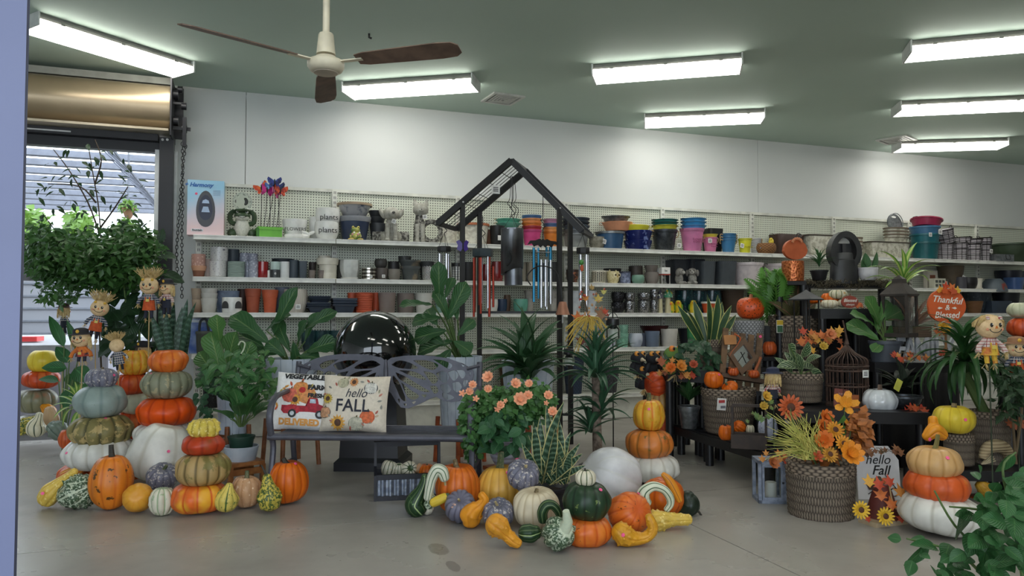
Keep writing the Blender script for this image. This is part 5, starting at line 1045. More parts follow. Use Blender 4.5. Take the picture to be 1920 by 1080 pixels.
gourd([(1840,910,11),(1850,920,14),(1862,927,10)],'golden warty gourd on the floor behind the climbing plant',pmat((196,150,50),(166,118,30),bump=.6,bs=60.),d=4.35,rib=(8,.05),wart=.1,ws=50.); pk(1845,942,70,28,'dark orange flat pumpkin behind the big white one',OR2,d=4.5,ribs=10,depth=.05)
pk(1692,766,19,18,'tiny orange pumpkin beside the glossy white one',OR2,d=5.05,ribs=8,depth=.1); pk(1666,656,37,32,'orange pumpkin on the upper black table by the letters',OR,d=5.6,ribs=10,depth=.04,sm=STEMG)
pk(1338,712,36,34,'small orange pumpkin with a pink sticker on the woven basket',OR,d=5.5,ribs=10,depth=.03,sticker=(-85,.6)); pk(1368,728,32,22,'small orange pumpkin lying in the woven basket',OR,d=5.45,ribs=10,depth=.04,tilt=(0,-40,0),stem=(6,0,3),sm=STEMG)
pk(1361,811,28,30,'small orange pumpkin on the low black table edge',OR,d=5.12,ribs=10,depth=.02,stem=(6,-2,3),sm=STEMD); pk(1386,801,25,24,'small ribbed orange pumpkin beside the wooden crate',OR,d=5.3,ribs=10,depth=.14,tilt=(0,-60,0)); pk(1407,806,16,20,'mini white and green squash beside the wooden crate',MINI,d=5.25,ribs=8,depth=.1)
pk(1443,653,26,28,'orange pumpkin behind the slatted wooden wall piece',OR2,d=5.9)
dT=5.75
pk(1556,563,34,30,'orange mini pumpkin on the upper black tier',OR,d=dT+.05,ribs=10); pk(1555,570,32,17,'cream ribbed mini pumpkin on the upper black tier',MINI if 0 else pmat((226,216,190),(150,140,90),lo=.1,hi=.35),d=dT-.08,ribs=10,depth=.1); pk(1571,552,34,19,'green and white mottled mini pumpkin on top of the others',pmat((214,208,180),(96,110,70),lo=.2,hi=.5,spot=(190,140,60),thr=.62,ss=30.),d=dT,ribs=10,depth=.1); pk(1580,569,18,16,'white mini pumpkin behind the small round sign',pmat((222,214,196),(170,160,120)),d=dT-.06,ribs=8); pk(1526,563,20,14,'orange mini pumpkin beyond the black lantern roof',OR,d=dT+.1)
# right edge stack
dR=4.7
pk(1912,581,42,30,'pale greenish white pumpkin on top at the frame edge',pmat((206,208,176),(180,184,150)),d=dR,ribs=10); pk(1918,614,52,40,'orange pumpkin at the frame edge under the pale one',pmat((206,84,42),(170,60,30)),d=dR,ribs=10,depth=.05); pk(1888,668,30,26,'white pumpkin half hidden by the tall grassy plant',WH,d=dR)
# ================= furniture and larger things =================
GUN=M((84,84,94),.45,.3,n=(12.,(70,71,80),.35,.7))
# ---- butterfly bench ----
A=G(500,818,.40); B=G(890,822,.40); ex=(B-A); LB=ex.length; ba=math.atan2(ex.y,ex.x)
BM=Matrix.Translation((A.x,A.y,0))@Matrix.Rotation(ba,4,'Z'); BI=BM.inverted()
t=T('garden_bench','dark grey metal bench with a cut-out butterfly backrest','bench',(A.x,A.y,0),ba)
b=MB();b.tube([(0,.02,.395),(LB,.02,.395)],.02,10); b.tube([(0,.40,.395),(LB,.40,.395)],.016,10); O('seat_rail',b,GUN,t,kind='stuff')
for i in range(11):
    b=MB();y=.05+i*.0345; b.box((LB/2,y,.402-.012*math.sin(PI*i/10)),(LB-.02,.026,.008)); O('seat_slat',b,GUN,t,smooth=False)
for x in(.02,LB-.02):
    b=MB();b.tube(cr([(x,-.03,0),(x,.02,.18),(x,.05,.33),(x,.015,.41)],5),.018,8); O('leg',b,GUN,t)
    b=MB();b.tube(cr([(x,.46,0),(x,.40,.2),(x,.38,.40),(x,.47,.80)],5),.018,8); O('leg',b,GUN,t,'back leg that runs up to hold the backrest')
    b=MB();b.tube(cr([(x,.015,.40),(x,-.01,.52),(x,.06,.61),(x,.22,.63),(x,.43,.64)],6),.015,8,flat=1.4); O('armrest',b,GUN,t)
    b=MB();b.tube([(x,.03,.2),(x,.40,.2)],.010,6); O('stretcher',b,GUN,t)
# butterfly back: plate with real holes, drawn from wing outlines
def bez(pts,n=8): return [(x,z) for x,z in cr(pts,n)]
backrot=Matrix.Rotation(R(-10),3,'X')
xl=lambda px,py: (BI@P(px,py,dep(BM@Vector((LB/2,.45,.6)))))
def wpt(px,py):
    # on the tilted back plane: solve along the ray
    o=BI@CAM; dr_=(BI.to_3x3()@ray(px,py)); n_=Vector((0,math.cos(R(10)),-math.sin(R(10)))); p0=Vector((0,.405,.45)); s_=(p0-o).dot(n_)/dr_.dot(n_); v=o+dr_*s_
    return v
def loc2(px,py): v=wpt(px,py); return (v.x,(v.z-.45)/math.cos(R(10)))
from mathutils import geometry as _g
outL=[(724,678),(716,671),(700,667),(672,664),(640,664),(612,667),(590,673),(572,682),(562,692),(560,706),(566,722),(580,736),(600,745),(612,752),(630,748),(650,752),(672,760),(692,767),(705,768),(714,752),(721,738),(724,728)]
def mirror(p): return None
outR=[(724,678),(734,671),(760,667),(790,666),(815,668),(840,672),(866,681),(886,692),(889,702),(886,716),(878,728),(868,742),(862,752),(846,754),(832,752),(818,744),(806,748),(790,756),(766,766),(752,764),(742,752),(734,738),(726,726)]
outline=outL[::-1]+outR[1:-1]
holesR=[[(734,684),(748,676),(768,680),(784,690),(770,692),(748,690)],[(775,676),(800,676),(822,684),(812,694),(794,688)],[(812,674),(832,676),(848,684),(842,692),(828,684)],[(748,694),(772,696),(788,702),(800,712),(786,710),(764,702)],[(742,698),(760,706),(786,722),(806,734),(792,734),(768,722),(748,710)],[(738,704),(748,716),(756,734),(762,752),(752,748),(744,730),(736,712)],[(752,716),(768,730),(786,742),(776,750),(764,744),(758,732)],[(794,696),(812,700),(822,712),(812,720),(802,708)],[(818,700),(832,696),(842,706),(836,718),(826,714)],[(840,698),(852,694),(860,704),(852,714),(845,708)],[(856,694),(868,694),(874,702),(866,710)],[(826,722),(838,720),(846,730),(838,738),(828,732)],[(848,718),(860,716),(866,726),(858,736),(850,730)],[(830,736),(844,740),(852,746),(840,750),(830,744)],[(806,724),(818,724),(822,734),(814,738)],[(870,712),(878,714),(872,726),(868,720)],[(790,740),(800,740),(796,746)],[(772,754),(780,752),(776,758)],[(757,757),(763,757),(760,762)],[(746,748),(750,748),(749,756)],[(864,680),(872,684),(868,688)],[(880,698),(883,698),(882,706)]]
holesL=[[(724-(x-724),y) for x,y in h] for h in holesR]
def ear_flat(outline,holes,th):
    polys=[[Vector(loc2(*p)).to_3d() for p in outline]]+[[Vector(loc2(*p)).to_3d() for p in h] for h in holes]
    polys=[polys[0]]+[[Vector((x,y,0)) for x,y in cr([(v.x,v.y) for v in h]+[(h[0].x,h[0].y)],3)[:-1]] for h in polys[1:]]
    tri=_g.tessellate_polygon(polys); flat=[v for p in polys for v in p]; n=len(flat); vs=[];fs=[]
    for y in(-th/2,th/2): vs+=[backrot@Vector((v.x,y,v.y))+Vector((0,.405,.45)) for v in flat]
    for a in tri:
        fs+= [tuple(a),tuple(i+n for i in a[::-1])]
    o=0
    for p in polys:
        m=len(p); fs+=[(o+i,o+(i+1)%m,n+o+(i+1)%m,n+o+i) for i in range(m)]; o+=m
    return vs,fs
xmax=max(loc2(*p)[0] for p in outline)
hl=[h for h in holesL if min(p[0] for p in h)>566]
b=MB();b.add(*ear_flat(outline,holesR+hl,.012)); O('butterfly_backrest',b,GUN,t,smooth=False)
b=MB();b.tube([wpt(724,674)+Vector((0,-.01,0)),wpt(724,700)+Vector((0,-.01,0)),wpt(724,728)+Vector((0,-.01,0))],[.008,.016,.008],8); O('insect_body',b,GUN,t)
b=MB();b.tube([(.02,.45,.78),(.1,.445,.76)],.012,6);b.tube([(LB-.02,.45,.78),(LB-.1,.445,.76)],.012,6); O('back_bracket',b,GUN,t,kind='stuff')
# ---- pillows ----
def pillow_mb(wd,ht,th=.13,n=18):
    b=MB();vs=[]
    for s in(-1,1):
        for i in range(n+1):
            for j in range(n+1):
                u=-1+2*i/n;v=-1+2*j/n; k=max(0,(1-u**4)*(1-v**4))**.5; pin=1-.05*(1-abs(u)**2)*(abs(v)**3)-.0
                x=u*wd/2*(1-.045*(1-v*v)*abs(u)**3); z=v*ht/2*(1-.045*(1-u*u)*abs(v)**3)
                vs.append((x,s*(th/2*k+.002),z))
    m=(n+1)**2; fs=[]
    for i in range(n):
        for j in range(n):
            a=i*(n+1)+j; fs.append((a,a+n+1,a+n+2,a+1)); fs.append((m+a,m+a+1,m+a+n+2,m+a+n+1))
    b.add(vs,fs); return b
def front(wd,ht,th,x,z):
    u,v=x/(wd/2),z/(ht/2); k=max(0,(1-u**4)*(1-v**4))**.5; return -(th/2*k+.0035)
def decal(parent,name,out,mat,wd,ht,th,lift=0,label=None):
    """thin printed shape that follows the pillow's swell"""
    b=MB(); c=(sum(p[0] for p in out)/len(out),sum(p[1] for p in out)/len(out)); n=len(out); vs=[];fs=[]
    K=3
    for k in range(K+1):
        for x,z in out:
            xx=c[0]+(x-c[0])*(k/K if k else .001); zz=c[1]+(z-c[1])*(k/K if k else .001); vs.append((xx,front(wd,ht,th,xx,zz)-lift,zz))
    for k in range(K): fs+=[(k*n+i,k*n+(i+1)%n,(k+1)*n+(i+1)%n,(k+1)*n+i) for i in range(n)]
    b.add(vs,fs); return O(name,b,mat,parent,label,smooth=True,sharp=None)
ell=lambda cx,cz,rx,rz,n=18,a=0:[(cx+math.cos(2*PI*i/n)*rx*math.cos(a)-math.sin(2*PI*i/n)*rz*math.sin(a),cz+math.cos(2*PI*i/n)*rx*math.sin(a)+math.sin(2*PI*i/n)*rz*math.cos(a)) for i in range(n)]
def pp(col,r=.7): return M(col,r,n=(60.,tuple(x*.82 for x in col),.35,.65))
def print_pumpkin(t,cx,cz,r,c,dk,dims,asp=.85,stem=(90,80,40)):
    decal(t,'print_pumpkin',ell(cx,cz,r,r*asp),pp(dk),*dims)
    for k,dx in enumerate((-.62,.62,-.3,.3,0)): decal(t,'print_rib',ell(cx+dx*r*.9,cz,r*.30,r*asp*(.94-.12*abs(dx))),pp(c),*dims,lift=.0006+.0002*k)
    decal(t,'print_stem',[(cx-r*.1,cz+r*asp*.8),(cx+r*.1,cz+r*asp*.8),(cx+r*.18,cz+r*asp*1.2),(cx+r*.02,cz+r*asp*1.22)],pp(stem),*dims,lift=.001)
def print_sunflower(t,cx,cz,r,dims,c=(226,160,60)):
    n=26; out=[(cx+math.cos(2*PI*i/n)*r*(1 if i%2 else .66),cz+math.sin(2*PI*i/n)*r*(1 if i%2 else .66)) for i in range(n)]
    decal(t,'print_petals',out,pp(c),*dims,lift=.0012); decal(t,'print_seeds',ell(cx,cz,r*.42,r*.42),pp((92,62,44)),*dims,lift=.0018)
def print_leaf(t,cx,cz,r,a,c,dims,lift=.0008):
    out=[(cx+math.cos(a)*r*u-math.sin(a)*r*v,cz+math.sin(a)*r*u+math.cos(a)*r*v) for u,v in((-1,0),(-.4,.38),(.3,.36),(1,0),(.3,-.36),(-.4,-.38))]; decal(t,'print_leaf',out,pp(c),*dims,lift=lift)
def ptext(t,body,size,mat,x,z,dims,shear=0,bold=0,sx=1.,align='CENTER'):
    o=text(body,size,mat,t,(0,0,0),(0,0,0),ex=0,shear=shear,bold=bold,align=align)
    me=o.data; 
    for v in me.vertices:
        xx=v.co.x*sx+x; zz=v.co.y+z; v.co=(xx,front(*dims,max(-dims[0]*.499,min(dims[0]*.499,xx)),zz)-.0022,zz)
    o.rotation_euler=(0,0,0); o.scale=(1,1,1); return o
def pillow(pxc,wpx,hpx,label,col,y0,lean,rz=0,roll=0):
    d=dep(BM@Vector((.3,y0,.6))); wd,ht=wpx*d/F,hpx*d/F; c=P(pxc[0],pxc[1],d); t=T('pillow',label,'pillow',c,ba+R(rz)); t.rotation_euler=(R(lean),R(roll),ba+R(rz))
    O('cushion',pillow_mb(wd,ht),M(col,.85,n=(70.,tuple(x*.95 for x in col),.3,.7),bump=(220.,.25)),t,sharp=None); return t,wd,ht,(wd,ht,.13)
BLK=M((34,34,38),.7)
t,wd,ht,D=pillow((570,753),112,108,'white pillow printed with a red pumpkin truck and VEGETABLE FARM FRESH DELIVERED',(234,232,230),.33,-16,3,3)
b=None
ptext(t,'VEGETABLE',.042,BLK,.0,ht*.40,D,bold=.0026,sx=1.15); ptext(t,'FARM',.040,BLK,wd*.24,ht*.22,D,bold=.0026,sx=1.15); ptext(t,'FRESH',.034,BLK,wd*.24,ht*.08,D,bold=.0022,sx=1.1); ptext(t,'DELIVERED',.050,M((226,160,84),.7),.0,-ht*.38,D,bold=.003,sx=1.0)
for cx,cz,r,c,dk in((-.19,.07,.14,(222,110,90),(190,70,60)),(.10,.07,.15,(226,150,90),(200,110,60)),(-.03,.20,.13,(228,150,80),(204,110,60))): print_pumpkin(t,cx*wd,cz*ht,r*wd,c,dk,D)
decal(t,'print_truck',[(-wd*.31,-ht*.10),(-wd*.31,-ht*.19),(-wd*.26,-ht*.24),(wd*.40,-ht*.24),(wd*.42,-ht*.1),(wd*.30,-ht*.06),(wd*.27,ht*.04),(wd*.13,ht*.04),(wd*.11,-ht*.10)],pp((176,34,52)),*D,lift=.002)
decal(t,'print_fender',ell(-wd*.13,-ht*.17,wd*.14,ht*.085),pp((196,50,64)),*D,lift=.0026)
decal(t,'print_window',[(wd*.15,-ht*.05),(wd*.25,-ht*.05),(wd*.24,ht*.02),(wd*.15,ht*.02)],pp((190,206,220)),*D,lift=.0026)
for x in(-.12,.33): decal(t,'print_tyre',ell(x*wd,-ht*.235,wd*.068,wd*.068),pp((50,50,54)),*D,lift=.003); decal(t,'print_hub',ell(x*wd,-ht*.235,wd*.036,wd*.036),pp((200,206,212)),*D,lift=.0036)
print_sunflower(t,-wd*.10,-ht*.0,wd*.11,D); decal(t,'print_tomato',ell(-wd*.0,ht*.17,wd*.055,wd*.05),pp((196,44,40)),*D,lift=.002)
for i,(x,z,a) in enumerate(((-.27,.22,.5),(-.2,.27,2),(.14,.25,1),(.22,.2,.3),(-.02,.33,1.4),(-.36,.14,1.),(-.40,-.10,2.),(-.40,-.15,1.),(.19,.12,.8),(-.30,.17,2.5))): print_leaf(t,x*wd,z*ht,.035*wd*1.4,a,[(216,150,60),(206,90,50),(190,170,80)][i%3],D)
t,wd,ht,D=pillow((666,757),128,106,'cream pillow printed hello FALL inside a wreath of pumpkins and sunflowers',(224,212,194),.26,-13,-2,1)
ptext(t,'hello',.075,M((44,48,60),.7),.02,ht*.16,D,shear=.35,sx=.9); ptext(t,'FALL',.105,M((40,42,54),.7),.005,-ht*.06,D,bold=.0015,sx=.95)
for x,z,r,c,dk in((-.16,.34,.085,(196,190,160),(150,146,116)),(.26,.26,.10,(226,222,212),(60,60,64)),(-.40,-.18,.095,(214,160,120),(70,60,56)),(.24,-.24,.11,(222,112,66),(190,76,40)),(.08,-.36,.115,(206,202,180),(150,150,130))): print_pumpkin(t,x*wd,z*ht,r*wd,c,dk,D)
print_sunflower(t,0*wd,.36*ht,.075*wd,D,(222,150,90)); print_sunflower(t,-.37*wd,.06*ht,.085*wd,D,(206,176,70)); print_sunflower(t,-.19*wd,-.35*ht,.12*wd,D,(226,166,70))
for i in range(26):
    a=2*PI*i/26+.1; print_leaf(t,math.cos(a)*wd*(.40+.03*(i%3)),math.sin(a)*ht*(.38+.03*((i+1)%3)),wd*.035,a*2.3,[(150,150,140),(196,130,110),(176,170,140),(206,180,150),(190,100,80)][i%5],D)
# ---- black sphere fountain ----
d=5.45; q=d/F; c=P(703,660,d); r=77*q
GLB=M((9,10,12),.06,coat=1.,n=(14.,(14,15,18),.3,.7))
t=T('sphere_fountain','huge glossy black sphere fountain on a black pedestal behind the bench','fountain',(c.x,c.y,0),ba)
b=MB();b.ell((0,0,c.z),r,r,r,48,32)
for i,v in enumerate(b.v): p=Vector(v)-Vector((0,0,c.z)); b.v[i]=tuple(Vector((0,0,c.z))+p*(1+.006*noise.noise(p*9)))
O('sphere',b,GLB,t,sharp=None)
b=MB();w0,w1,w2=62*q,54*q,36*q; vs=[]
for z,w_ in((0,w0),(.06,w0),(.09,w1),(c.z-r*.93,w2*1.35),(c.z-r*.75,w2*1.3)): vs+=[(-w_,-w_*.8,z),(w_,-w_*.8,z),(w_,w_*.8,z),(-w_,w_*.8,z)]
b.add(vs,[(i*4+k,i*4+(k+1)%4,(i+1)*4+(k+1)%4,(i+1)*4+k) for i in range(4) for k in range(4)]+[(3,2,1,0),(16,17,18,19)]); O('pedestal',b,M((24,25,32),.4),t,smooth=False)
b=MB();b.tube([(0,0,c.z+r*.98),(0,0,c.z+r*1.03)],.008,8); O('spout',b,M((90,90,92),.3,.8),t)
# ---- wooden crate with metal front ----
d=4.55;q=d/F; c=G(765,938,0); 
t=T('wooden_crate','black wooden tote crate with a corrugated metal front, holding mini squashes','crate',(c.x,c.y,0),ba*.35-.02)
cw=118*q/2; ch=46*q; dp=.22; CB=M((34,34,42),.55,n=(40.,(84,84,92),.66,.74)); CGA=M((118,126,142),.4,.7,n=(30.,(156,164,178),.4,.65))
for s in(-1,1):
    b=MB(); b.prism([(-dp*.5,0),(dp*.5,0),(dp*.5,ch),(.045,ch+.035),(.045,.33),(-.0,.33),(-.02,ch+.04),(-dp*.5,ch)],.016,(s*cw,dp/2,0),Matrix.Rotation(PI/2,3,'Z')); O('side_panel',b,CB,t,smooth=False)
b=MB();b.box((0,.012,ch-.012),(cw*2,.016,.03)); b.box((0,.012,.014),(cw*2,.016,.028)); O('front_rail',b,CB,t,smooth=False,kind='stuff')
n=60; vs=[];
for i in range(n+1):
    x=-cw+.01+(2*cw-.02)*i/n; y=.012+.006*math.sin(i/n*2*PI*8)
    vs+=[(x,y,.026),(x,y,ch-.026),(x,y+.002,.026),(x,y+.002,ch-.026)]
b=MB();b.add(vs,[f for i in range(n) for f in((i*4,i*4+4,i*4+5,i*4+1),(i*4+2,i*4+3,i*4+7,i*4+6))]); O('corrugated_panel',b,CGA,t,'corrugated galvanised metal front',sharp=None)
b=MB();b.box((0,dp-.01,ch/2),(cw*2,.012,ch)); O('back_panel',b,CB,t,smooth=False)
b=MB();b.box((0,dp/2,.05),(cw*2-.02,dp*.78,.012)); O('bottom',b,CB,t,smooth=False)
b=MB();b.box((0,dp/2+.02,.315),(cw*2,.03,.03)); O('handle_bar',b,CB,t,smooth=False)
b=MB();b.box((0,dp/2,.10),(cw*1.9,dp*.78,.01)); O('inner_tray',b,CB,t,smooth=False)
# ---- plank planters on stands ----
WASH=M((196,204,214),.6,n=(9.,(176,186,200),.35,.65)); WOODL=M((150,92,52),.5,n=(14.,(120,70,38),.35,.65)); WOODO=M((168,84,44),.45,n=(14.,(140,64,32),.35,.65))
def plank_planter(cx,top,bot,w,floor_py,label,wood,stand=True,n=14,wlab='wooden',d=None):
    d=d or CH*F/(floor_py-590); q=d/F; c=P(cx,floor_py,d); r=w*q/2; zt=P(cx,top,d).z; zb=P(cx,bot,d).z
    t=T('planter',label,'planter',(c.x,c.y,zb),.2); h=zt-zb
    b=MB();b.lathe([(.001,.01),(r*.80,.01),(r*.96,h-.01),(r*.90,h-.01),(r*.8,h*.8),(.001,h*.78)],36,cap=False); O('liner',b,M((170,180,192),.6),t)
    for k in range(n):
        a0,a1=2*PI*(k+.04)/n,2*PI*(k+.96)/n; vs=[]
        for z,rr in((0,r*.83),(h,r)):
            for a in(a0,(a0+a1)/2,a1):
                for f in(1.,.93): vs.append((math.cos(a)*rr*f,math.sin(a)*rr*f,z))
        fs=[(0,2,8,6),(2,4,10,8),(1,7,9,3),(3,9,11,5),(0,6,7,1),(4,5,11,10),(6,8,9,7),(8,10,11,9),(0,1,3,2),(2,3,5,4)]
        b=MB();b.add(vs,fs); O('plank',b,WASH,t,smooth=False)
    b=MB();b.lathe([(.001,h*.84),(r*.9,h*.83)],24,cap=False); O('soil',b,SOIL,t)
    if stand:
        s=T('plant_stand',f'{wlab} plant stand under the {label.split(" holding")[0]}','plant stand',(c.x,c.y,0),.45); 
        for k in range(4):
            a=PI/4+k*PI/2; x,y=math.cos(a)*r*.98,math.sin(a)*r*.98
            b=MB();b.tube([(x*1.12,y*1.12,0),(x,y,zb+.06)],.017,8); O('leg',b,wood,s)
        for k in range(2): b=MB();a=PI/4+k*PI/2; b.bar((math.cos(a)*r,math.sin(a)*r,zb-.018-.0*k),(-math.cos(a)*r,-math.sin(a)*r,zb-.018),.024,.03); O('cross_bar',b,wood,s,smooth=False)
    return (c.x,c.y,zt-h*.16),d,r,t
PL1=plank_planter(545,672,800,96,866,'white plank planter holding a fiddle leaf fig beside the bench',WOODL,d=5.5)
PL2=plank_planter(862,668,796,84,862,'white plank planter holding a fiddle leaf fig behind the butterfly back',WOODO,d=5.6,wlab='reddish wooden')
PL3=plank_planter(436,733,812,60,870,'white plank planter half hidden by the pothos',WOODL,d=5.35)
PL4=plank_planter(990,676,770,100,840,'white plank planter holding the peace lily',WOODO,d=5.5,wlab='hidden reddish')
# ---- small stool with a white bowl ----
d=4.95;q=d/F;c=P(452,862,d); zt=c.z
t=T('wooden_stool','small honey coloured wooden stool under the white bowl','stool',(c.x,c.y,0),.35); w=33*q
WH_=M((170,112,62),.45,n=(16.,(140,86,44),.35,.65))
b=MB();b.box((0,0,zt-.012),(w*2,w*2,.024)); O('seat',b,WH_,t,smooth=False)
for sx_ in(-1,1):
    for sy_ in(-1,1): b=MB();b.box((sx_*w*.9,sy_*w*.9,zt/2-.01),(.03,.03,zt-.02)); O('leg',b,WH_,t,smooth=False)
for s in(-1,1): b=MB();b.box((0,s*w*.9,zt-.06),(w*1.8,.018,.04)); O('apron',b,WH_,t,smooth=False)
t=pot(0,0,0,0,'white washed round bowl on the wooden stool',WASH,'tub',loc=(c.x,c.y,zt),wm=64*q,h=26*q,name='bowl',cat='bowl'); BOWL=(c.x,c.y,zt,d)
# ---- chime display frame ----
d0=6.0; BK=M((24,23,24),.5); 
t=T('chime_stand','tall black house shaped metal frame with a wire roof for wind chimes','display stand',(P(960,300,d0).x,P(960,300,d0).y,0)); o0=t.location.copy()
rid=P(959,301,d0)-o0; el=P(821,419,d0)-o0; er=P(1091,433,d0)-o0; sh=P(985,318,6.42)-P(959,301,d0); sh.z=0; sh2=Vector((sh.x,sh.y,0))
kx=lambda a,b_,t_:a+(b_-a)*t_
for o2,nm in((Vector((0,0,0)),'front'),(sh2,'back')):
    for e in(el,er): b=MB();b.bar(rid+o2,e+o2,.05,.035,hint=sh2.normalized()); O('rafter',b,BK,t,smooth=False)
    pl=kx(rid,el,.665);pr=kx(rid,er,.68)
    for p in(pl,pr): b=MB();b.bar(p+o2,Vector((p.x,p.y,0))+o2,.035,.035); O('post',b,BK,t,smooth=False)
for e in(el,er,rid): b=MB();b.bar(e,e+sh2,.035,.03); O('end_bar',b,BK,t,smooth=False)
b=MB()
for e in(el,er):
    for k in range(1,6): b.tube([rid+sh2*k/6,e+sh2*k/6],.003,5)
    for k in range(1,6): p=kx(rid,e,k/6); b.tube([p,p+sh2],.003,5)
O('roof_wire',b,BK,t,kind='stuff')
for p in(kx(rid,el,.665),kx(rid,er,.68)): b=MB();b.lathe([(.001,0),(.009,0),(.006,.006),(.001,.007)],10,c=p+Vector((0,-.02,0)),rot=Matrix.Rotation(PI/2,3,'X')); O('bolt',b,M((190,190,190),.3,.8),t)
for z in(.25,1.12): pl=kx(rid,el,.665);pr=kx(rid,er,.68); b=MB();b.bar(Vector((pl.x,pl.y,z))+sh2,Vector((pr.x,pr.y,z))+sh2,.02,.02); O('cross_bar',b,BK,t,smooth=False)
tag_sticker(t,P(928,356,d0+.1)-o0+Vector((0,-.02,0)),.07); 
# ---- wind chimes ----
SIL=M((206,206,210),.22,.9); REDT=M((170,62,44),.3,.6); STEEL=M((92,94,98),.3,.85,n=(6.,(120,122,126),.3,.7)); BLUT=M((60,150,190),.28,.7); TEALT=M((92,150,132),.4,.4)
def chime(px,top_py,cap_py,w,cap_h,tubes,label,capm,d,capr=True,hook=None,tn=8,grp='wind chimes'):
    q=d/F; c=P(px,cap_py,d); t=T('wind_chime',label,'wind chime',c,0,grp); r=w*q/2
    tp=P(px,top_py,d)-c; tp=Vector((0,0,tp.z)); zc=cap_h*q
    if capr: b=MB();b.lathe([(.001,-zc/2),(r*.97,-zc/2),(r,-zc*.4),(r,zc*.4),(r*.97,zc/2),(.001,zc/2)],tn,cap=False); O('top_cap',b,capm,t,sharp=.5)
    b=MB()
    ring=tp-Vector((0,0,.08*1.))
    ring=Vector((0,0,min(tp.z-.03,zc/2+.11)))
    for k in range(3): a=k*2*PI/3+.5; b.tube([(math.cos(a)*r*.8,math.sin(a)*r*.8,zc/2),tuple(ring)],.0018,4)
    O('cord',b,BK,t,kind='stuff')
    b=MB(); b.tube(cr([tuple(ring),(.022,0,ring.z+.02),(.0,0,ring.z+.045),(-.02,0,ring.z+.07),(0,0,ring.z+.09)]+([tuple(tp)] if tp.z>ring.z+.1 else []),4),.0035,6); O('hook',b,BK,t)
    for (x,y,y0,y1,rr,m) in tubes:
        z0=(cap_py-y0)*q; z1=(cap_py-y1)*q; b=MB();b.tube([((x-px)*q,y,z0),((x-px)*q,y,z1)],rr*q,10); o=O('tube',b,m,t)
        b=MB();b.tube([((x-px)*q*.9,y*.9,-zc/2),((x-px)*q,y,z0)],.0012,4); O('string',b,BK,o)
    return t,q,c
chime(833,428,467,26,10,[(823,-.02,476,552,3,SIL),(835,-.04,476,590,3,SIL),(842,.02,476,548,3,SIL),(829,.04,478,560,3,SIL)],'silver tube wind chime at the lower roof corner, above the big fig leaf',BK,d0+.1)
t,q,c=chime(905,405,474,40,15,[(888,0,484,594,2.2,REDT),(893,.05,482,585,2.2,REDT),(898,-.05,484,588,2.2,REDT),(903,.06,482,572,2,REDT),(907,.05,482,568,2,SIL),(911,-.06,482,578,2,SIL),(916,-.03,482,594,2.4,REDT),(921,.03,498,582,2.2,REDT),(926,0,499,576,2.2,REDT)],'long red and silver tube wind chime under a dark green six sided cap',M((48,62,68),.5),d0+.25,tn=6)
t,q,c=chime(960,330,430,44,3,[],'large grey steel cylinder spiral wind bell with chain hooks',STEEL,d0+.2)
b=MB();n=30; r=21*q
vs=[]
for i in range(n+1):
    a=2*PI*i/n-PI*.6; zb=-(72+14*math.sin(a*.5+.4)**2)*q*1.0
    for rr in(r,r*.95): vs+=[(math.cos(a)*rr,math.sin(a)*rr,0),(math.cos(a)*rr,math.sin(a)*rr,zb)]
b.add(vs,[f for i in range(n) for f in((i*4,i*4+1,i*4+5,i*4+4),(i*4+2,i*4+6,i*4+7,i*4+3),(i*4+1,i*4+3,i*4+7,i*4+5))]); O('steel_cylinder',b,STEEL,t,sharp=None)
b=MB();b.tube([(2*q,0,-60*q),(3*q,0,-105*q)],17*q,24); O('inner_cylinder',b,STEEL,t)
b=MB();b.tube(cr([(-12*q,-r*.9,-42*q),(-8*q,-r*.98,-50*q),(-9*q,-r*.98,-62*q),(-16*q,-r*.8,-70*q)],5),.006,6); O('spiral_slot',b,BK,t)
b=MB();b.tube([(20*q,.03,2*q),(20*q,.03,-72*q)],5*q,12); O('green_tube',b,TEALT,t,'pale green tube beside the steel cylinder')
for dx,nm in((-4,0),(3,0),(8,0)): b=MB();b.tube(cr([(dx*q,0,20*q),(dx*q+.02,0,38*q),(dx*q-.02,0,48*q),(dx*q,0,60*q),(dx*q*.6,0,100*q)],5),.003,5); O('chain_hook',b,BK,t)
t,q,c=chime(1018,352,453,4,2,[(1003,.04,464,566,2.5,BLUT),(1008,.02,464,472,1.,SIL),(1010,-.05,488,578,2.7,SIL),(1018,-.06,488,575,2.6,SIL),(1024,-.02,488,580,2.4,SIL),(1029,-.05,488,570,2.8,SIL),(1030,.05,462,480,2,BLUT),(1036,.03,462,545,3.2,BLUT),(1014,.06,464,560,2,BLUT)],'blue and silver tube wind chime hanging from a black bat',BK,d0+.3,capr=False)
bat=[(-31,-7),(-26,1),(-15,2),(-8,5),(-3,3),(0,5),(3,3),(8,5),(15,2),(26,1),(31,-6),(22,-4),(18,-10),(10,-6),(5,-11),(0,-7),(-5,-11),(-10,-6),(-18,-10),(-22,-4)]
b=MB();b.prism([(x*q,z*q) for x,z in bat],.012); O('bat_top',b,M((26,24,24),.6),t,'black bat silhouette top',smooth=False)
b=MB();b.tube([(-15*q,0,-20*q),(15*q,0,-20*q)],.004,6); O('cross_bar',b,SIL,t)
chime(1093,428,470,26,11,[(1086,-.02,478,565,3,SIL),(1096,-.04,478,592,2.8,SIL),(1103,.0,478,545,3,SIL),(1091,.04,480,560,2.6,SIL)],'silver tube wind chime at the roof corner above the dried leaf pick',BK,d0+.1)
t=T('frog_charm','small green and orange ornament hanging inside the silver chime','ornament',P(1090,492,d0+.0)); b=MB();b.ell((0,0,0),.02,.015,.022); O('body',b,M((70,140,60),.4),t); b=MB();b.ell((.004,0,-.045),.015,.012,.028); O('pot',b,M((200,90,50),.5),t)
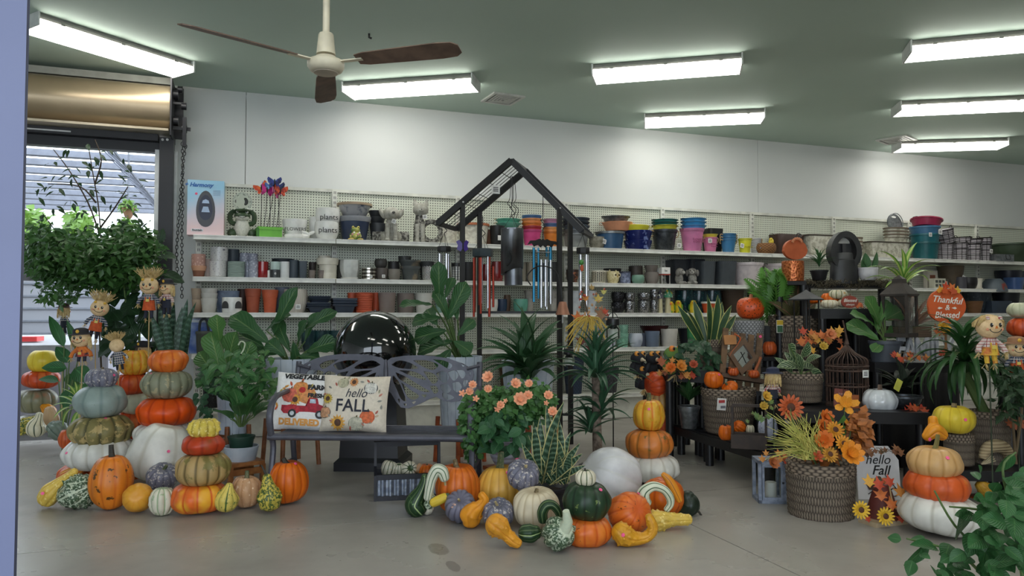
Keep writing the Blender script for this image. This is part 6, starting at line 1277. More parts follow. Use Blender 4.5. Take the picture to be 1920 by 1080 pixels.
t=T('butterfly_ornament','dark purple butterfly ornament clipped on the frame post','ornament',P(868,460,d0-.04)); 
for s in(-1,1): b=MB();b.prism([(0,.01),(s*.03,.045),(s*.055,.03),(s*.04,-.0),(s*.05,-.03),(s*.02,-.05),(0,-.02)][::s],.004,rot=Matrix.Rotation(s*.3,3,'Z')); O('wing',b,M((70,48,140),.4),t,smooth=False)
b=MB();b.ell((0,-.004,0),.006,.006,.035); O('insect_body',b,BK,t)
p=P(1055,578,d0-.1); t=T('copper_bell','small copper cone bell hanging from a dark wire ring by the frame post','bell',p); b=MB();b.lathe([(.055,-.05),(.058,-.052),(.028,.05),(.001,.055)],20,cap=False); O('bell',b,M((170,120,96),.4,.5),t); b=MB();b.tube(cr([(0,0,.05),(-.05,-.0,.28),(-.2,0,.33),(-.3,0,.25),(-.27,0,.18)],6),.005,6); O('wire_hook',b,BK,t)
b=MB();b.tube([(0,0,-.05),(0,0,-.12)],.006,6); O('clapper',b,M((190,190,186),.4),t)
# ================= harvest tables and things on them =================
BLKP=M((22,22,26),.42); BLKW=M((30,31,38),.55)
def quad_table(pts,z,th,label,legs,name='display_table',slats=0,legz=0.,inset=.05,shelf=None):
    """platform over four floor-plan corners"""
    c=sum((Vector((p.x,p.y,0)) for p in pts),Vector())/4; t=T(name,label,'table',c); q=[Vector((p.x,p.y,0))-c for p in pts]
    b=MB();vs=[v+Vector((0,0,zz)) for zz in(z-th,z) for v in q]; b.add(vs,[(0,1,2,3)[::-1],(4,5,6,7)]+[(i,(i+1)%4,(i+1)%4+4,i+4) for i in range(4)]); O('table_top',b,BLKP,t,smooth=False)
    if slats:
        for k in range(slats):
            f=(k+.5)/slats; a=q[0].lerp(q[3],f);e=q[1].lerp(q[2],f); b=MB();b.bar(a.lerp(e,.02)+Vector((0,0,z+.004)),a.lerp(e,.98)+Vector((0,0,z+.004)),.02,.008); O('slat',b,BLKP,t,smooth=False)
    for (u,v) in legs:
        p=q[0].lerp(q[1],u).lerp(q[3].lerp(q[2],u),v); b=MB();b.tube([p,p+Vector((0,0,z-th))],.03,12); O('leg',b,BLKP,t)
    return t
# low platform: corner L, front corner Fc
Lc=G(1256,797,.22); Fc=G(1440,853,.22); ed=(Fc-Lc); nd=Vector((-ed.y,ed.x,0)).normalized()
if nd.dot(RT)<0: nd=-nd
nd2=Vector((nd.x,nd.y,0))
quad_table([Lc,Fc,Fc+nd2*.95,Lc+nd2*.95],.22,.06,'low black slatted plastic platform with a woven basket and mini pumpkins on it',[(.06,.06),(.4,.05),(.94,.06),(.06,.94),(.94,.94)],slats=16)
def flat_table(x0,y0,d0,x1,y1,d1,z,depth,th,label,legs=((.05,.06),(.95,.06),(.05,.94),(.95,.94))):
    a=P(x0,y0,d0);b_=P(x1,y1,d1); n=Vector((FH.x,FH.y,0)); return quad_table([a,b_,b_+n*depth,a+n*depth],z,th,label,legs)
Z2=.475
flat_table(1482,776,4.85,1745,780,4.75,Z2,.62,.075,'middle black table carrying the birdcage and glossy white pumpkin')
Z3=P(1590,579,5.68).z
flat_table(1538,580,5.65,1652,580,5.6,Z3,.4,.075,'narrow upper black tier with mini pumpkins and a small round sign')
Z4=P(1590,527,6.2).z
flat_table(1505,530,6.1,1705,530,6.1,Z4,.4,.06,'highest black stand behind, with moss, the oval fountain and a white pot')
Z5=P(1720,679,5.45).z
flat_table(1640,680,5.4,1800,682,5.35,Z5,.5,.07,'upper black table holding the letters and grey fig pot')
Z6=P(1880,872,4.5).z
flat_table(1765,868,4.35,1960,880,4.3,Z6,.45,.06,'black platform behind the tan pumpkin tower at the frame edge')
p=P(1228,702,5.95); flat_table(1216,703,6.15,1284,704,6.0,p.z,.3,.05,'small black shelf stand by the crow dolls',((.9,.1),(.9,.9),(.1,.9)))
Zc=P(1295,690,5.9).z
flat_table(1252,694,5.75,1330,694,5.6,P(1290,694,5.7).z,.3,.09,'black table corner under the autumn flowers and frog')
Zb=P(1470,700,5.7).z
# ---- woven baskets ----
WV=pat('weave',(62,53,45),(128,115,100),72,24.,.75); WVR=pat('weave',(62,52,44),(148,132,114),26,60.,.75); WVG=pat('weave',(96,96,98),(168,168,168),26,60.,.75)
def basket(cx,top,bot,w,d,label,taper=.86,rimh=.16,mat=WV,rmat=WVR,soil=True,front=False):
    q=d/F; c=P(cx,bot,d); r=w*q/2; h=(bot-top)*q; t=T('woven_basket',label,'basket',c)
    # modelled vertical canes
    b=MB();n=72;rows=22;vs=[]
    for j in range(rows+1):
        z=h*(1-rimh)*j/rows; rr=r*(taper+(1-taper)*z/h)
        for k in range(n):
            o=.010*r/.2*(1 if (k//2+j)%2 else -.2); vs.append((math.cos(2*PI*k/n)*(rr+o*.6),math.sin(2*PI*k/n)*(rr+o*.6),z))
    b.add(vs,[(i*n+k,i*n+(k+1)%n,(i+1)*n+(k+1)%n,(i+1)*n+k) for i in range(rows) for k in range(n)]+[tuple(range(n))[::-1]]); O('woven_body',b,mat,t,sharp=None)
    b=MB();vs=[];rows=4
    for j in range(rows+1):
        z=h*(1-rimh)+h*rimh*j/rows
        for k in range(n):
            o=.014*r/.2*math.sin((k/3+ (j%2)*1.)*PI); vs.append((math.cos(2*PI*k/n)*(r*1.01+o*.5),math.sin(2*PI*k/n)*(r*1.01+o*.5),z))
    base=len(vs)
    for rr,z in((.94,h),(.9,h*.85)): vs+=[(math.cos(2*PI*k/n)*r*rr,math.sin(2*PI*k/n)*r*rr,z) for k in range(n)]
    rows+=2
    b.add(vs,[(i*n+k,i*n+(k+1)%n,(i+1)*n+(k+1)%n,(i+1)*n+k) for i in range(rows) for k in range(n)]); O('braided_rim',b,rmat,t,sharp=None)
    if soil: b=MB();b.lathe([(.001,h*.87),(r*.92,h*.86)],24,cap=False); O('soil',b,SOIL,t)
    return t,c,h,r
t,c,h,r=basket(1366,727,810,98,5.55,'large woven basket with a price card and small pumpkins on the low platform',.84)
tg=P(1353,758,5.34)-c; b=MB();b.box(tg,(.075,.003,.085),Matrix.Rotation(.1,3,'Y')); o=O('price_card',b,WHITE,t,'white price card with red and grey print',smooth=False); b=MB();b.box(tg+Vector((0,-.003,.02)),(.05,.002,.02)); O('red_print',b,M((190,70,70),.5),o,smooth=False); b=MB();b.box(tg+Vector((.01,-.003,-.02)),(.04,.002,.018)); O('grey_print',b,M((120,120,130),.5),o,smooth=False)
BK1=basket(1539,864,978,122,4.12,'big dark woven basket on the floor filled with autumn flowers',.92,.18)
BK2=basket(1503,699,752,76,5.25,'woven basket holding the striped calathea on the middle table',.9,.2)
BK3=basket(1494,592,690,98,6.,'tall woven basket holding the reddish foliage plant',.95,.2); 
t,c,h,r=BK3; tg=P(1462,612,5.8)-c; b=MB();b.box(tg,(.06,.003,.10)); o=O('plant_tag',b,M((226,224,216),.5),t,'white and yellow plant tag',smooth=False); b=MB();b.box(tg+Vector((0,-.003,.03)),(.058,.002,.035)); O('yellow_print',b,M((214,180,60),.5),o,smooth=False); b=MB();b.box(tg+Vector((0,-.003,-.02)),(.05,.002,.05)); O('green_print',b,M((70,110,80),.5),o,smooth=False)
BK4=basket(1404,601,688,56,5.97,'grey white woven basket under the hobnail pumpkin',.92,.2,WVG,WVG); BK5=basket(1335,636,690,46,5.97,'brown woven basket holding the variegated snake plant',.9,.25); BK6=basket(1799,812,870,52,4.45,'woven basket under the round yellow pumpkin',.92,.25); BK7=basket(1856,770,872,70,4.6,'tall dark woven basket holding the grassy plant',.92,.12,WV,WVR)
p=P(1704,632,5.5);q=5.5/F; t=T('woven_basket','rectangular dark woven basket holding the red cordyline','basket',p,-.2); w,hh=64*q,20*q
for sx_,sy_,L,W_ in((0,-1,w,.012),(0,1,w,.012),(-1,0,.012,.14),(1,0,.012,.14)): b=MB();b.box((sx_*w/2,sy_*.07,hh/2),(L,W_,hh)); O('woven_side',b,pat('band',(70,58,46),(110,92,74),1,70.,.8),t,smooth=False)
b=MB();b.box((0,0,hh*.8),(w*.95,.13,.01)); O('soil',b,SOIL,t,smooth=False); CORD=p
# ---- birdcage ----
d=5.15;q=d/F; c=P(1589,744,d); c.z=Z2; RUST=M((84,62,52),.6,n=(30.,(58,44,38),.35,.65)); t=T('birdcage','brown wire birdcage with a domed top on the middle table','birdcage',c); r=40*q; z1=P(1589,686,d).z-Z2; z2=P(1589,643,d).z-Z2
for k in range(26): a=2*PI*k/26; b=MB();b.tube([(math.cos(a)*r,math.sin(a)*r*.8,.01),(math.cos(a)*r,math.sin(a)*r*.8,z1)]+[tuple(x) for x in cr([(math.cos(a)*r,math.sin(a)*r*.8,z1),(math.cos(a)*r*.95,math.sin(a)*r*.76,z1+(z2-z1)*.3),(math.cos(a)*r*.45,math.sin(a)*r*.36,z1+(z2-z1)*.55),(math.cos(a)*r*.12,math.sin(a)*r*.1,z1+(z2-z1)*.85),(0,0,z2)],4)][1:],.0035,5); O('wire_bar',b,RUST,t)
for z in(.01,z1*.5,z1,z1-.03): b=MB();b.tube([(math.cos(2*PI*k/30)*r*1.01,math.sin(2*PI*k/30)*r*.81,z) for k in range(31)],.007,6,cap=False); O('hoop',b,RUST,t)
b=MB();b.tube([(0,0,z2-.01),(0,0,z2+.03),(-.015,0,z2+.10),(-.03,0,z2+.155)],[.018,.007,.006,.006],8); O('finial',b,RUST,t)
b=MB();b.lathe([(.001,0),(1,0),(1,.016),(.001,.016)],30,cap=False); b.v=[(x*r*1.05 if abs(x)<=1.01 else x,y*r*.85,z) for x,y,z in b.v]; O('base_tray',b,RUST,t)
tag_sticker(t,P(1623,701,d-.15)-c,.05)
# ---- white ceramic pumpkin ----
t=pk(1650,751,64,48,'glossy white ceramic pumpkin with a brown twisted stem on the middle table',M((222,226,230),.12,coat=.6),d=5.0,ribs=10,depth=.07,stem=(12,0,5),sm=M((120,100,86),.5),name='ceramic_pumpkin')
# ---- black oval fountain ----
d=6.1;q=d/F;c=P(1583,532,d); DKS=M((46,47,48),.45,n=(14.,(38,38,40),.35,.7)); t=T('tabletop_fountain','tall dark oval tabletop fountain with an arched opening on the moss','fountain',c,-.33)
n=40; hh=97*q; ew=lambda s_,zz,zr:[(math.cos(2*PI*i/n)*s_*(1-.10*math.sin(2*PI*i/n)),zz+math.sin(2*PI*i/n)*zr) for i in range(n)]
o1=ew(29*q,62*q,36*q); i1=ew(19*q,62*q,25*q)
b=MB();b.holed(o1,i1,.10,c=(0,0,0)); O('oval_ring',b,DKS,t,sharp=.9)
b=MB();b.lathe([(.001,0),(27*q,0),(27*q,10*q),(25.5*q,30*q),(24*q,44*q),(20*q,46*q),(.001,46*q)],30,sy=.6,cap=False); O('base',b,DKS,t)
b=MB();b.lathe([(.001,42*q),(17*q,44*q),(17*q,56*q),(15*q,58*q),(13*q,54*q),(.001,52*q)],24,sy=.6,cap=False); O('bowl',b,M((74,74,74),.5),t)
b=MB();b.box((0,.035,66*q),(34*q,.02,22*q)); O('back_panel',b,DKS,t,smooth=False)
b=MB();b.prism([(-13*q,76*q),(13*q,76*q)]+[(math.cos(PI*i/12)*13*q,76*q+math.sin(PI*i/12)*11*q) for i in range(1,12)],.012,(0,.02,0)) ; O('arch_window',b,M((196,194,186),.5),t,'pale arched opening',smooth=False)
b=MB();b.box((0,0,66*q),(.03,.02,18*q)); O('spillway',b,M((60,60,62),.4),t,smooth=False)
# moss draped on the stand
MOSS=M((84,76,60),.95,n=(60.,(120,112,92),.4,.65))
b=MB(); rr=random.Random(5)
for i in range(700):
    x=rr.random(); px=1510+x*190; p=P(px,527+rr.random()*14*(1 if (int(px/30)%2) else .5),6.02+rr.random()*.1); a=rr.random()*6.28; v=Vector((math.cos(a),math.sin(a)*.5,rr.random()*.9-.45))*.05; b.tube([p,p+v*.5+Vector((0,0,.018)),p+v],.0022,3,cap=False)
tag(O('spanish_moss',b,MOSS,kind='stuff',sharp=None),'grey brown dried moss draped over the edge of the highest black stand','moss')
# ---- wooden lattice crate with mirror diamond ----
WDO=M((118,90,62),.65,n=(18.,(88,66,46),.35,.65)); d=5.68;q=d/F; c=P(1385,732,d); t=T('trellis_decor','brown slatted wooden wall piece with a diamond mirror and mini pumpkins on its ledge','wall decor',c,-.25); 
tl=Matrix.Rotation(R(9),3,'Y')@Matrix.Rotation(R(-10),3,'X')
for k in range(5):
    x=(-34+k*17)*q; b=MB();b.box(tl@Vector((x,0,57*q)),(11*q,.016,114*q if k in(0,4) else 104*q),tl); O('slat',b,WDO,t,smooth=False)
for z in(22,):
    b=MB();b.box(tl@Vector((0,-.03,z*q)),(84*q,.08,8*q),tl); O('ledge',b,M((84,62,46),.6),t,smooth=False)
dm=[(0,-36*q),(30*q,0),(0,36*q),(-30*q,0)]; di=[(0,-23*q),(19*q,0),(0,23*q),(-19*q,0)]
b=MB();b.holed(dm,di,.02,c=tl@Vector((0,-.03,64*q)),rot=tl); O('diamond_frame',b,M((104,78,56),.6),t,smooth=False)
b=MB();b.prism(di,.004,c=tl@Vector((0,-.024,64*q)),rot=tl); O('mirror',b,M((200,206,204),.05,.95),t,'diamond shaped mirror',smooth=False)
for s in(-1,1): b=MB();b.tube([tl@Vector((s*8*q,-.03,52*q)),tl@Vector((s*-4*q,-.03,72*q))],.002,4); O('mirror_wire',b,BLACK,t)
for i,(x,z) in enumerate(((-20,30),(20,32))): 
    b=pumpkin_mb(20*q,16*q,8,.1); o=O('mini_pumpkin',b,OR2,t,loc=tl@Vector((x*q,-.07,z*q)))
    b=MB()
    for k in range(14): a=k*.45; v=Vector((math.cos(a)*rnd.uniform(.02,.06),math.sin(a)*.02,rnd.uniform(-.02,.04))); b.tube([(0,0,.01),tuple(v*.6+Vector((0,0,.015))),tuple(v)],.003,4)
    O('raffia',b,M((190,96,44),.8),o,kind='stuff')
b=MB();b.tube([tl@Vector((22*q,-.06,36*q)),tl@Vector((30*q,-.06,58*q)),tl@Vector((32*q,-.06,66*q))],[.012,.009,.012],8); O('stem_handle',b,M((160,88,50),.6),t)
b=MB();b.box(tl@Vector((-26*q,-.02,92*q)),(24*q,.012,18*q),tl@Matrix.Rotation(-.2,3,'Y')); O('wooden_tag',b,M((186,128,74),.6),t,smooth=False)
b=MB();b.tube(cr([tuple(tl@Vector((x*q,-.035,z*q))) for x,z in((-20,104),(-8,98),(-12,84),(-22,70),(-26,60))],5),.006,6); O('orange_twine',b,M((196,96,48),.8),t)
b=MB();b.lathe([(.001,0),(.011,0),(.011,.003),(.001,.003)],12,c=tl@Vector((34*q,-.012,108*q)),rot=Matrix.Rotation(PI/2,3,'X')); O('price_sticker',b,PINK,t,'pink round price sticker')
# small wooden tote on the low platform
d=4.9;q=d/F;c=P(1405,835,d); c.z=.228; t=T('wooden_tote','small dark brown wooden tote with a tall end board at the platform corner','crate',c,-.7); TW=M((58,44,36),.6,n=(20.,(44,34,28),.35,.65)); w=60*q
for y in(-.06,.06): b=MB();b.box((0,y,.045),(w,.012,.09)); O('side_board',b,TW,t,smooth=False)
for x in(-w/2,w/2): b=MB();b.box((x,0,.045),(.012,.13,.09)); O('end_board',b,TW,t,smooth=False)
b=MB();b.box((w/2,0,.14),(.016,.03,.27)); O('handle_post',b,TW,t,smooth=False); b=MB();b.box((-w/2,0,.14),(.016,.03,.27)); O('handle_post',b,TW,t,smooth=False); b=MB();b.box((0,0,.275),(w,.02,.018)); O('handle_bar',b,TW,t,smooth=False); b=MB();b.box((0,0,.01),(w,.12,.01)); O('bottom',b,TW,t,smooth=False)
# blue white speckled ceramic pumpkin
pk(1440,803,36,46,'white pumpkin with blue speckles behind the wooden tote',pmat((196,202,220),(170,176,198),spot=(110,118,150),thr=.6,ss=40.),d=5.1,ribs=8,depth=.05,stem=(8,3,3),sm=STEMT)
# ---- grey lantern on the floor ----
d=4.25;c=G(1448,944,0); t=T('candle_lantern','small weathered grey wooden lantern with a white candle on the floor','lantern',(c.x,c.y,0),-TH-.08); LG=M((138,146,162),.6,n=(30.,(108,116,132),.35,.65)); q=dep(c)/F; w=50*q; h=80*q
for sx_ in(-1,1):
    for sy_ in(-1,1): b=MB();b.box((sx_*w*.45,w*.45+sy_*w*.45,h/2),(w*.12,w*.12,h)); O('post',b,LG,t,smooth=False)
for z in(h*.04,h*.96): b=MB();b.box((0,w*.45,z),(w*1.02,w*1.02,h*.08)); O('plate',b,LG,t,smooth=False)
sq=lambda rx,rz:[(-rx,-rz),(rx,-rz),(rx,rz),(-rx,rz)]
b=MB();b.holed(sq(w*.38,h*.42),sq(w*.30,h*.35),.012,c=(0,-.012,h*.5)); O('door_frame',b,LG,t,smooth=False)
b=MB();b.box((0,-.006,h*.5),(w*.62,.003,h*.72)); O('glass_pane',b,GLASS(),t,smooth=False)
b=MB();b.box((w*.45,w*.45,h*.5),(.003,w*.8,h*.84)); O('glass_pane',b,GLASS(),t,smooth=False)
b=MB();b.lathe([(.001,0),(w*.21,0),(w*.21,h*.36),(w*.18,h*.37),(.001,h*.34)],20,c=(w*.06,w*.42,h*.08),cap=False); O('candle',b,M((226,222,212),.5),t,'white pillar candle'); b=MB();b.lathe([(.001,0),(.006,.006),(.006,.01),(.001,.014)],8,c=(w*.36,-.018,h*.5),rot=Matrix.Rotation(PI/2,3,'X')); O('latch',b,M((70,74,84),.4,.6),t)
LANT=(c.x,c.y,h)
# ---- tall brown lantern ----
d=5.45;q=d/F; c=P(1688,632,d); BRL=M((58,50,44),.5,n=(18.,(46,40,36),.35,.65)); t=T('candle_lantern','tall dark brown metal lantern with a peaked roof behind the red cordyline','lantern',c,.35); w=46*q; h=78*q
for sx_ in(-1,1):
    for sy_ in(-1,1): b=MB();b.box((sx_*w*.46,sy_*w*.46,h/2),(w*.1,w*.1,h)); O('post',b,BRL,t,smooth=False)
b=MB();b.box((0,0,.015),(w*1.05,w*1.05,.03)); O('base_plate',b,BRL,t,smooth=False)
b=MB();b.lathe([(w*.78,h),(w*.78,h+.01),(w*.32,h+.085),(w*.30,h+.09),(w*.28,h+.12),(.002,h+.15)],4,a0=PI/4,cap=False); b.box((0,0,h),(w*1.05,w*1.05,.012)); O('roof',b,BRL,t,smooth=False)
for s in(-1,1):
    b=MB();b.box((s*w*.46,0,h*.5),(.003,w*.85,h*.9)); O('glass_pane',b,GLASS(),t,smooth=False); b=MB();b.box((0,s*w*.46,h*.5),(w*.85,.003,h*.9)); O('glass_pane',b,GLASS(),t,smooth=False)
b=MB();b.lathe([(.001,.03),(w*.2,.03),(w*.2,h*.4),(.001,h*.4)],18,cap=False); O('candle',b,M((90,84,70),.5),t)
# black lantern with pyramid roof
d=5.55;q=d/F;c=P(1513,655,d); t=T('post_lantern','black post lantern with a flat pyramid roof above the reddish plant','lantern',c,.3)
b=MB();b.lathe([(32*q,92*q),(32*q,94*q),(6*q,108*q),(.002,112*q)],4,a0=PI/4,cap=True); O('roof',b,M((44,46,50),.5),t,smooth=False)
for a in(45,135,225,315): b=MB();b.tube([(math.cos(R(a))*22*q,math.sin(R(a))*22*q,0),(math.cos(R(a))*22*q,math.sin(R(a))*22*q,93*q)],.006,6); O('post',b,BLACK,t)
b=MB();b.tube([(0,0,0),(0,0,93*q)],.012,8); O('inner_post',b,BLACK,t); b=MB();b.box((0,0,.01),(40*q,40*q,.02)); O('base_plate',b,BLACK,t,smooth=False)
# ---- signs ----
WTX=M((240,236,226),.6)
d=4.45;q=d/F; c=P(1649,921,d); c.z=0; t=T('hello_fall_sign','white tag shaped wooden sign lettered hello Fall with a wheelbarrow of pumpkins','sign',c,-.1); t.rotation_euler=(R(-7),0,-TH-.05); w=78*q/2;h=P(1649,838,d).z
out=[(-w,0),(w,0),(w,h*.74),(w*.55,h),(-w*.62,h),(-w,h*.74)]
b=MB();b.prism(out,.014); O('board',b,M((218,218,222),.55,n=(8.,(206,206,212),.35,.65)),t,smooth=False); y=-.009
text('hello',.078,INK,t,(0,y,h*.74),shear=.3,sx=.95); text('Fall',.078,INK,t,(w*.1,y,h*.54),shear=.3,sx=1.0,bold=.0008)
for x,z,r,c_ in((-.35,.34,.2,(176,110,60)),(-.05,.36,.2,(132,150,140)),(.28,.35,.2,(186,116,66)),(.0,.40,.12,(120,80,60))): b=MB();b.prism(ell(x*w,z*h,r*w,r*w*.75),.003,(0,y,0)); O('print_pumpkin',b,M(c_,.6),t,smooth=False)
b=MB();b.prism([(-w*.65,h*.31),(w*.62,h*.30),(w*.45,h*.17),(-w*.5,h*.18)],.003,(0,y-.002,0)); O('print_barrow',b,M((78,52,44),.6),t,smooth=False)
b=MB();b.bar((w*.3,y-.002,h*.46),(w*.8,y-.002,h*.20),.006,.003); b.bar((-w*.55,y-.002,h*.10),(-w*.3,y-.002,h*.17),.006,.003); b.bar((w*.5,y-.002,h*.1),(w*.4,y-.002,h*.17),.006,.003); O('print_handle',b,INK,t,smooth=False,kind='stuff')
b=MB();b.holed(ell(w*.68,h*.14,.026,.026,16),ell(w*.68,h*.14,.021,.021,16),.003,(0,y-.002,0)); O('print_wheel',b,INK,t,smooth=False)
# thankful & blessed
d=5.1;q=d/F; c=P(1774,574,d); t=T('thankful_sign','round orange pumpkin shaped sign lettered Thankful & Blessed in white','sign',c,-TH); rx,rz=37*q,33*q
out=[]
for i in range(60):
    a=2*PI*i/60; s_=1-.05*abs(math.sin(a*2.5+.3))*(1 if math.sin(a)<0 else .5); out.append((math.cos(a)*rx*(abs(math.cos(a))**-.12 if abs(math.cos(a))>.1 else 1)*s_*.97,math.sin(a)*rz*s_))
b=MB();b.prism(out,.02); O('board',b,M((206,92,40),.6,n=(9.,(192,82,34),.35,.65)),t,smooth=False); y=-.012
text('Thankful',17*q,WTX,t,(0,y,11*q),(PI/2,R(6),0),shear=.25,bold=.0008,sx=.95); text('&',14*q,WTX,t,(0,y,-3*q),shear=.2,bold=.0006); text('Blessed',17*q,WTX,t,(-1*q,y,-17*q),shear=.25,bold=.0008,sx=.9)
for s in(-1,1): b=MB();b.prism([(s*8*q,-3.5*q),(s*15*q,-1.5*q),(s*18*q,-4*q),(s*15*q,-6*q)][::s],.002,(0,y,0)); O('print_arrow',b,WTX,t,smooth=False)
for k,(x,z,a,cc) in enumerate(((-14,30,.6,(216,150,50)),(-4,36,1.4,(196,70,40)),(8,34,2.0,(206,110,50)),(18,29,2.6,(222,176,60)),(-8,28,.3,(206,90,40)),(10,27,2.9,(190,80,40)))): b=MB();b.prism([(x*q+math.cos(a+u)*l*q,z*q+math.sin(a+u)*l*q) for u,l in((0,11),(.5,5),(1.,9),(1.6,4),(2.5,6),(PI,5),(-2.5,6),(-1.6,4),(-1.,9),(-.5,5))],.004,(0,y-.004-.003*k,0),Matrix.Rotation(.2*math.sin(k*2),3,'Z')); O('leaf',b,M(cc,.7),t,'autumn leaf on the sign',smooth=False)
b=MB();b.tube([(0,.012,-rz),(0,.012,Z5-c.z)],.008,8); O('stake',b,M((140,100,60),.6),t)
# small blessed sign
d=5.6;q=d/F;c=P(1593,566,d); t=T('blessed_sign','small round rust red sign lettered Blessed always in white','sign',c,-TH); b=MB();b.prism(ell(0,0,16*q,11.5*q,30),.012); O('board',b,M((150,66,50),.6),t,smooth=False); text('Blessed',9*q,WTX,t,(0,-.008,2.5*q),shear=.3,bold=.0004,sx=.9); text('always',6*q,WTX,t,(0,-.008,-5*q),shear=.3); b=MB();b.tube([(0,0,11*q),(.005,0,15*q)],.006,6); O('stem',b,M((120,90,70),.6),t)
# family letters
d=5.42;q=d/F
for i,(ch,px,w) in enumerate((('F',1689,28),('A',1706,26),('M',1729,26),('I',1748,12),('L',1761,20),('Y',1779,24))):
    c=P(px,675,d); c.z=Z5; z=P(px,635,d).z-Z5; t=text(ch,z*1.38,M((186,190,196),.55,n=(20.,(150,156,164),.35,.7)),None,(c.x,c.y,c.z+z*.5),(PI/2,0,-.3),ex=.012,bold=.004,name='wooden_letter',sx=.62); tag(t,f'grey weathered standing letter {ch} of the word FAMILY on the upper black table','letter','FAMILY letters')
# pink sign blocks and small 'fall' block
d=5.05;q=d/F
c=P(1577,770,d); c.z=Z2; t=T('wooden_block_sign','small dusty pink block sign with two lines of lettering','sign',c,.15); b=MB();b.box((0,0,17*q),(28*q,.03,34*q),Matrix.Rotation(.12,3,'Y')); O('block',b,M((142,84,76),.6),t,smooth=False); text('PUMPKIN',6.5*q,M((206,160,150),.6),t,(0,-.017,24*q),(PI/2,.12,0),sx=.9); text('PATCH',6.5*q,M((206,160,150),.6),t,(-2*q,-.017,12*q),(PI/2,.12,0),sx=.9)
c=P(1597,775,d-.05); c.z=Z2; t=T('wooden_block_sign','small rust brown block sign lettered Fall','sign',c,-.1); b=MB();b.box((0,0,12*q),(26*q,.03,24*q)); O('block',b,M((158,88,48),.6),t,smooth=False); text('Fall',12*q,WTX,t,(3*q,-.017,11*q),bold=.0006)
# wicker cornucopia on far right platform
d=4.45;q=d/F;c=P(1868,866,d); c.z=Z6; t=T('husk_wreath','pale corn husk horn ornament lying on the far black platform','ornament',c); z=lambda py:P(1868,py,d).z-Z6
b=MB();b.tube(cr([((1832-1868)*q,0,z(858)),((1842-1868)*q,0,z(842)),((1862-1868)*q,0,z(836)),((1885-1868)*q,0,z(840)),((1899-1868)*q,0,z(854)),((1897-1868)*q,0,z(866))],6),[.02+.02*math.sin(PI*i/30)-.0*i for i in range(31)],14); O('horn',b,pat('ring',(190,172,136),(150,130,98),1,60.,.8),t)
b=MB();
for k in range(5): b.bar(((1830-1868+k*2)*q,0,z(868)),((1846-1868+k*3)*q,-.02,z(846+k*4)),.012,.003)
O('husk_leaf',b,M((206,190,156),.8),t,smooth=False,kind='stuff')
# hobnail jack pumpkin
HOB=pat('dots',(212,84,34),(60,36,22),1,48.,.35,thr=.24)
t=pk(1407,578,52,44,'orange hobnail pumpkin lantern with burlap leaf on the grey white basket',HOB,d=5.97,ribs=8,depth=.03,stem=(10,2,4),sm=M((206,130,96),.6),name='pumpkin_lantern',cat='lantern')
q=5.97/F
for s in(-1,1): b=MB();b.prism([(0,.012),(s*14*q,4*q),(s*24*q,-6*q),(s*12*q,-4*q),(0,-.01)][::s],.006,(0,-.02,17*q),Matrix.Rotation(s*.2,3,'Z')); O('burlap_leaf',b,M((196,164,124),.85),t,smooth=False)
# ---- orange wooden pumpkin & copper lantern on its post ----
d=6.0;q=d/F; c=P(1490,468,d); t=T('wooden_pumpkin','flat orange wooden pumpkin with ribbons and wire curls behind the palm','ornament',c,-.1); out=[(math.cos(2*PI*i/40)*24*q*(1 if math.sin(2*PI*i/40)>0 else 1.05),math.sin(2*PI*i/40)*19*q) for i in range(40)]
b=MB();b.prism(out,.03); O('board',b,M((194,98,56),.6,n=(9.,(178,86,46),.35,.65)),t,smooth=False)
for k in range(7): a=R(20+k*24); b=MB();b.lathe([(.004,0),(.012,.018),(.006,.022)],10,c=(math.cos(a)*10*q,-.02,12*q+math.sin(a)*8*q),rot=Matrix.Rotation(PI/2,3,'X')); O('flower',b,M((206,130,90),.6),t)
b=MB();b.tube(cr([(0,0,18*q),(6*q,0,30*q),(14*q,0,28*q),(8*q,0,22*q),(12*q,0,30*q)],6),.004,6); O('wire_curl',b,BLACK,t)
c2=P(1487,528,d); h=24*q
t2=T('copper_pot','hammered copper orange candle pot below the flat wooden pumpkin','pot',c2,0); b=pot_mb('cyl',20*q,38*q); O('body',b,pat('hammer',(150,72,36),(206,120,70),1,60.,.3,.6),t2)
b=MB();b.tube([(0,0,-20*q),(0,.02,c2.z-c.z+.05)],.01,6); O('post',b,BLACK,t)
# stand for copper pot
quad_table([P(1455,530,5.9),P(1512,530,5.9),P(1512,530,6.15),P(1455,530,6.15)],c2.z,.03,'small black riser under the copper pot behind the palm',[(.1,.1),(.9,.1),(.1,.9),(.9,.9)])
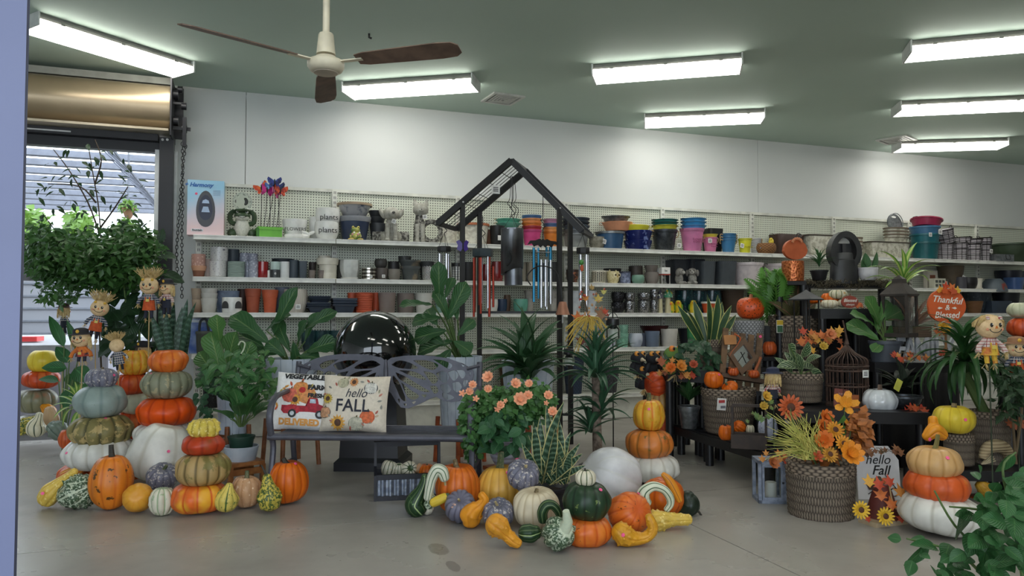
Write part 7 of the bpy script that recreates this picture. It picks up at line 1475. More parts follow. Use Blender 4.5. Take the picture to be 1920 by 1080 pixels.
# ---- glass jar lanterns ----
def jar(px,py,d,s,label):
    q=d/F*s; c=P(px,py,d); t=T('jar_lantern',label,'lantern',c,0,'glass jar lanterns'); b=MB();b.lathe([(.001,-22*q),(12*q,-22*q),(14*q,-18*q),(14*q,-4*q),(11*q,2*q),(11*q,6*q)],22,cap=False); O('glass_jar',b,GLASS((220,230,226)),t,'clear glass jar'); b=MB();b.lathe([(11.5*q,4*q),(12.5*q,5*q),(12.5*q,16*q),(9*q,18*q),(.001,18*q)],22,cap=False); O('lid',b,M((52,52,54),.35,.5),t)
    b=MB();b.lathe([(.001,-20*q),(8*q,-20*q),(8*q,-4*q),(.001,-3*q)],16,cap=False); O('candle',b,M((230,230,226),.5),t); b=MB();b.tube([(math.cos(a)*12*q,0,8*q+math.sin(a)*20*q) for a in [PI*i/12 for i in range(13)]],.003,6,cap=False); O('wire_handle',b,BLACK,t)
    p=P(px,py,d+.12)-c; b=MB();b.tube(cr([(p.x,p.y,-c.z),(p.x,p.y,10*q),(p.x*.8,p.y*.8,36*q),(0,0,36*q),(0,0,28*q)],5),.005,6); O('hanger_pole',b,BLACK,t)
jar(1149,614,5.9,1.0,'glass jar lantern with a dark lid and candle hanging beside the dried leaf pick'); jar(1066,668,5.6,.8,'glass jar lantern with a white candle low beside the yucca')
# galvanised pots
def gpot(cx,top,bot,w,d,label,m=None,z=None,shape='taper'):
    q=d/F;c=P(cx,bot,d); 
    if z is not None: c.z=z
    return pot(0,0,0,0,label,m or GALV,shape,loc=c,wm=w*q,h=(bot-top)*q,rim=.14,soil=True),d
gpot(1292,756,797,42,5.75,'galvanised metal pot holding a small leafy plant on the low platform',z=.228); gpot(1696,735,758,64,5.0,'grey galvanised bowl holding the dark rubber plant',DGAL,z=Z2+.0,shape='bowl'); gpot(1661,640,679,62,5.5,'grey plastic pot holding the right hand fiddle leaf fig',M((72,78,88),.5),z=Z5,shape='slant'); gpot(1536,509,527,34,6.05,'square black pot of the little ponytail palm',M((28,30,34),.5),z=Z4); gpot(1628,506,529,36,6.05,'round white textured pot on the highest stand',M((214,212,216),.55,bump=(80.,.5)),z=Z4,shape='egg')
pot(0,0,0,0,'dark green plastic pot inside the white bowl',M((34,66,54),.5),'taper',loc=(BOWL[0],BOWL[1],BOWL[2]+.015),wm=50*BOWL[3]/F,h=40*BOWL[3]/F,rim=.15,soil=True)
d=4.15;q=d/F; c=P(1027,932,d);c.z=0; pot(0,0,0,0,'black plastic pot of the variegated snake plant on the floor',M((30,32,42),.4),'slant',loc=c,wm=84*q,h=50*q,rim=.12,soil=True)
d=4.55;q=d/F; c=P(948,874,d); c.z=P(948,874,d).z; pot(0,0,0,0,'white ribbed ceramic pot under the peach begonia',pat('ring',(206,208,222),(184,188,206),1,34.,.4),'bowl',loc=(c.x,c.y,c.z),wm=72*q,h=50*q,rim=.12,soil=True); BEG=c
t=T('plant_stand','low brown wooden stand under the white begonia pot','plant stand',(c.x,c.y,0),.3)
b=MB();b.box((0,0,c.z-.012),(.2,.2,.024)); O('seat',b,WOODO,t,smooth=False)
for sx_ in(-1,1):
    for sy_ in(-1,1): b=MB();b.box((sx_*.08,sy_*.08,c.z/2-.01),(.025,.025,c.z-.02)); O('leg',b,WOODO,t,smooth=False)
# added black sheets that darken the tiers, standing in for shade under the tables
for (xa,da,xb,db,z1,l) in((1486,5.42,1752,5.3,Z2-.08,'dark sheet standing in for shade under the back edge of the middle table'),(1640,5.85,1800,5.8,Z5-.08,'dark sheet standing in for shade behind the upper letters table'),(1545,6.0,1660,6.0,Z3-.07,'dark sheet standing in for shade behind the narrow upper tier')):
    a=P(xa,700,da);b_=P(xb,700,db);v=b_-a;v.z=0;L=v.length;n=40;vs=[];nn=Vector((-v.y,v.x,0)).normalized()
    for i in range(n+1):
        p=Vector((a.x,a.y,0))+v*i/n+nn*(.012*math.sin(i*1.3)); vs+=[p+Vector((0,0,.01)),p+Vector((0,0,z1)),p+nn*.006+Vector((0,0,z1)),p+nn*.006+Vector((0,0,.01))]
    b=MB();b.add(vs,[(i*4+k,i*4+4+k,i*4+4+(k+1)%4,i*4+(k+1)%4) for i in range(n) for k in range(4)]); tag(O('shade_sheet',b,M((16,16,18),.9),sharp=None),l,'cloth')
for x0,x1,py,da,l in((1432,1455,668,5.78,'tiny black riser under the orange pumpkin behind the slatted wooden wall piece'),(1896,1940,633,4.6,'tall slim black plant stand under the pumpkins at the frame edge'),(1872,1900,681,4.62,'slim black plant stand under the white pumpkin at the frame edge')):
    z=P((x0+x1)/2,py,da+.1).z; quad_table([P(x0,py,da),P(x1,py,da),P(x1,py,da+.24),P(x0,py,da+.24)],z,.03,l,[(.3,.3),(.7,.3),(.3,.7),(.7,.7)],'plant_stand')
zt=P(1440,690,5.75).z; a=P(1306,690,5.8);b_=P(1550,690,5.77); quad_table([a,b_,b_+FH*.6,a+FH*.6],zt,.05,'tall black back table under the snake plant, palm and reddish plant baskets',[(.05,.06),(.95,.06),(.05,.94),(.95,.94)])
zt=P(1385,733,5.68).z; a=P(1345,733,5.66);b_=P(1428,733,5.64); quad_table([a,b_,b_+FH*.1,a+FH*.1],zt,.03,'small black riser under the slatted wooden wall piece',[(.08,.2),(.92,.2),(.08,.8),(.92,.8)])
# ================= plants =================
PROF={'ovate':lambda t:math.sin(PI*t**.75)**.8 if 0<t<1 else .03,'fiddle':lambda t:(.28+.9*t**1.1)*math.sin(PI*min(.999,max(.001,t)))**.45*(1-.25*math.exp(-((t-.42)/.13)**2)) if 0<t<1 else .03,
 'strap':lambda t:(.55+.45*min(1,t*4))*min(1,((1-t)*2.6)**.75+.02),'lance':lambda t:max(.02,(t*3.2)**.8 if t<.3 else 1-((t-.3)/.7)**1.7),'heart':lambda t:max(.03,math.sin(PI*t**.55)**.9) if 0<t<1 else .35*(t<=0)+.02,'sword':lambda t:(.75+.25*min(1,t*2))*min(1,((1-t)*3)**.8+.02)}
_lm={}
def leafmesh(kind,droop=.5,fold=.25,wave=0.,nl=9,nw=4):
    k=(kind,droop,fold,wave,nl,nw)
    if k in _lm: return _lm[k]
    fold*={'strap':.14,'lance':.22,'sword':.16}.get(kind,.7); f=PROF[kind]; pk_=max(f(i/40) for i in range(41)); pts=[(0.,0.)]
    for i in range(nl):
        a=droop/2-droop*(i+.5)/nl; x,z=pts[-1]; pts.append((x+math.cos(a)/nl,z+math.sin(a)/nl))
    L=math.hypot(*pts[-1]); ca=math.atan2(pts[-1][1],pts[-1][0]); b=MB();vs=[];uv=[]
    for i,(x,z) in enumerate(pts):
        x,z=(x*math.cos(-ca)-z*math.sin(-ca))/L,(x*math.sin(-ca)+z*math.cos(-ca))/L; w_=f(i/nl)/pk_*.5
        for j in range(nw+1):
            u=-1+2*j/nw; vs.append((x,u*w_,z+fold*abs(u)*w_+wave*math.sin(i*1.9+j*2)*.05*abs(u))); uv.append(((u+1)/2,i/nl))
    m=nw+1; b.add(vs,[(i*m+j,(i+1)*m+j,(i+1)*m+j+1,i*m+j+1) for i in range(nl) for j in range(nw)]); b.u=uv
    _lm[k]=b.mesh('leaf',True,None); return _lm[k]
def lmat(c1,c2=None,kind='vein',c3=None,rough=.38,k=9.):
    key=('lf',tuple(c1),c2,kind,c3,rough,k)
    if key in _mc: return _mc[key]
    t=NT('leaf_'+kind); uv=t.n('ShaderNodeUVMap').outputs[0]; s=t.n('ShaderNodeSeparateXYZ',{0:uv}); au=t.math('ABSOLUTE',t.math('MULTIPLY_ADD',s.outputs[0],2.,-1.)); v=s.outputs[1]
    oi=t.n('ShaderNodeObjectInfo').outputs['Random']
    c2=c2 or tuple(min(255,x*1.35+12) for x in c1); base=t.mix(t.math('MULTIPLY',oi,.55),C(c1),C(tuple(min(255,x*1.25+8) for x in c1)))
    sv=t.math('SINE',t.math('MULTIPLY',t.math('MULTIPLY_ADD',au,-.35,v),2*PI*k))
    mid=t.math('LESS_THAN',au,.06)
    if kind=='vein': f=t.math('MAXIMUM',t.math('MULTIPLY',t.sstep(sv,.86,1.),.45),mid); col=t.mix(f,base,C(c2)); t.bump(sv,.25,.01)
    elif kind=='pleat': w_=t.math('SINE',t.math('MULTIPLY',au,22.)); col=t.mix(t.math('MULTIPLY_ADD',w_,.25,.2),base,C(c2)); t.bump(w_,.3,.01)
    elif kind=='edge':
        bd=t.math('SINE',t.math('ADD',t.math('MULTIPLY',v,2*PI*k),t.math('MULTIPLY',t.noise(25.),7.))); col=t.mix(t.sstep(bd,.1,.8),base,C(c3 or (104,132,108))); col=t.mix(t.math('GREATER_THAN',au,.80),col,C(c2))
    elif kind=='stripe': col=t.mix(t.sstep(sv,.25,.7),base,C(c2)); col=t.mix(t.math('GREATER_THAN',au,.86),col,C(c3 or c1))
    elif kind=='line': col=t.mix(t.math('LESS_THAN',au,.4),base,C(c2))
    elif kind=='var': col=t.mix(t.sstep(t.noise(16.),.50,.62),base,C(c2))
    else: col=base
    t.b.inputs['Subsurface Weight'].default_value=0
    tr=t.n('ShaderNodeBsdfTranslucent',{0:col}); mx=t.n('ShaderNodeMixShader',{0:.22}); t.set(mx.inputs[1],t.b.outputs[0]); t.set(mx.inputs[2],tr.outputs[0]); out=[n for n in t.t.nodes if n.type=='OUTPUT_MATERIAL'][0]; t.set(out.inputs[0],mx.outputs[0])
    _mc[key]=t.fin(col,rough,0,.4); return _mc[key]
def leaf(root,me,mat,b,tip,w,hint=None,name='leaf'):
    b=Vector(b);tip=Vector(tip); x=tip-b; L=x.length; x=x/L; hint=Vector(hint) if hint is not None else (-FH*.7+Z_)
    y=hint.cross(x); y=y.normalized() if y.length>1e-4 else x.orthogonal().normalized(); z=x.cross(y)
    o=link(name,me,root)
    mm=Matrix((x*L,y*w,z*L)).transposed().to_4x4(); mm.translation=b; o.matrix_local=mm
    if not me.materials: me.materials.append(mat)
    elif me.materials[0]!=mat:
        k=('cp',me.name,mat.name)
        if k not in _lm: m2=me.copy(); m2.materials.clear(); m2.materials.append(mat); _lm[k]=m2
        o.data=_lm[k]
    return o
GRN=M((86,110,58),.6); BRN=M((96,80,56),.8,bump=(50.,.5))
def plant(label,cx,py,d,cat='plant',name='potted_plant',z=None,group=None):
    c=P(cx,py,d)
    if z is not None: c.z=z
    t=T(name,label,cat,c,0,group); t['_d']=d; return t,c
def LP(t,c,d,specs,kind,mat,droop=.4,fold=.2,wave=0,jit=.12,stem=None,hint=None,seed=3):
    """leaves from pixel base to pixel tip, given width in pixels"""
    r_=random.Random(seed); q=d/F; b=MB()
    for i,s in enumerate(specs):
        (bx,by),(tx,ty),w=s[:3]; dz0=s[3] if len(s)>3 else 0; dz=s[4] if len(s)>4 else r_.uniform(-jit,jit)
        B_=P(bx,by,d+dz0)-c; T_=P(tx,ty,d+dz0+dz)-c; h=hint or (-FH*r_.uniform(.5,1)+Z_*r_.uniform(.2,.8)+RT*r_.uniform(-.4,.4))
        leaf(t,leafmesh(kind,droop,fold,wave),mat,B_,T_,w*q,h)
        if stem: b.tube(cr([(0,0,0),tuple(B_*.5+Vector((0,0,B_.length*.12))),tuple(B_)],4),stem,5)
    if stem: O('stem',b,GRN,t,kind='stuff')
def rosette(t,c,d,n,px,py,lens,w,kind,mat,el=(20,75),droop=.9,fold=.2,seed=1,az=(0,360),start=0.,names='leaf',petiole=0,wave=0):
    r_=random.Random(seed); q=d/F; B0=P(px,py,d)-c; b=MB()
    for i in range(n):
        a=R(az[0]+(az[1]-az[0])*((i*.381966)%1)+r_.uniform(-8,8)); e=R(r_.uniform(*el)); L=r_.uniform(*lens)*q; u=Vector((math.cos(a)*math.cos(e),math.sin(a)*math.cos(e),math.sin(e)))
        s=B0+Vector((math.cos(a),math.sin(a),0))*start*q; 
        if petiole: p2=s+Vector((u.x,u.y,u.z+.5)).normalized()*L*petiole; b.tube([s,(s+p2)/2+Vector((0,0,.01)),p2],.0035,5); s=p2
        leaf(t,leafmesh(kind,droop,fold,wave),mat,s,s+u*L,w*q*r_.uniform(.8,1.1),Z_+u*.01+Vector((math.cos(a),math.sin(a),0))*-.3,names)
    if petiole: O('stem',b,GRN,t,kind='stuff')
def trail(t,c,d,n,box,size,kind,mat,seed=1,depth=.15,hang=.6,droop=.5,dens=None):
    """many separate leaves inside a pixel ellipse"""
    r_=random.Random(seed); q=d/F; cx,cy,rx,ry=box
    for i in range(n):
        a=r_.random()*2*PI; rr=r_.random()**.5; px,py=cx+math.cos(a)*rx*rr,cy+math.sin(a)*ry*rr; z=-depth*math.sqrt(max(0,1-rr*rr))*r_.uniform(.2,1)
        B_=P(px,py,d+z)-c; u=(RT*r_.uniform(-1,1)+Z_*r_.uniform(-hang-.5,.6-hang)-FH*r_.uniform(0,.8)).normalized(); L=size*q*r_.uniform(.7,1.2)
        leaf(t,leafmesh(kind,droop,.15),mat,B_,B_+u*L,L*.72,-FH*r_.uniform(.5,1)+Z_*.7)
def bush(t,c,d,n,boxes,size,mat,depth=.35,seed=2,name='foliage',asp=.5):
    """uncountable small foliage as one mesh"""
    r_=random.Random(seed); q=d/F; b=MB();uv=[]
    for cx,cy,rx,ry,wt in boxes:
        for i in range(int(n*wt)):
            while 1:
                v=Vector((r_.uniform(-1,1),r_.uniform(-1,1),r_.uniform(-1,1)))
                if v.length<1: break
            v=v*(.6+.4*r_.random()); p=P(cx+v.x*rx,cy+v.z*ry,d+v.y*depth)-c; L=size*q*r_.uniform(.6,1.25)
            x=(RT*r_.uniform(-1,1)+FH*r_.uniform(-1,.4)+Z_*r_.uniform(-1,.5)).normalized(); nn=(-FH*.6+Z_*r_.uniform(.2,1)+RT*r_.uniform(-.7,.7)); y=nn.cross(x).normalized(); z=x.cross(y); w_=L*asp*.5
            b.add([p,p+x*L*.45+y*w_+z*w_*.4,p+x*L*.5,p+x*L*.45-y*w_+z*w_*.4,p+x*L],[(0,2,1),(0,3,2),(1,2,4),(2,3,4)]); uv+=[(.5,0),(1,.5),(.5,.5),(0,.5),(.5,1)]
    b.u=uv; return O(name,b,mat,t,kind='stuff',sharp=None)
def stems(t,c,d,lines,r=.006,mat=None,name='branch',each=False):
    for l in lines:
        b=MB(); pts=[tuple(P(x,y,d+(z[0] if z else 0))-c) for x,y,*z in l]; p=cr(pts,4); b.tube(p,[r*(1-.6*i/len(p)) for i in range(len(p))],6); O(name,b,mat or BRN,t)
DKL=lmat((34,58,34)); FIG=lmat((42,80,44),(98,128,80)); FIGB=lmat((66,108,54),(122,150,90)); FIC=lmat((64,102,50),None,'plain'); FICL=lmat((110,146,60),None,'plain')
POT=lmat((54,98,54),(112,146,88)); POTD=lmat((36,70,46),(70,100,70)); SNK=lmat((40,66,48),(206,200,140),'edge',k=12.); SNKD=lmat((36,62,46),(52,80,56),'edge',(86,116,98),k=12.); PLE=lmat((38,74,44),(84,116,78),'pleat'); STR=lmat((44,82,48),(70,108,64),'line'); SPI=lmat((96,140,60),(190,204,120),'line'); YUC=lmat((44,78,56),(60,96,70),'line')
# weeping fig by the door
t,c=plant('large weeping fig tree with small drooping leaves beside the roller door',185,655,6.0,name='ficus_tree',cat='tree')
t.location.z=0; c=Vector((c.x,c.y,0))
bush(t,c,6.0,1900,[(140,480,105,60,1.),(240,465,84,56,.8),(80,470,44,66,.45),(205,512,118,42,.7),(110,545,58,34,.12)],16,FIC,.5)
stems(t,c,6.0,[[(190,690),(186,600),(190,500),(186,400),(175,330),(165,270)],[(190,560),(150,480),(110,440),(80,400)],[(188,540),(230,480),(270,430)],[(186,430),(215,390),(240,350)],[(187,440),(165,380),(130,320),(100,280)],[(180,380),(150,350),(90,345)],[(178,345),(190,300),(178,262)]],.008,M((70,58,46),.8))
r_=random.Random(11)
for i in range(125):
    f=r_.random(); px=r_.uniform(62,280); py=r_.uniform(268,430); 
    if py<330 and abs(px-165)>(py-250)*1.1+15: continue
    B_=P(px,py,6+r_.uniform(-.3,.3))-c; u=(RT*r_.uniform(-1,1)-Z_*r_.uniform(.0,.9)+FH*r_.uniform(-.5,.5)).normalized(); L=r_.uniform(13,20)*6/F; leaf(t,leafmesh('lance',.6,.2),DKL,B_,B_+u*L,L*.42)
# greenhouse plants beyond
for cx,cy,rx,ry,l,n in((66,430,34,50,'tall light green leafy plant on the greenhouse bench behind the fig',380),(150,425,30,38,'pale green bushy plant on the greenhouse bench',300)):
    t,c=plant(l,cx,480,8.6,name='leafy_plant'); bush(t,c,8.6,n,[(cx,cy,rx,ry,1)],17,FICL,.5,asp=.8); stems(t,c,8.6,[[(cx,500),(cx,cy)]],.02); b=MB();p=P(cx,494,8.6)-c;b.lathe([(.001,p.z-.2),(.13,p.z-.2),(.16,p.z),(.001,p.z)],18,cap=False); O('pot',b,M((60,60,60),.5),t)
for cx,cy,l in((241,390,'upper hanging basket of ferny greenery in the greenhouse'),(238,424,'lower hanging basket of greenery in the greenhouse')):
    t,c=plant(l,cx,cy,10.,name='hanging_basket',cat='hanging basket'); bush(t,c,10.,160,[(cx,cy-4,18,11,1)],12,FICL,.14,asp=.4); q=10/F; b=MB();b.lathe([(.002,-22*q),(6*q,-18*q),(12*q,0),(.001,2*q)],16,cap=False); O('basket',b,M((150,112,84),.8),t); b=MB();b.tube([(0,0,0),(0,0,3.4-c.z)],.006,4); O('hanger',b,GP,t)
# rubber plant and dark leaves by the scarecrows
t,c=plant('dark rubber plant with large drooping leaves behind the scarecrow picks',250,690,5.85,name='rubber_plant'); t.location.z=0;c.z=0
LP(t,c,5.85,[((285,485),(264,440),22),((300,455),(306,428),15),((296,480),(331,485),24),((305,515),(346,530),28),((268,500),(248,470),20),((240,560),(205,545),30),((255,560),(225,600),34),((270,580),(280,640),30),((250,600),(235,650),32),((230,540),(262,545),28),((220,610),(195,570),28),((265,620),(290,600),24),((215,600),(225,650),30),((240,530),(205,510),26),((270,540),(300,560),26),((250,640),(270,690),28)],'ovate',DKL,.4,.2,stem=None); trail(t,c,5.95,34,(240,615,52,75),34,'ovate',DKL,21,.2); stems(t,c,5.85,[[(262,700),(262,600),(275,520),(298,440)],[(258,690),(240,600),(232,530)]],.012,GRN)
t,c=plant('broad leaved philodendron beside the tower by the door post',118,770,6.0,name='philodendron'); t.location.z=0;c.z=0
LP(t,c,6.0,[((125,690),(78,690),24),((130,680),(105,650),24),((110,715),(72,712),22),((130,700),(150,730),34),((140,690),(165,715),34),((120,650),(92,592),20),((150,660),(125,600),16),((150,720),(178,745),26),((135,730),(120,765),26)],'ovate',lmat((42,84,46)),.5,stem=.005)
t,c=plant('spider plant with green arching blades beside the grey blue tower',152,775,5.5,name='spider_plant'); t.location.z=0;c.z=0
LP(t,c,5.5,[((150,770),(x,y),8) for x,y in((96,762),(104,745),(112,728),(125,720),(140,715),(158,720),(100,785),(118,800),(135,812),(170,790),(150,815),(128,742))],'strap',SPI,1.5,.3,jit=.25,hint=Z_-FH*.2)
t,c=plant('green snake plant with banded upright leaves next to the chain',322,690,5.6,name='snake_plant'); t.location.z=0;c.z=0
LP(t,c,5.6,[((318+i*3,690),(x,y),17) for i,(x,y) in enumerate(((284,590),(298,572),(312,585),(327,566),(342,575),(352,560),(368,566),(322,610),(304,620),(358,600)))],'sword',SNKD,.15,.35,jit=.12)
# fiddle leaf figs
(bx,by,bz),d,r,pt=PL1; c=Vector((bx,by,bz)); t=T('fiddle_leaf_fig','fiddle leaf fig with wide floppy leaves above the pillows planter','plant',c)
LP(t,c,d-.05,[((515,628),(557,538),30),((505,645),(432,592),44),((500,620),(545,590),30),((495,650),(438,625),36),((568,618),(632,584),26),((572,640),(598,585),22),((560,645),(575,600),26),((525,664),(455,660),32),((575,660),(632,640),36),((545,660),(520,596),30),((590,650),(628,655),30),((535,668),(500,640),32),((560,668),(600,672),28),((480,670),(450,640),28),((550,640),(560,690),26),((510,655),(490,690),30)],'fiddle',FIG,.6,.15,.5,stem=.005)
(bx,by,bz),d,r,pt=PL3; c=Vector((bx,by,bz)); t=T('fiddle_leaf_fig','fiddle leaf fig with upright round leaves behind the pothos','plant',c)
LP(t,c,d,[((412,640),(406,590),32),((412,695),(394,622),44),((430,690),(442,622),44),((405,705),(372,660),34),((450,700),(472,640),36),((440,720),(425,660),36),((400,720),(380,690),30)],'fiddle',FIGB,.4,.15,.5,stem=.005)
(bx,by,bz),d,r,pt=PL2; c=Vector((bx,by,bz)); t=T('fiddle_leaf_fig','tall fiddle leaf fig rising in front of the red tube chimes','plant',c)
LP(t,c,d-.1,[((824,572),(822,490),32),((838,600),(874,528),34),((812,572),(748,574),24),((828,596),(772,606),30),((838,620),(776,636),36),((850,640),(782,664),40),((842,600),(812,545),28),((858,630),(890,600),24),((850,640),(884,662),34),((832,645),(790,620),34),((858,600),(852,556),24),((846,655),(820,690),34),((866,650),(880,690),30),((820,610),(800,580),30),((835,560),(850,520),20)],'fiddle',FIG,.5,.15,.5,stem=.006)
# pothos hanging basket
t,c=plant('bushy pothos in a hanging pot with a pale hook over its white planter',446,745,5.1,name='pothos',z=P(436,733,5.35).z); t.location.z=c.z
trail(t,c,5.1,110,(440,700,68,44),21,'heart',POT,4,.2); trail(t,c,5.1,45,(395,735,28,45),18,'heart',POTD,5,.12); trail(t,c,5.1,35,(498,700,22,50),15,'heart',FIGB,6,.12)
b=MB();f=lambda x,y:P(x,y,5.0)-c
b.tube(cr([tuple(f(447,647)),tuple(f(452,640)),tuple(f(459,644)),tuple(f(457,655)),tuple(f(452,663))],5),.005,6); O('hook',b,M((200,210,180),.4),t,'pale green plastic hook')
b=MB()
for x in(430,447,466): b.tube([f(452,663),f(x,700)],.0018,4)
O('hanger_wire',b,WIRE,t,kind='stuff')
t,c=plant('dumb cane plant with pointed leaves in the dark green pot',452,818,4.9,name='dumb_cane'); rosette(t,c,4.9,22,452,800,(40,62),26,'ovate',lmat((58,104,56),(116,150,96)),(15,70),.8,.2,3,start=4,petiole=.5)
# peace lily like big plant
(bx,by,bz),d,r,pt=PL4; c=Vector((bx,by,bz)); d=5.2; t=T('cast_iron_plant','big cast iron plant with long pleated arching leaves in the middle','plant',c)
LP(t,c,d,[((985+((i*7)%22)-8,712),(x,y),w_) for i,(x,y,w_) in enumerate(((952,556,22),(978,574,24),(934,590,24),(914,612,24),(898,636,22),(884,658,20),(886,690,20),(1006,588,24),(1022,572,20),(1040,592,24),(1058,616,24),(1078,650,20),(1052,600,22),(962,600,24),(996,604,26),(910,672,24),(1066,690,22),(1034,640,28),(940,640,26),(1016,650,26),(970,650,26),(918,700,22),(1050,668,24),(1000,660,24),(930,715,20),(1046,715,20)))],'lance',PLE,1.5,.25,jit=.35,hint=Z_-FH*.35)
rosette(t,c,d,34,990,706,(70,112),22,'lance',PLE,(0,72),1.4,.25,22,start=3)
# begonia and friends
c=BEG.copy(); c.z+=.13; d=4.38; t=T('begonia','bushy begonia covered in peach orange flowers spilling over its white pot','plant',c)
bush(t,c,d,1500,[(942,768,80,52,1.),(888,795,28,72,.6),(1000,750,48,44,.5)],14,lmat((60,98,50),None,'plain'),.25,8,asp=.75)
trail(t,c,d,70,(935,800,66,46),28,'ovate',lmat((50,92,58),(84,122,84)),9,.28)
PEA=M((240,182,146),.55,n=(30.,(226,140,98),.4,.65)); FLM=None
def flower_mesh(n=5,layers=2,cup=.35,w=.55):
    b=MB()
    for l in range(layers):
        for k in range(n):
            a=2*PI*(k+.5*l)/n; s_=1-.32*l; e=cup+.45*l; u=Vector((math.cos(a)*math.cos(e),math.sin(a)*math.cos(e),math.sin(e))); v=Vector((-math.sin(a),math.cos(a),0)); z=u.cross(v)
            b.add([Vector((0,0,0)),u*s_*.5+v*w*.5*s_-z*.08,u*s_*.55,u*s_*.5-v*w*.5*s_-z*.08,u*s_*.85+v*w*.42*s_,u*s_,u*s_*.85-v*w*.42*s_],[(0,2,1),(0,3,2),(1,2,5,4),(2,3,6,5)])
    return b.mesh('flower',True,None)
FM5=flower_mesh(); FM9=flower_mesh(9,2,.5,.5); FMS=flower_mesh(15,2,.12,.26)
def flower(t,c,px,py,d,size,mat,me=None,name='flower',face=None,center=None):
    me=me or FM5; k=('fl',me.name,mat.name)
    if k not in _lm: m2=me.copy(); m2.materials.append(mat); _lm[k]=m2
    o=link(name,_lm[k],t); q=d/F; fd=Vector(face) if face else (-FH+Z_*.5+RT*rnd.uniform(-.4,.4)); m_=fd.to_track_quat('Z','Y').to_matrix().to_4x4()@Matrix.Scale(size*q/2,4); m_.translation=P(px,py,d)-c; o.matrix_local=m_
    if center: b=MB();b.ell((0,0,.1),.34,.34,.16,12,6); O('flower_centre',b,center,o)
    return o
for x,y,s_ in((916,708,20),(886,722,14),(880,735,14),(915,730,14),(966,720,18),(992,720,14),(975,750,24),(990,742,16),(1028,742,16),(867,738,12),(938,760,14),(932,768,11),(1036,772,16),(892,748,11),(948,752,8),(1024,756,9)): flower(t,c,x,y,d-.34,s_*1.35,PEA,FM9 if s_>13 else FM5)
# variegated snake plant in front
t,c=plant('tall variegated snake plant with yellow margins in the black pot',1028,905,4.12,name='snake_plant'); 
LP(t,c,4.12,[((1010+i*3,905),(x,y),w_) for i,(x,y,w_) in enumerate(((1000,790,17),(1058,752,20),(1012,782,18),(978,830,14),(1042,800,18),(1088,830,16),(1092,850,16),(1098,872,14),(1030,840,20),(985,860,14),(1070,810,16),(1020,860,18),(1046,850,18),(1024,760,17),(1048,785,16),(990,815,15),(1070,845,17),(1004,835,17),(1034,805,18)))],'sword',SNK,.25,.3,jit=.12,seed=8)
# yucca cane
t,c=plant('yucca cane with a thick trunk and sword leaves beside the big white pumpkin',1120,872,4.85,name='yucca'); c.z=0;t.location.z=0
b=MB();b.tube([P(1122,900,4.85)-c,P(1119,800,4.85)-c,P(1117,700,4.85)-c],[.034,.030,.026],12); O('trunk',b,M((126,112,100),.85,n=(40.,(90,78,68),.35,.65),bump=(60.,.8)),t)
rosette(t,c,4.85,54,1117,712,(78,118),13,'lance',YUC,(-20,85),1.3,.35,5); rosette(t,c,4.85,26,1128,775,(62,95),12,'lance',YUC,(-25,75),1.3,.35,23); rosette(t,c,4.85,22,1108,812,(50,80),12,'lance',YUC,(-10,70),.9,.35,6)
b=MB();p=P(1122,905,4.85)-c;b.lathe([(.001,0),(.11,0),(.13,.12),(.001,.11)],22,c=(p.x,p.y,0),cap=False); O('pot',b,M((40,42,46),.5),t)
# harvest table plants
t,c=plant('variegated snake plant with cream edged leaves in the brown basket',1335,642,5.9,name='snake_plant'); LP(t,c,5.9,[((1315+i*4,644),(x,y),w_) for i,(x,y,w_) in enumerate(((1270,572,14),(1286,580,15),(1300,562,16),(1326,552,17),(1310,590,15),(1346,552,17),(1354,566,15),(1372,572,14),(1380,590,12),(1336,575,17)))],'sword',lmat((46,72,46),(200,200,120),'edge',(60,88,60),k=4.),.3,.3,jit=.12,seed=4)
t,c=plant('dark green pothos trailing under the snake plant basket',1300,690,5.75,name='pothos'); trail(t,c,5.75,75,(1300,668,46,34),19,'heart',POTD,12,.15)
def frond_mesh(L=1.,n=16,w=.32):
    b=MB(); pts=[(t_*L,0,L*.35*math.sin(t_*PI*.75)) for t_ in [i/8 for i in range(9)]]; b.tube(pts,.008,4)
    for i in range(n):
        t_=.15+.85*i/n; x=t_*L; z=L*.35*math.sin(t_*PI*.75)
        for s in(-1,1):
            l=w*math.sin(PI*(.2+.75*t_))*L; e=Vector((x+l*.75,s*l*.75,z-l*.25)); m_=Vector((x+l*.4,s*l*.42,z+.02)); v=Vector((.022,-.02*s,0)); b.add([(x,0,z),m_+v,m_-v,e],[(0,1,2),(1,3,2)])
    return b.mesh('frond',True,None)
FR=frond_mesh()
def palm(label,cx,py,d,specs,mat):
    t,c=plant(label,cx,py,d,name='parlor_palm'); 
    z=P(cx,690,d).z+.002-c.z; b=MB();b.lathe([(.001,z),(.07,z),(.09,-.02),(.001,-.03)],20,cap=False); O('pot',b,M((44,46,44),.6),t)
    
    for (x,y,dz) in specs: leaf(t,FR,mat,(0,0,0),P(x,y,d+dz)-c,(P(x,y,d+dz)-c).length*.9,name='frond')
palm('bright green parlor palm with feathery fronds behind the hobnail pumpkin',1438,606,6.1,[(1384,534,.1),(1398,520,-.1),(1422,512,.15),(1450,500,-.1),(1478,512,.1),(1494,536,0),(1385,565,-.2),(1410,545,-.3),(1470,548,-.3),(1440,530,-.35),(1375,590,-.1)],lmat((84,134,56),None,'plain'))
t,c=plant('reddish aglaonema with pink veined leaves in the tall woven basket',1494,606,5.97,name='aglaonema'); LP(t,c,5.97,[((1490,600),(x,y),w_) for x,y,w_ in((1442,566,26),(1456,545,24),(1480,552,26),(1502,545,20),(1530,566,24),(1540,590,22),(1450,592,22),(1512,580,24),(1470,580,26),(1500,520,22))],'ovate',lmat((74,76,48),(170,110,100)),.6,.2,jit=.2,stem=.004)
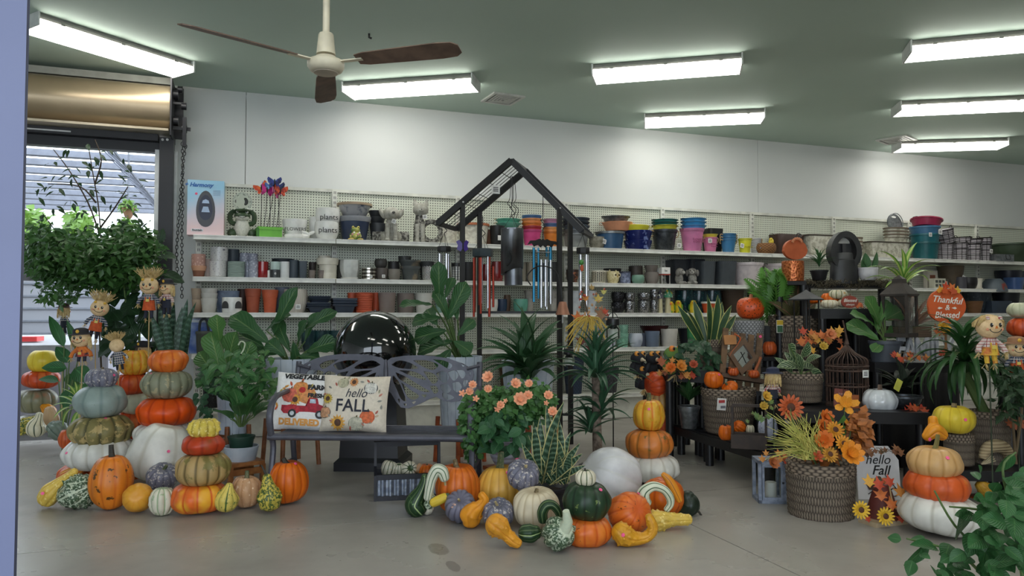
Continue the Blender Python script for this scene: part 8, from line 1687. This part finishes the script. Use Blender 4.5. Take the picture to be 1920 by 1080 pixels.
t,c=plant('striped calathea with cream edged leaves in the woven basket',1502,706,5.2,name='calathea'); LP(t,c,5.2,[((1500,700),(1490,660),22),((1478,645),(1488,672),26),((1500,690),(1455,690),26),((1505,690),(1530,690),28),((1520,695),(1545,715),22),((1495,690),(1470,660),24),((1510,680),(1540,668),24),((1485,700),(1452,670),20),((1505,670),(1515,640),22)],'ovate',lmat((38,66,40),(150,172,130),'stripe',(176,190,150),k=6.),.5,.2,jit=.2,stem=.004)
t,c=plant('small leafy plant with pointed leaves in the galvanised pot',1292,762,5.75,z=.36); rosette(t,c,5.75,16,1292,752,(38,60),16,'lance',lmat((48,84,48),(90,124,76)),(20,80),.7,.2,7)
t,c=plant('lime green spider plant arching over the brown lantern',1694,545,5.85,name='spider_plant',z=Z5+.5); 
LP(t,c,5.85,[((1692,540),(x,y),9) for x,y in((1640,470),(1662,484),(1624,502),(1620,524),(1720,454),(1748,486),(1766,500),(1742,528),(1690,466),(1660,540),(1640,532),(1725,505),(1700,490),(1715,560),(1752,512),(1650,506))],'strap',SPI,1.5,.3,jit=.3,hint=Z_-FH*.2)
b=MB();q=5.85/F;p=P(1692,545,5.85)-c;b.lathe([(.001,p.z-.13),(.08,p.z-.13),(.1,p.z),(.001,p.z)],18,c=(p.x,p.y,0),cap=False); O('pot',b,M((66,56,48),.6),t); b=MB();b.box((p.x,p.y,(p.z-.13-.5)/2-.0),(.05,.05,p.z-.13+.5)); O('pot_stand',b,BLACK,t,smooth=False)
t,c=plant('little ponytail palm with thin curling leaves in the square black pot',1536,512,6.05,name='ponytail_palm'); rosette(t,c,6.05,26,1536,500,(28,44),3.2,'strap',STR,(10,80),1.4,.3,8)
t,c=plant('oval leaved plant with two upright leaves in the white pot',1628,508,6.05); LP(t,c,6.05,[((1622,508),(1622,474),22),((1634,508),(1644,472),14),((1630,508),(1616,486),14)],'ovate',lmat((62,96,62)),.2,.2,jit=.05)
t,c=plant('fiddle leaf fig with big glossy leaves in the grey plastic pot',1661,646,5.45,name='fiddle_leaf_fig'); LP(t,c,5.45,[((1648,610),(1622,556),32),((1658,600),(1690,582),32),((1640,612),(1594,588),28),((1648,638),(1586,606),34),((1655,632),(1684,622),30),((1645,622),(1642,572),30),((1660,640),(1636,660),24),((1650,600),(1664,562),26)],'fiddle',FIGB,.5,.15,.5,stem=.005)
t,c=plant('reddish bronze cordyline with thin leaves in the rectangular basket',1704,618,5.48,name='cordyline'); LP(t,c,5.48,[((1700+i%5*3,612),(x,y),7) for i,(x,y) in enumerate(((1674,556),(1690,545),(1700,560),(1742,558),(1764,562),(1758,580),(1664,600),(1680,585),(1720,570),(1750,600),(1712,550),(1690,575),(1668,574),(1735,590)))],'strap',lmat((98,74,58),(130,90,80)),.8,.3,jit=.2)
t,c=plant('dark rubber plant in the grey bowl behind the glossy white pumpkin',1696,742,5.0,name='rubber_plant'); rosette(t,c,5.0,18,1692,728,(36,62),24,'ovate',lmat((40,48,40)),(0,75),.6,.2,9)
b=MB();p=P(1684,722,4.85)-c;b.box(p,(.05,.003,.075),Matrix.Rotation(.5,3,'Y')); O('plant_tag',b,M((206,204,90),.5),t,'yellow and white plant tag',smooth=False)
t,c=plant('large grassy plant with long arching blades behind the round yellow pumpkin',1810,700,4.65,name='dracaena'); rosette(t,c,4.65,70,1808,680,(70,115),12,'strap',lmat((40,76,40),(58,96,52),'line'),(-62,55),2.2,.3,10)
b=MB();p=P(1808,700,4.65)-c;b.tube([p,P(1850,780,4.6)-c],.03,8); O('stem',b,GRN,t)
t,c=plant('dark leafy shrub at the frame edge beside the scarecrow girl',1905,800,4.3,name='dark_shrub'); bush(t,c,4.3,160,[(1895,730,34,70,1)],26,DKL,.3,14,asp=.5); stems(t,c,4.3,[[(1905,870),(1900,800),(1895,700)],[(1903,860),(1915,780),(1918,700)]],.01)
# foreground climbing plant
t,c=plant('big leafy green plant close to the camera at the lower corner',1905,1080,2.35,name='leafy_plant'); t.location.z=0; c.z=0; LFG=lmat((42,84,44),(74,114,66)); d=2.35
stems(t,c,d,[[(1900,1160),(1860,1060),(1790,985),(1752,920)],[(1880,1120),(1800,1040),(1700,1010)],[(1920,1100),(1900,980),(1880,880),(1905,848)],[(1900,1000),(1850,960),(1780,950)]],.006,GRN)
LP(t,c,d,[((1800,1000),(1800,960),66),((1740,1020),(1694,1060),24),((1758,1030),(1706,1022),26),((1760,1040),(1792,1052),24),((1690,1012),(1664,1008),20),((1735,1012),(1708,1010),18),((1780,1020),(1770,1050),30),((1900,850),(1866,885),26),((1838,890),(1834,872),18),((1836,900),(1822,885),16)],'ovate',LFG,.4,.2,jit=.1)
trail(t,c,d,80,(1880,985,60,80),40,'ovate',LFG,15,.25,.4); trail(t,c,d,26,(1850,1055,90,26),40,'ovate',LFG,16,.2,.3); trail(t,c,d,14,(1912,905,22,30),34,'ovate',LFG,17,.1,.4); trail(t,c,d,10,(1755,1055,50,25),28,'ovate',LFG,18,.1,.2)
# ================= dolls, flowers and small decor =================
SKIN=M((230,200,156),.8,n=(50.,(216,184,138),.35,.65),bump=(220.,.3)); STRAW=M((214,192,140),.85,n=(60.,(186,158,104),.35,.65)); HATB=M((34,32,38),.75); PLD=pat('plaid',(60,70,90),(206,196,186),10,60.,.8); RPL=pat('plaid',(206,190,184),(150,50,54),12,60.,.8); ORD=M((206,92,44),.8,n=(40.,(186,76,34),.35,.65)); NVY=M((38,42,58),.8); YFL=pat('swirl',(214,176,60),(196,110,60),1,22.,.8)
def strands(b,n,c,L,spread,up,r=.0016,seed=1,start=.0):
    r_=random.Random(seed); c=Vector(c)
    for i in range(n):
        u=Vector((r_.uniform(-1,1)*spread,r_.uniform(-.6,.6),up*r_.uniform(.5,1)+r_.uniform(-.2,.2))); u.normalize(); s=c+u*start; e=c+u*(start+L*r_.uniform(.6,1.1)); b.tube([s,(s+e)/2+Vector((r_.uniform(-1,1),0,r_.uniform(-1,1)))*L*.12,e],r,3,cap=False)
def doll(px,py,rp,d,label,body=ORD,shirt=PLD,hat=None,hair='tufts',rz=0,lean=0,back=False,legs=NVY,L=1.,pants=None):
    q=d/F; c=P(px,py,d); r=rp*q; t=T('scarecrow_pick',label,'scarecrow',c,rz-TH if not back else rz-TH+PI,'scarecrow picks'); t.rotation_euler=(0,R(lean),t.rotation_euler[2])
    b=MB();b.ell((0,0,0),r,r*.8,r*.95,24,16); O('head',b,SKIN,t)
    zb=-r*.85
    b=MB();b.lathe([(.001,zb-r*1.9*L),(r*.72,zb-r*1.85*L),(r*.55,zb-r*.6),(r*.34,zb),(.001,zb+r*.1)],18,sy=.65,cap=False); O('dress',b,body,t)
    b=MB();b.lathe([(r*.60,zb-r*.75),(r*.5,zb-r*.25),(r*.3,zb+.0)],16,sy=.72,cap=False); O('shirt',b,shirt,t)
    for s in(-1,1):
        b=MB();b.tube([(s*r*.35,0,zb-r*.15),(s*r*.95,-r*.1,zb-r*.7),(s*r*1.1,-r*.25,zb-r*1.15)],[r*.2,r*.19,r*.22],8); a=O('sleeve',b,shirt,t); b=MB();strands(b,10,(s*r*1.1,-r*.25,zb-r*1.15),r*.55,.5,-1,.0014,s+3); O('straw_hand',b,STRAW,a,kind='stuff')
        b=MB();b.tube([(s*r*.3,0,zb-r*1.8*L),(s*r*.33,-.01,zb-r*2.7*L)],[r*.2,r*.17],8); l=O('leg',b,legs,t); b=MB();strands(b,9,(s*r*.33,0,zb-r*2.65*L),r*.6,.4,-1,.0014,s+5); O('straw_foot',b,STRAW,l,kind='stuff')
        b=MB();b.ell((s*r*.34,-r*.76,r*.12),r*.13,r*.06,r*.17,10,8); e=O('eye',b,BLACK,t); b=MB();b.ell((s*r*.34+r*.04,-r*.815,r*.18),r*.04,r*.02,r*.05,8,6); O('eye_glint',b,WHITE,e)
        b=MB();b.ell((s*r*.56,-r*.62,-r*.22),r*.16,r*.06,r*.12,10,6); O('cheek',b,M((232,160,126),.8),t)
        b=MB();b.box((s*r*.22,-r*.45,zb-r*.75),(r*.12,r*.05,r*.7)); O('strap',b,body,t,smooth=False)
    b=MB();b.box((0,-r*.47,zb-r*.75),(r*.35,r*.06,r*.3)); O('buckle',b,M((214,190,90),.5),t,smooth=False)
    b=MB();b.prism([(-r*.1,-r*.12),(r*.1,-r*.12),(0,r*.1)],r*.12,(0,-r*.82,-r*.03)); O('nose',b,M((226,130,60),.7),t,smooth=False)
    b=MB();b.tube([(math.cos(a)*r*.46,-r*.72-.02*r*math.sin(a),-r*.18+math.sin(a)*r*.28) for a in [PI+PI*i/10 for i in range(11)]],r*.03,5); O('mouth',b,INK,t)
    b=MB()
    if hair=='tufts':
        for s in(-1,1): strands(b,85,(s*r*.45,0,r*.7),r*1.45,.8,1.1,.0016,s+7+int(px))
    elif hair=='bob':
        for i in range(110): a=rnd.uniform(0,2*PI); b.tube([(math.cos(a)*r*.5,math.sin(a)*r*.4+.02*r,r*.85),(math.cos(a)*r*1.02,max(-.55,math.sin(a))*r*.85,r*.45),(math.cos(a)*r*1.2,max(-.4,math.sin(a))*r*.85+.01,rnd.uniform(-.1,.35)*r)],.0022,3,cap=False)
    else:
        for i in range(90): a=rnd.uniform(-.15*PI,1.15*PI); b.tube([(math.cos(a)*r*.6,math.sin(a)*r*.5,r*.7),(math.cos(a)*r*1.0,math.sin(a)*r*.85,r*.1),(math.cos(a)*r*1.05,math.sin(a)*r*.9,-r*rnd.uniform(.6,1.3))],.0018,3,cap=False)
    O('straw_hair',b,STRAW,t,'pale straw hair',kind='stuff')
    if hat: 
        b=MB();b.lathe([(r*1.35,r*.42),(r*1.32,r*.47),(r*.86,r*.58),(r*.80,r*1.0),(r*.45,r*1.18),(.001,r*1.22)],24,sy=.85,cap=False); h=O('hat',b,hat,t); b=MB();b.lathe([(.001,0),(r*.2,0),(r*.1,r*.08),(.001,r*.09)],8,c=(0,-r*.72,r*.8),rot=Matrix.Rotation(PI/2,3,'X')); O('hat_flower',b,M((226,176,60),.6),h)
    elif hair!='long':
        for s in(-1,1): b=MB();b.lathe([(.001,0),(r*.17,0),(r*.12,r*.08),(.001,r*.09)],9,c=(s*r*.5,-r*.55,r*.66),rot=Matrix.Rotation(R(60),3,'X')); O('hair_bow',b,M((216,170,60),.6) if hair=='tufts' else RPL,t)
    iq=t.rotation_euler.to_matrix().inverted(); z1=zb-r*1.8*L; b=MB(); b.tube([(0,r*.1,z1),tuple(iq@((t.rotation_euler.to_matrix()@Vector((0,r*.1,z1)))*Vector((1,1,0))+Vector((0,0,-c.z+.005))) if 0 else Vector(tuple(iq@Vector((0,0,-c.z+.01)))))],.004,6); O('stake',b,M((196,170,120),.7) if px<1000 else M((48,60,40),.7),t)
    return t
doll(280,536,17,5.55,'scarecrow girl pick with straw pigtails and an orange dress, tallest of the group',ORD,PLD,None,'tufts',.1)
doll(313,539,14,5.6,'scarecrow boy pick with a black hat and red checked shirt beside the tallest girl',NVY,RPL,HATB,'long',-.25)
doll(187,578,16,5.5,'scarecrow girl pick leaning, with straw pigtails and an orange dress over plaid sleeves',ORD,PLD,None,'tufts',.35,10)
doll(152,635,17,5.3,'scarecrow boy pick with a black flowered hat and orange scarf',pat('swirl',(196,80,50),(70,50,60),1,26.,.8),M((216,120,50),.8),HATB,'long',.05,-4,L=.6)
doll(219,648,13,5.3,'scarecrow pick turned away, with a straw tuft and blue plaid clothes',PLD,PLD,None,'tufts',.4,8,True)
doll(120,582,12,6.2,'scarecrow pick with a brown hat, half hidden behind fig leaves',NVY,PLD,M((84,56,48),.8),'long',2.6,0)
doll(268,657,15,5.75,'scarecrow face peeking out behind the yellow striped pumpkin',NVY,PLD,HATB,'long',-.4,0)
doll(1449,706,15,4.9,'scarecrow pick facing away in a navy hat and checked shirt by the calathea basket',NVY,RPL,M((42,48,72),.8),'long',.3,0,True)
doll(1855,612,24,4.2,'large smiling scarecrow girl with a straw fringe and yellow floral trousers',YFL,RPL,None,'bob',.05,0,legs=YFL,L=.75)
doll(1906,652,18,4.4,'scarecrow with a tan burlap hat at the frame edge',ORD,PLD,M((150,110,80),.85),'long',-.2,0)
# ---- flowers in the big basket ----
t,c,h,r=BK1; FC=lambda rgb:M(rgb,.6,n=(30.,tuple(x*.8 for x in rgb),.4,.65)); d=4.05
ORF=FC((226,118,40)); YOF=FC((236,160,44)); RUS=FC((190,86,44)); GOLD=FC((206,146,50)); BRC=M((84,50,34),.8)
g=T('flower_arrangement','mixed orange and yellow artificial flowers and autumn leaves in the big dark basket','artificial flowers',c+Vector((0,0,h*.88))); c0=g.location
for px,py,dd,s_,m,me in((1585,757,4.1,52,YOF,FM5),(1548,783,4.15,34,ORF,FM9),(1541,800,4.1,34,ORF,FM9),(1566,806,4.05,36,YOF,FMS),(1545,826,4.0,42,ORF,FM9),(1594,852,3.95,54,FC((240,150,36)),FM9),(1596,798,4.1,36,YOF,FM5),(1556,852,3.95,34,GOLD,FMS),(1582,832,4.0,34,YOF,FMS),(1534,856,3.95,26,RUS,FM5)): flower(g,c0,px,py,dd,s_,m,me,center=BRC if me is FMS else None)
flower(g,c0,1482,764,4.35,52,FC((206,98,50)),FMS,face=-FH+Z_*.2,center=BRC)
stems(g,c0,4.08,[[(1530,870),(1490,800),(1482,766)],[(1556,870),(1580,800),(1584,760)],[(1550,870),(1548,820),(1546,790)],[(1570,870),(1590,830),(1596,800)]],.005,GRN,'flower_stem')
bush(g,c0,4.1,150,[(1608,808,26,40,1.),(1540,850,40,14,.5)],20,FC((170,100,44)),.1,31,'dried_leaves',.7)
LP(g,c0,4.05,[((1572,795),(1582,778),18),((1574,815),(1584,798),18),((1560,790),(1552,775),14)],'ovate',lmat((70,120,60)),.3)
t2=T('straw_grass','pale yellow grass spray with tiny blossoms in the big dark basket','artificial flowers',c0); b=MB();r_=random.Random(4)
for i in range(150):
    a=P(1520+r_.uniform(-14,30),862,4.02+r_.uniform(-.06,.06))-c0; e=P(r_.choice([1,1,.8])*r_.uniform(-100,12)+1534,r_.uniform(770,862),4.0+r_.uniform(-.14,.14))-c0; m_=(a+e)/2+Vector((0,0,.035)); b.tube([a,m_,e],[.0028,.0022,.001],3,cap=False)
O('grass_blades',b,M((206,196,110),.7,n=(20.,(170,176,90),.4,.6)),t2,kind='stuff')
# ---- leaf clusters ----
def maple(s=1.):
    b=MB(); o=[]
    for k in range(5):
        a=R(90+(k-2)*52); l=[.62,.85,1.,.85,.62][k]; o+=[(math.cos(a-.28)*l*.55,math.sin(a-.28)*l*.55),(math.cos(a)*l,math.sin(a)*l),(math.cos(a+.28)*l*.55,math.sin(a+.28)*l*.55)]
    o+=[(-.12,-.35),(.0,-.5),(.12,-.35)]
    o=sorted(o,key=lambda p:math.atan2(p[1],p[0])); n=len(o); vs=[(0,0,.05)]+[(x,y,-.12*(x*x+y*y)) for x,y in o]; b.add(vs,[(0,i+1,(i+1)%n+1) for i in range(n)]); b.u=[(.5+x*.5,.5+y*.5) for x,y,z in vs]; return b.mesh('leaf',False)
MPL=maple(); AUT=[FC(x) for x in((206,110,48),(190,70,40),(222,164,60),(160,84,44),(206,136,60))]
def cluster(label,px,py,d,n,rx,ry,size,name='leaf_cluster',flowers=(),cols=None,seed=1,extra=None,z=None):
    c=P(px,py,d); t=T(name,label,'autumn leaves',c); r_=random.Random(seed)
    for i in range(n):
        x,y=px+r_.uniform(-1,1)*rx,py+r_.uniform(-1,1)*ry; flower(t,c,x,y,d+r_.uniform(-.05,.05),size*r_.uniform(.7,1.2),r_.choice(cols or AUT),MPL,'leaf')
    for f in flowers: flower(t,c,f[0],f[1],d-.06,f[2],f[3],f[4] if len(f)>4 else FM9,center=BRC if len(f)>4 else None)
    b=MB()
    for i in range(6): e=P(px+r_.uniform(-1,1)*rx,py+r_.uniform(-1,1)*ry,d)-c; b.tube([(0,0,-.01),tuple(e*.5+Vector((0,0,.01))),tuple(e)],.002,4)
    O('twig',b,BRN,t,kind='stuff'); return t,c
cluster('brown flower and leaf bunch lying on top of the grey lantern',1452,858,4.2,9,24,11,22,flowers=((1448,868,30,FC((190,110,60))),),seed=2)
cluster('autumn leaf and flower bunch in front of the green frog',1268,692,5.6,14,34,16,26,flowers=((1258,690,24,ORF),(1276,688,26,FC((222,140,50))),(1300,684,20,FC((190,90,60)))),seed=3)
cluster('autumn leaf garland between the calathea and the birdcage',1545,640,5.35,26,44,20,26,flowers=((1556,628,26,FC((226,140,90))),(1544,650,20,FC((214,176,70)))),seed=4)
cluster('autumn leaf garland in front of the FAMILY letters',1725,668,5.25,18,52,9,20,seed=5)
cluster('orange leaf bunch on the middle table beside the glossy white pumpkin',1716,772,4.85,14,22,8,24,cols=[FC((216,120,40)),FC((190,64,40)),FC((206,90,50))],seed=6)
cluster('maple leaves at the end of the small round sign',1618,578,5.62,6,14,7,22,cols=[FC((214,110,50)),FC((190,80,40))],seed=7)
cluster('yellow silk flower and leaves under the Thankful sign',1770,618,5.15,5,18,8,22,flowers=((1768,616,30,FC((226,176,50))),),seed=8)
cluster('dark orange maple leaves near the frame edge',1905,802,4.5,7,16,12,28,cols=[FC((150,76,40))],seed=9)
cluster('brown leaf garland tied across the hello Fall sign',1655,846,4.4,14,36,7,24,cols=[FC((140,92,58)),FC((120,76,48))],seed=10)
cluster('yellow flowers and pale leaves beside the navy hat scarecrow',1444,757,4.75,5,14,14,18,flowers=((1436,744,24,FC((226,176,60))),(1432,762,20,FC((214,176,70)))),cols=[FC((110,140,70))],seed=11)
cluster('green vine leaves over the blue speckled pumpkin',1420,782,4.72,9,22,9,20,cols=[FC((96,130,70)),FC((120,140,80))],seed=12)
# maroon bell decor
d=3.98;c=P(1655,976,d);c.z=0;t=T('bell_decoration','maroon bell ornament covered with maple leaves and small sunflowers on a wood slice','ornament',c); q=d/F
b=MB();b.lathe([(.001,.02),(32*q,.02),(26*q,26*q),(17*q,56*q),(9*q,68*q),(.001,70*q)],24,cap=False); O('bell',b,M((96,40,34),.6),t); b=MB();b.box((-10*q,-.03,.012),(76*q,.12,.024)); O('wood_base',b,M((176,156,126),.7),t,smooth=False)
for x,y,s_,m in((1630,905,38,AUT[2]),(1648,910,40,AUT[1]),(1668,905,36,AUT[1]),(1690,925,44,AUT[4]),(1652,930,40,AUT[0]),(1672,948,40,AUT[0]),(1700,958,34,AUT[2]),(1690,990,28,AUT[1]),(1628,978,24,AUT[1])): flower(t,c,x,min(y,974),d-.10,s_,m,MPL,'leaf')
for x,y in((1614,956),(1660,968)): flower(t,c,x,y,d-.14,36,FC((236,190,50)),FMS,'sunflower',face=-FH+Z_*.2,center=BRC)
b=MB();b.tube(cr([(0,-.05,70*q),(-.02,-.08,50*q),(.0,-.09,30*q)],4),.004,5); O('jute_loop',b,ROPE,t)
# dried autumn pick by the chimes frame
d=5.7;c=P(1108,600,d);t=T('autumn_pick','tall dried leaf and berry pick with a yellow raffia bow beside the house frame','autumn leaves',c)
b=MB();r_=random.Random(9)
for i in range(46): a=P(1103,592,d-.05)-c; e=P(1103+r_.uniform(-44,44),r_.uniform(612,668),d-.08+r_.uniform(-.05,.05))-c; b.tube([a,(a+e)/2+Vector((r_.uniform(-.02,.02),-.02,.03)),e],.0035,4,cap=False)
O('raffia_bow',b,M((206,176,84),.75),t,'yellow raffia bow',kind='stuff')
for x,y,s_,m in((1128,590,44,FC((150,110,80))),(1085,598,40,AUT[0]),(1122,562,30,FC((206,180,90))),(1098,560,24,AUT[4]),(1132,548,20,FC((206,196,110))),(1090,640,34,FC((110,50,44))),(1108,655,34,FC((96,44,40))),(1135,585,22,AUT[1]),(1110,540,20,FC((170,140,80)))): flower(t,c,x,y,d-.03,s_,m,MPL,'leaf')
b=MB();
for i in range(26): b.ell(P(1112+r_.uniform(-28,28),r_.uniform(540,600),d-.06)-c,.010,.010,.010,6,4)
O('berries',b,M((190,150,110),.5,n=(9.,(170,70,60),.45,.55)),t,kind='stuff')
b=MB();b.tube([P(1092,540,d)-c,P(1104,600,d)-c,P(1115,680,d)-c,Vector((.03,0,.01-c.z))],.006,6); O('pick_stem',b,BRN,t)
# ---- plush frog and crows ----
def plush(px,py,rp,d,label,m,em,beak=None,name='plush_toy'):
    q=d/F;r=rp*q;c=P(px,py,d);t=T(name,label,'plush toy',c,.2); b=MB();b.ell((0,0,0),r,r*.85,r*.8); O('head',b,m,t); b=MB();b.ell((0,.02,-r*1.2),r*.9,r*.8,r*.85); O('body',b,m,t)
    for s in(-1,1):
        b=MB();b.ell((s*r*.5,-r*.4,r*.6),r*.33,r*.3,r*.33); e=O('eye',b,em,t); b=MB();b.ell((s*r*.5,-r*.68,r*.62),r*.16,r*.08,r*.16); O('pupil',b,BLACK,e); b=MB();b.ell((s*r*1.0,-.01,-r*1.1),r*.3,r*.35,r*.7,rot=Matrix.Rotation(s*-.5,3,'Y')); O('arm',b,m,t)
    if beak: b=MB();b.lathe([(r*.3,0),(.002,r*.8)],10,c=(0,-r*.7,-r*.1),rot=Matrix.Rotation(R(100),3,'X')); O('beak',b,beak,t)
    b=MB();strands(b,26,(0,-r*.3,-r*1.9),r*1.0,.8,-.8,.002,int(px)); O('straw',b,STRAW,t,kind='stuff')
    return t
plush(1262,665,19,5.75,'green plush frog with orange ringed eyes above the autumn flowers',M((98,130,60),.8),M((226,130,50),.5))
for px,py,l in((1224,672,'black plush crow with an orange eye, nearest the frog'),(1196,672,'black plush crow with a pale beak at the outer end'),(1206,700,'lower black plush crow with straw feet')): plush(px,py,15,5.95,l,M((30,31,38),.85),M((226,150,60),.5),M((206,190,160),.7),'plush_crow')
# green lily glass, purple tray etc
t=pot(4,1296,18,600,'green glass frog figure standing behind the pothos leaves',M((60,130,84),.2),'egg',back=.05,name='glass_figurine',cat='figurine')
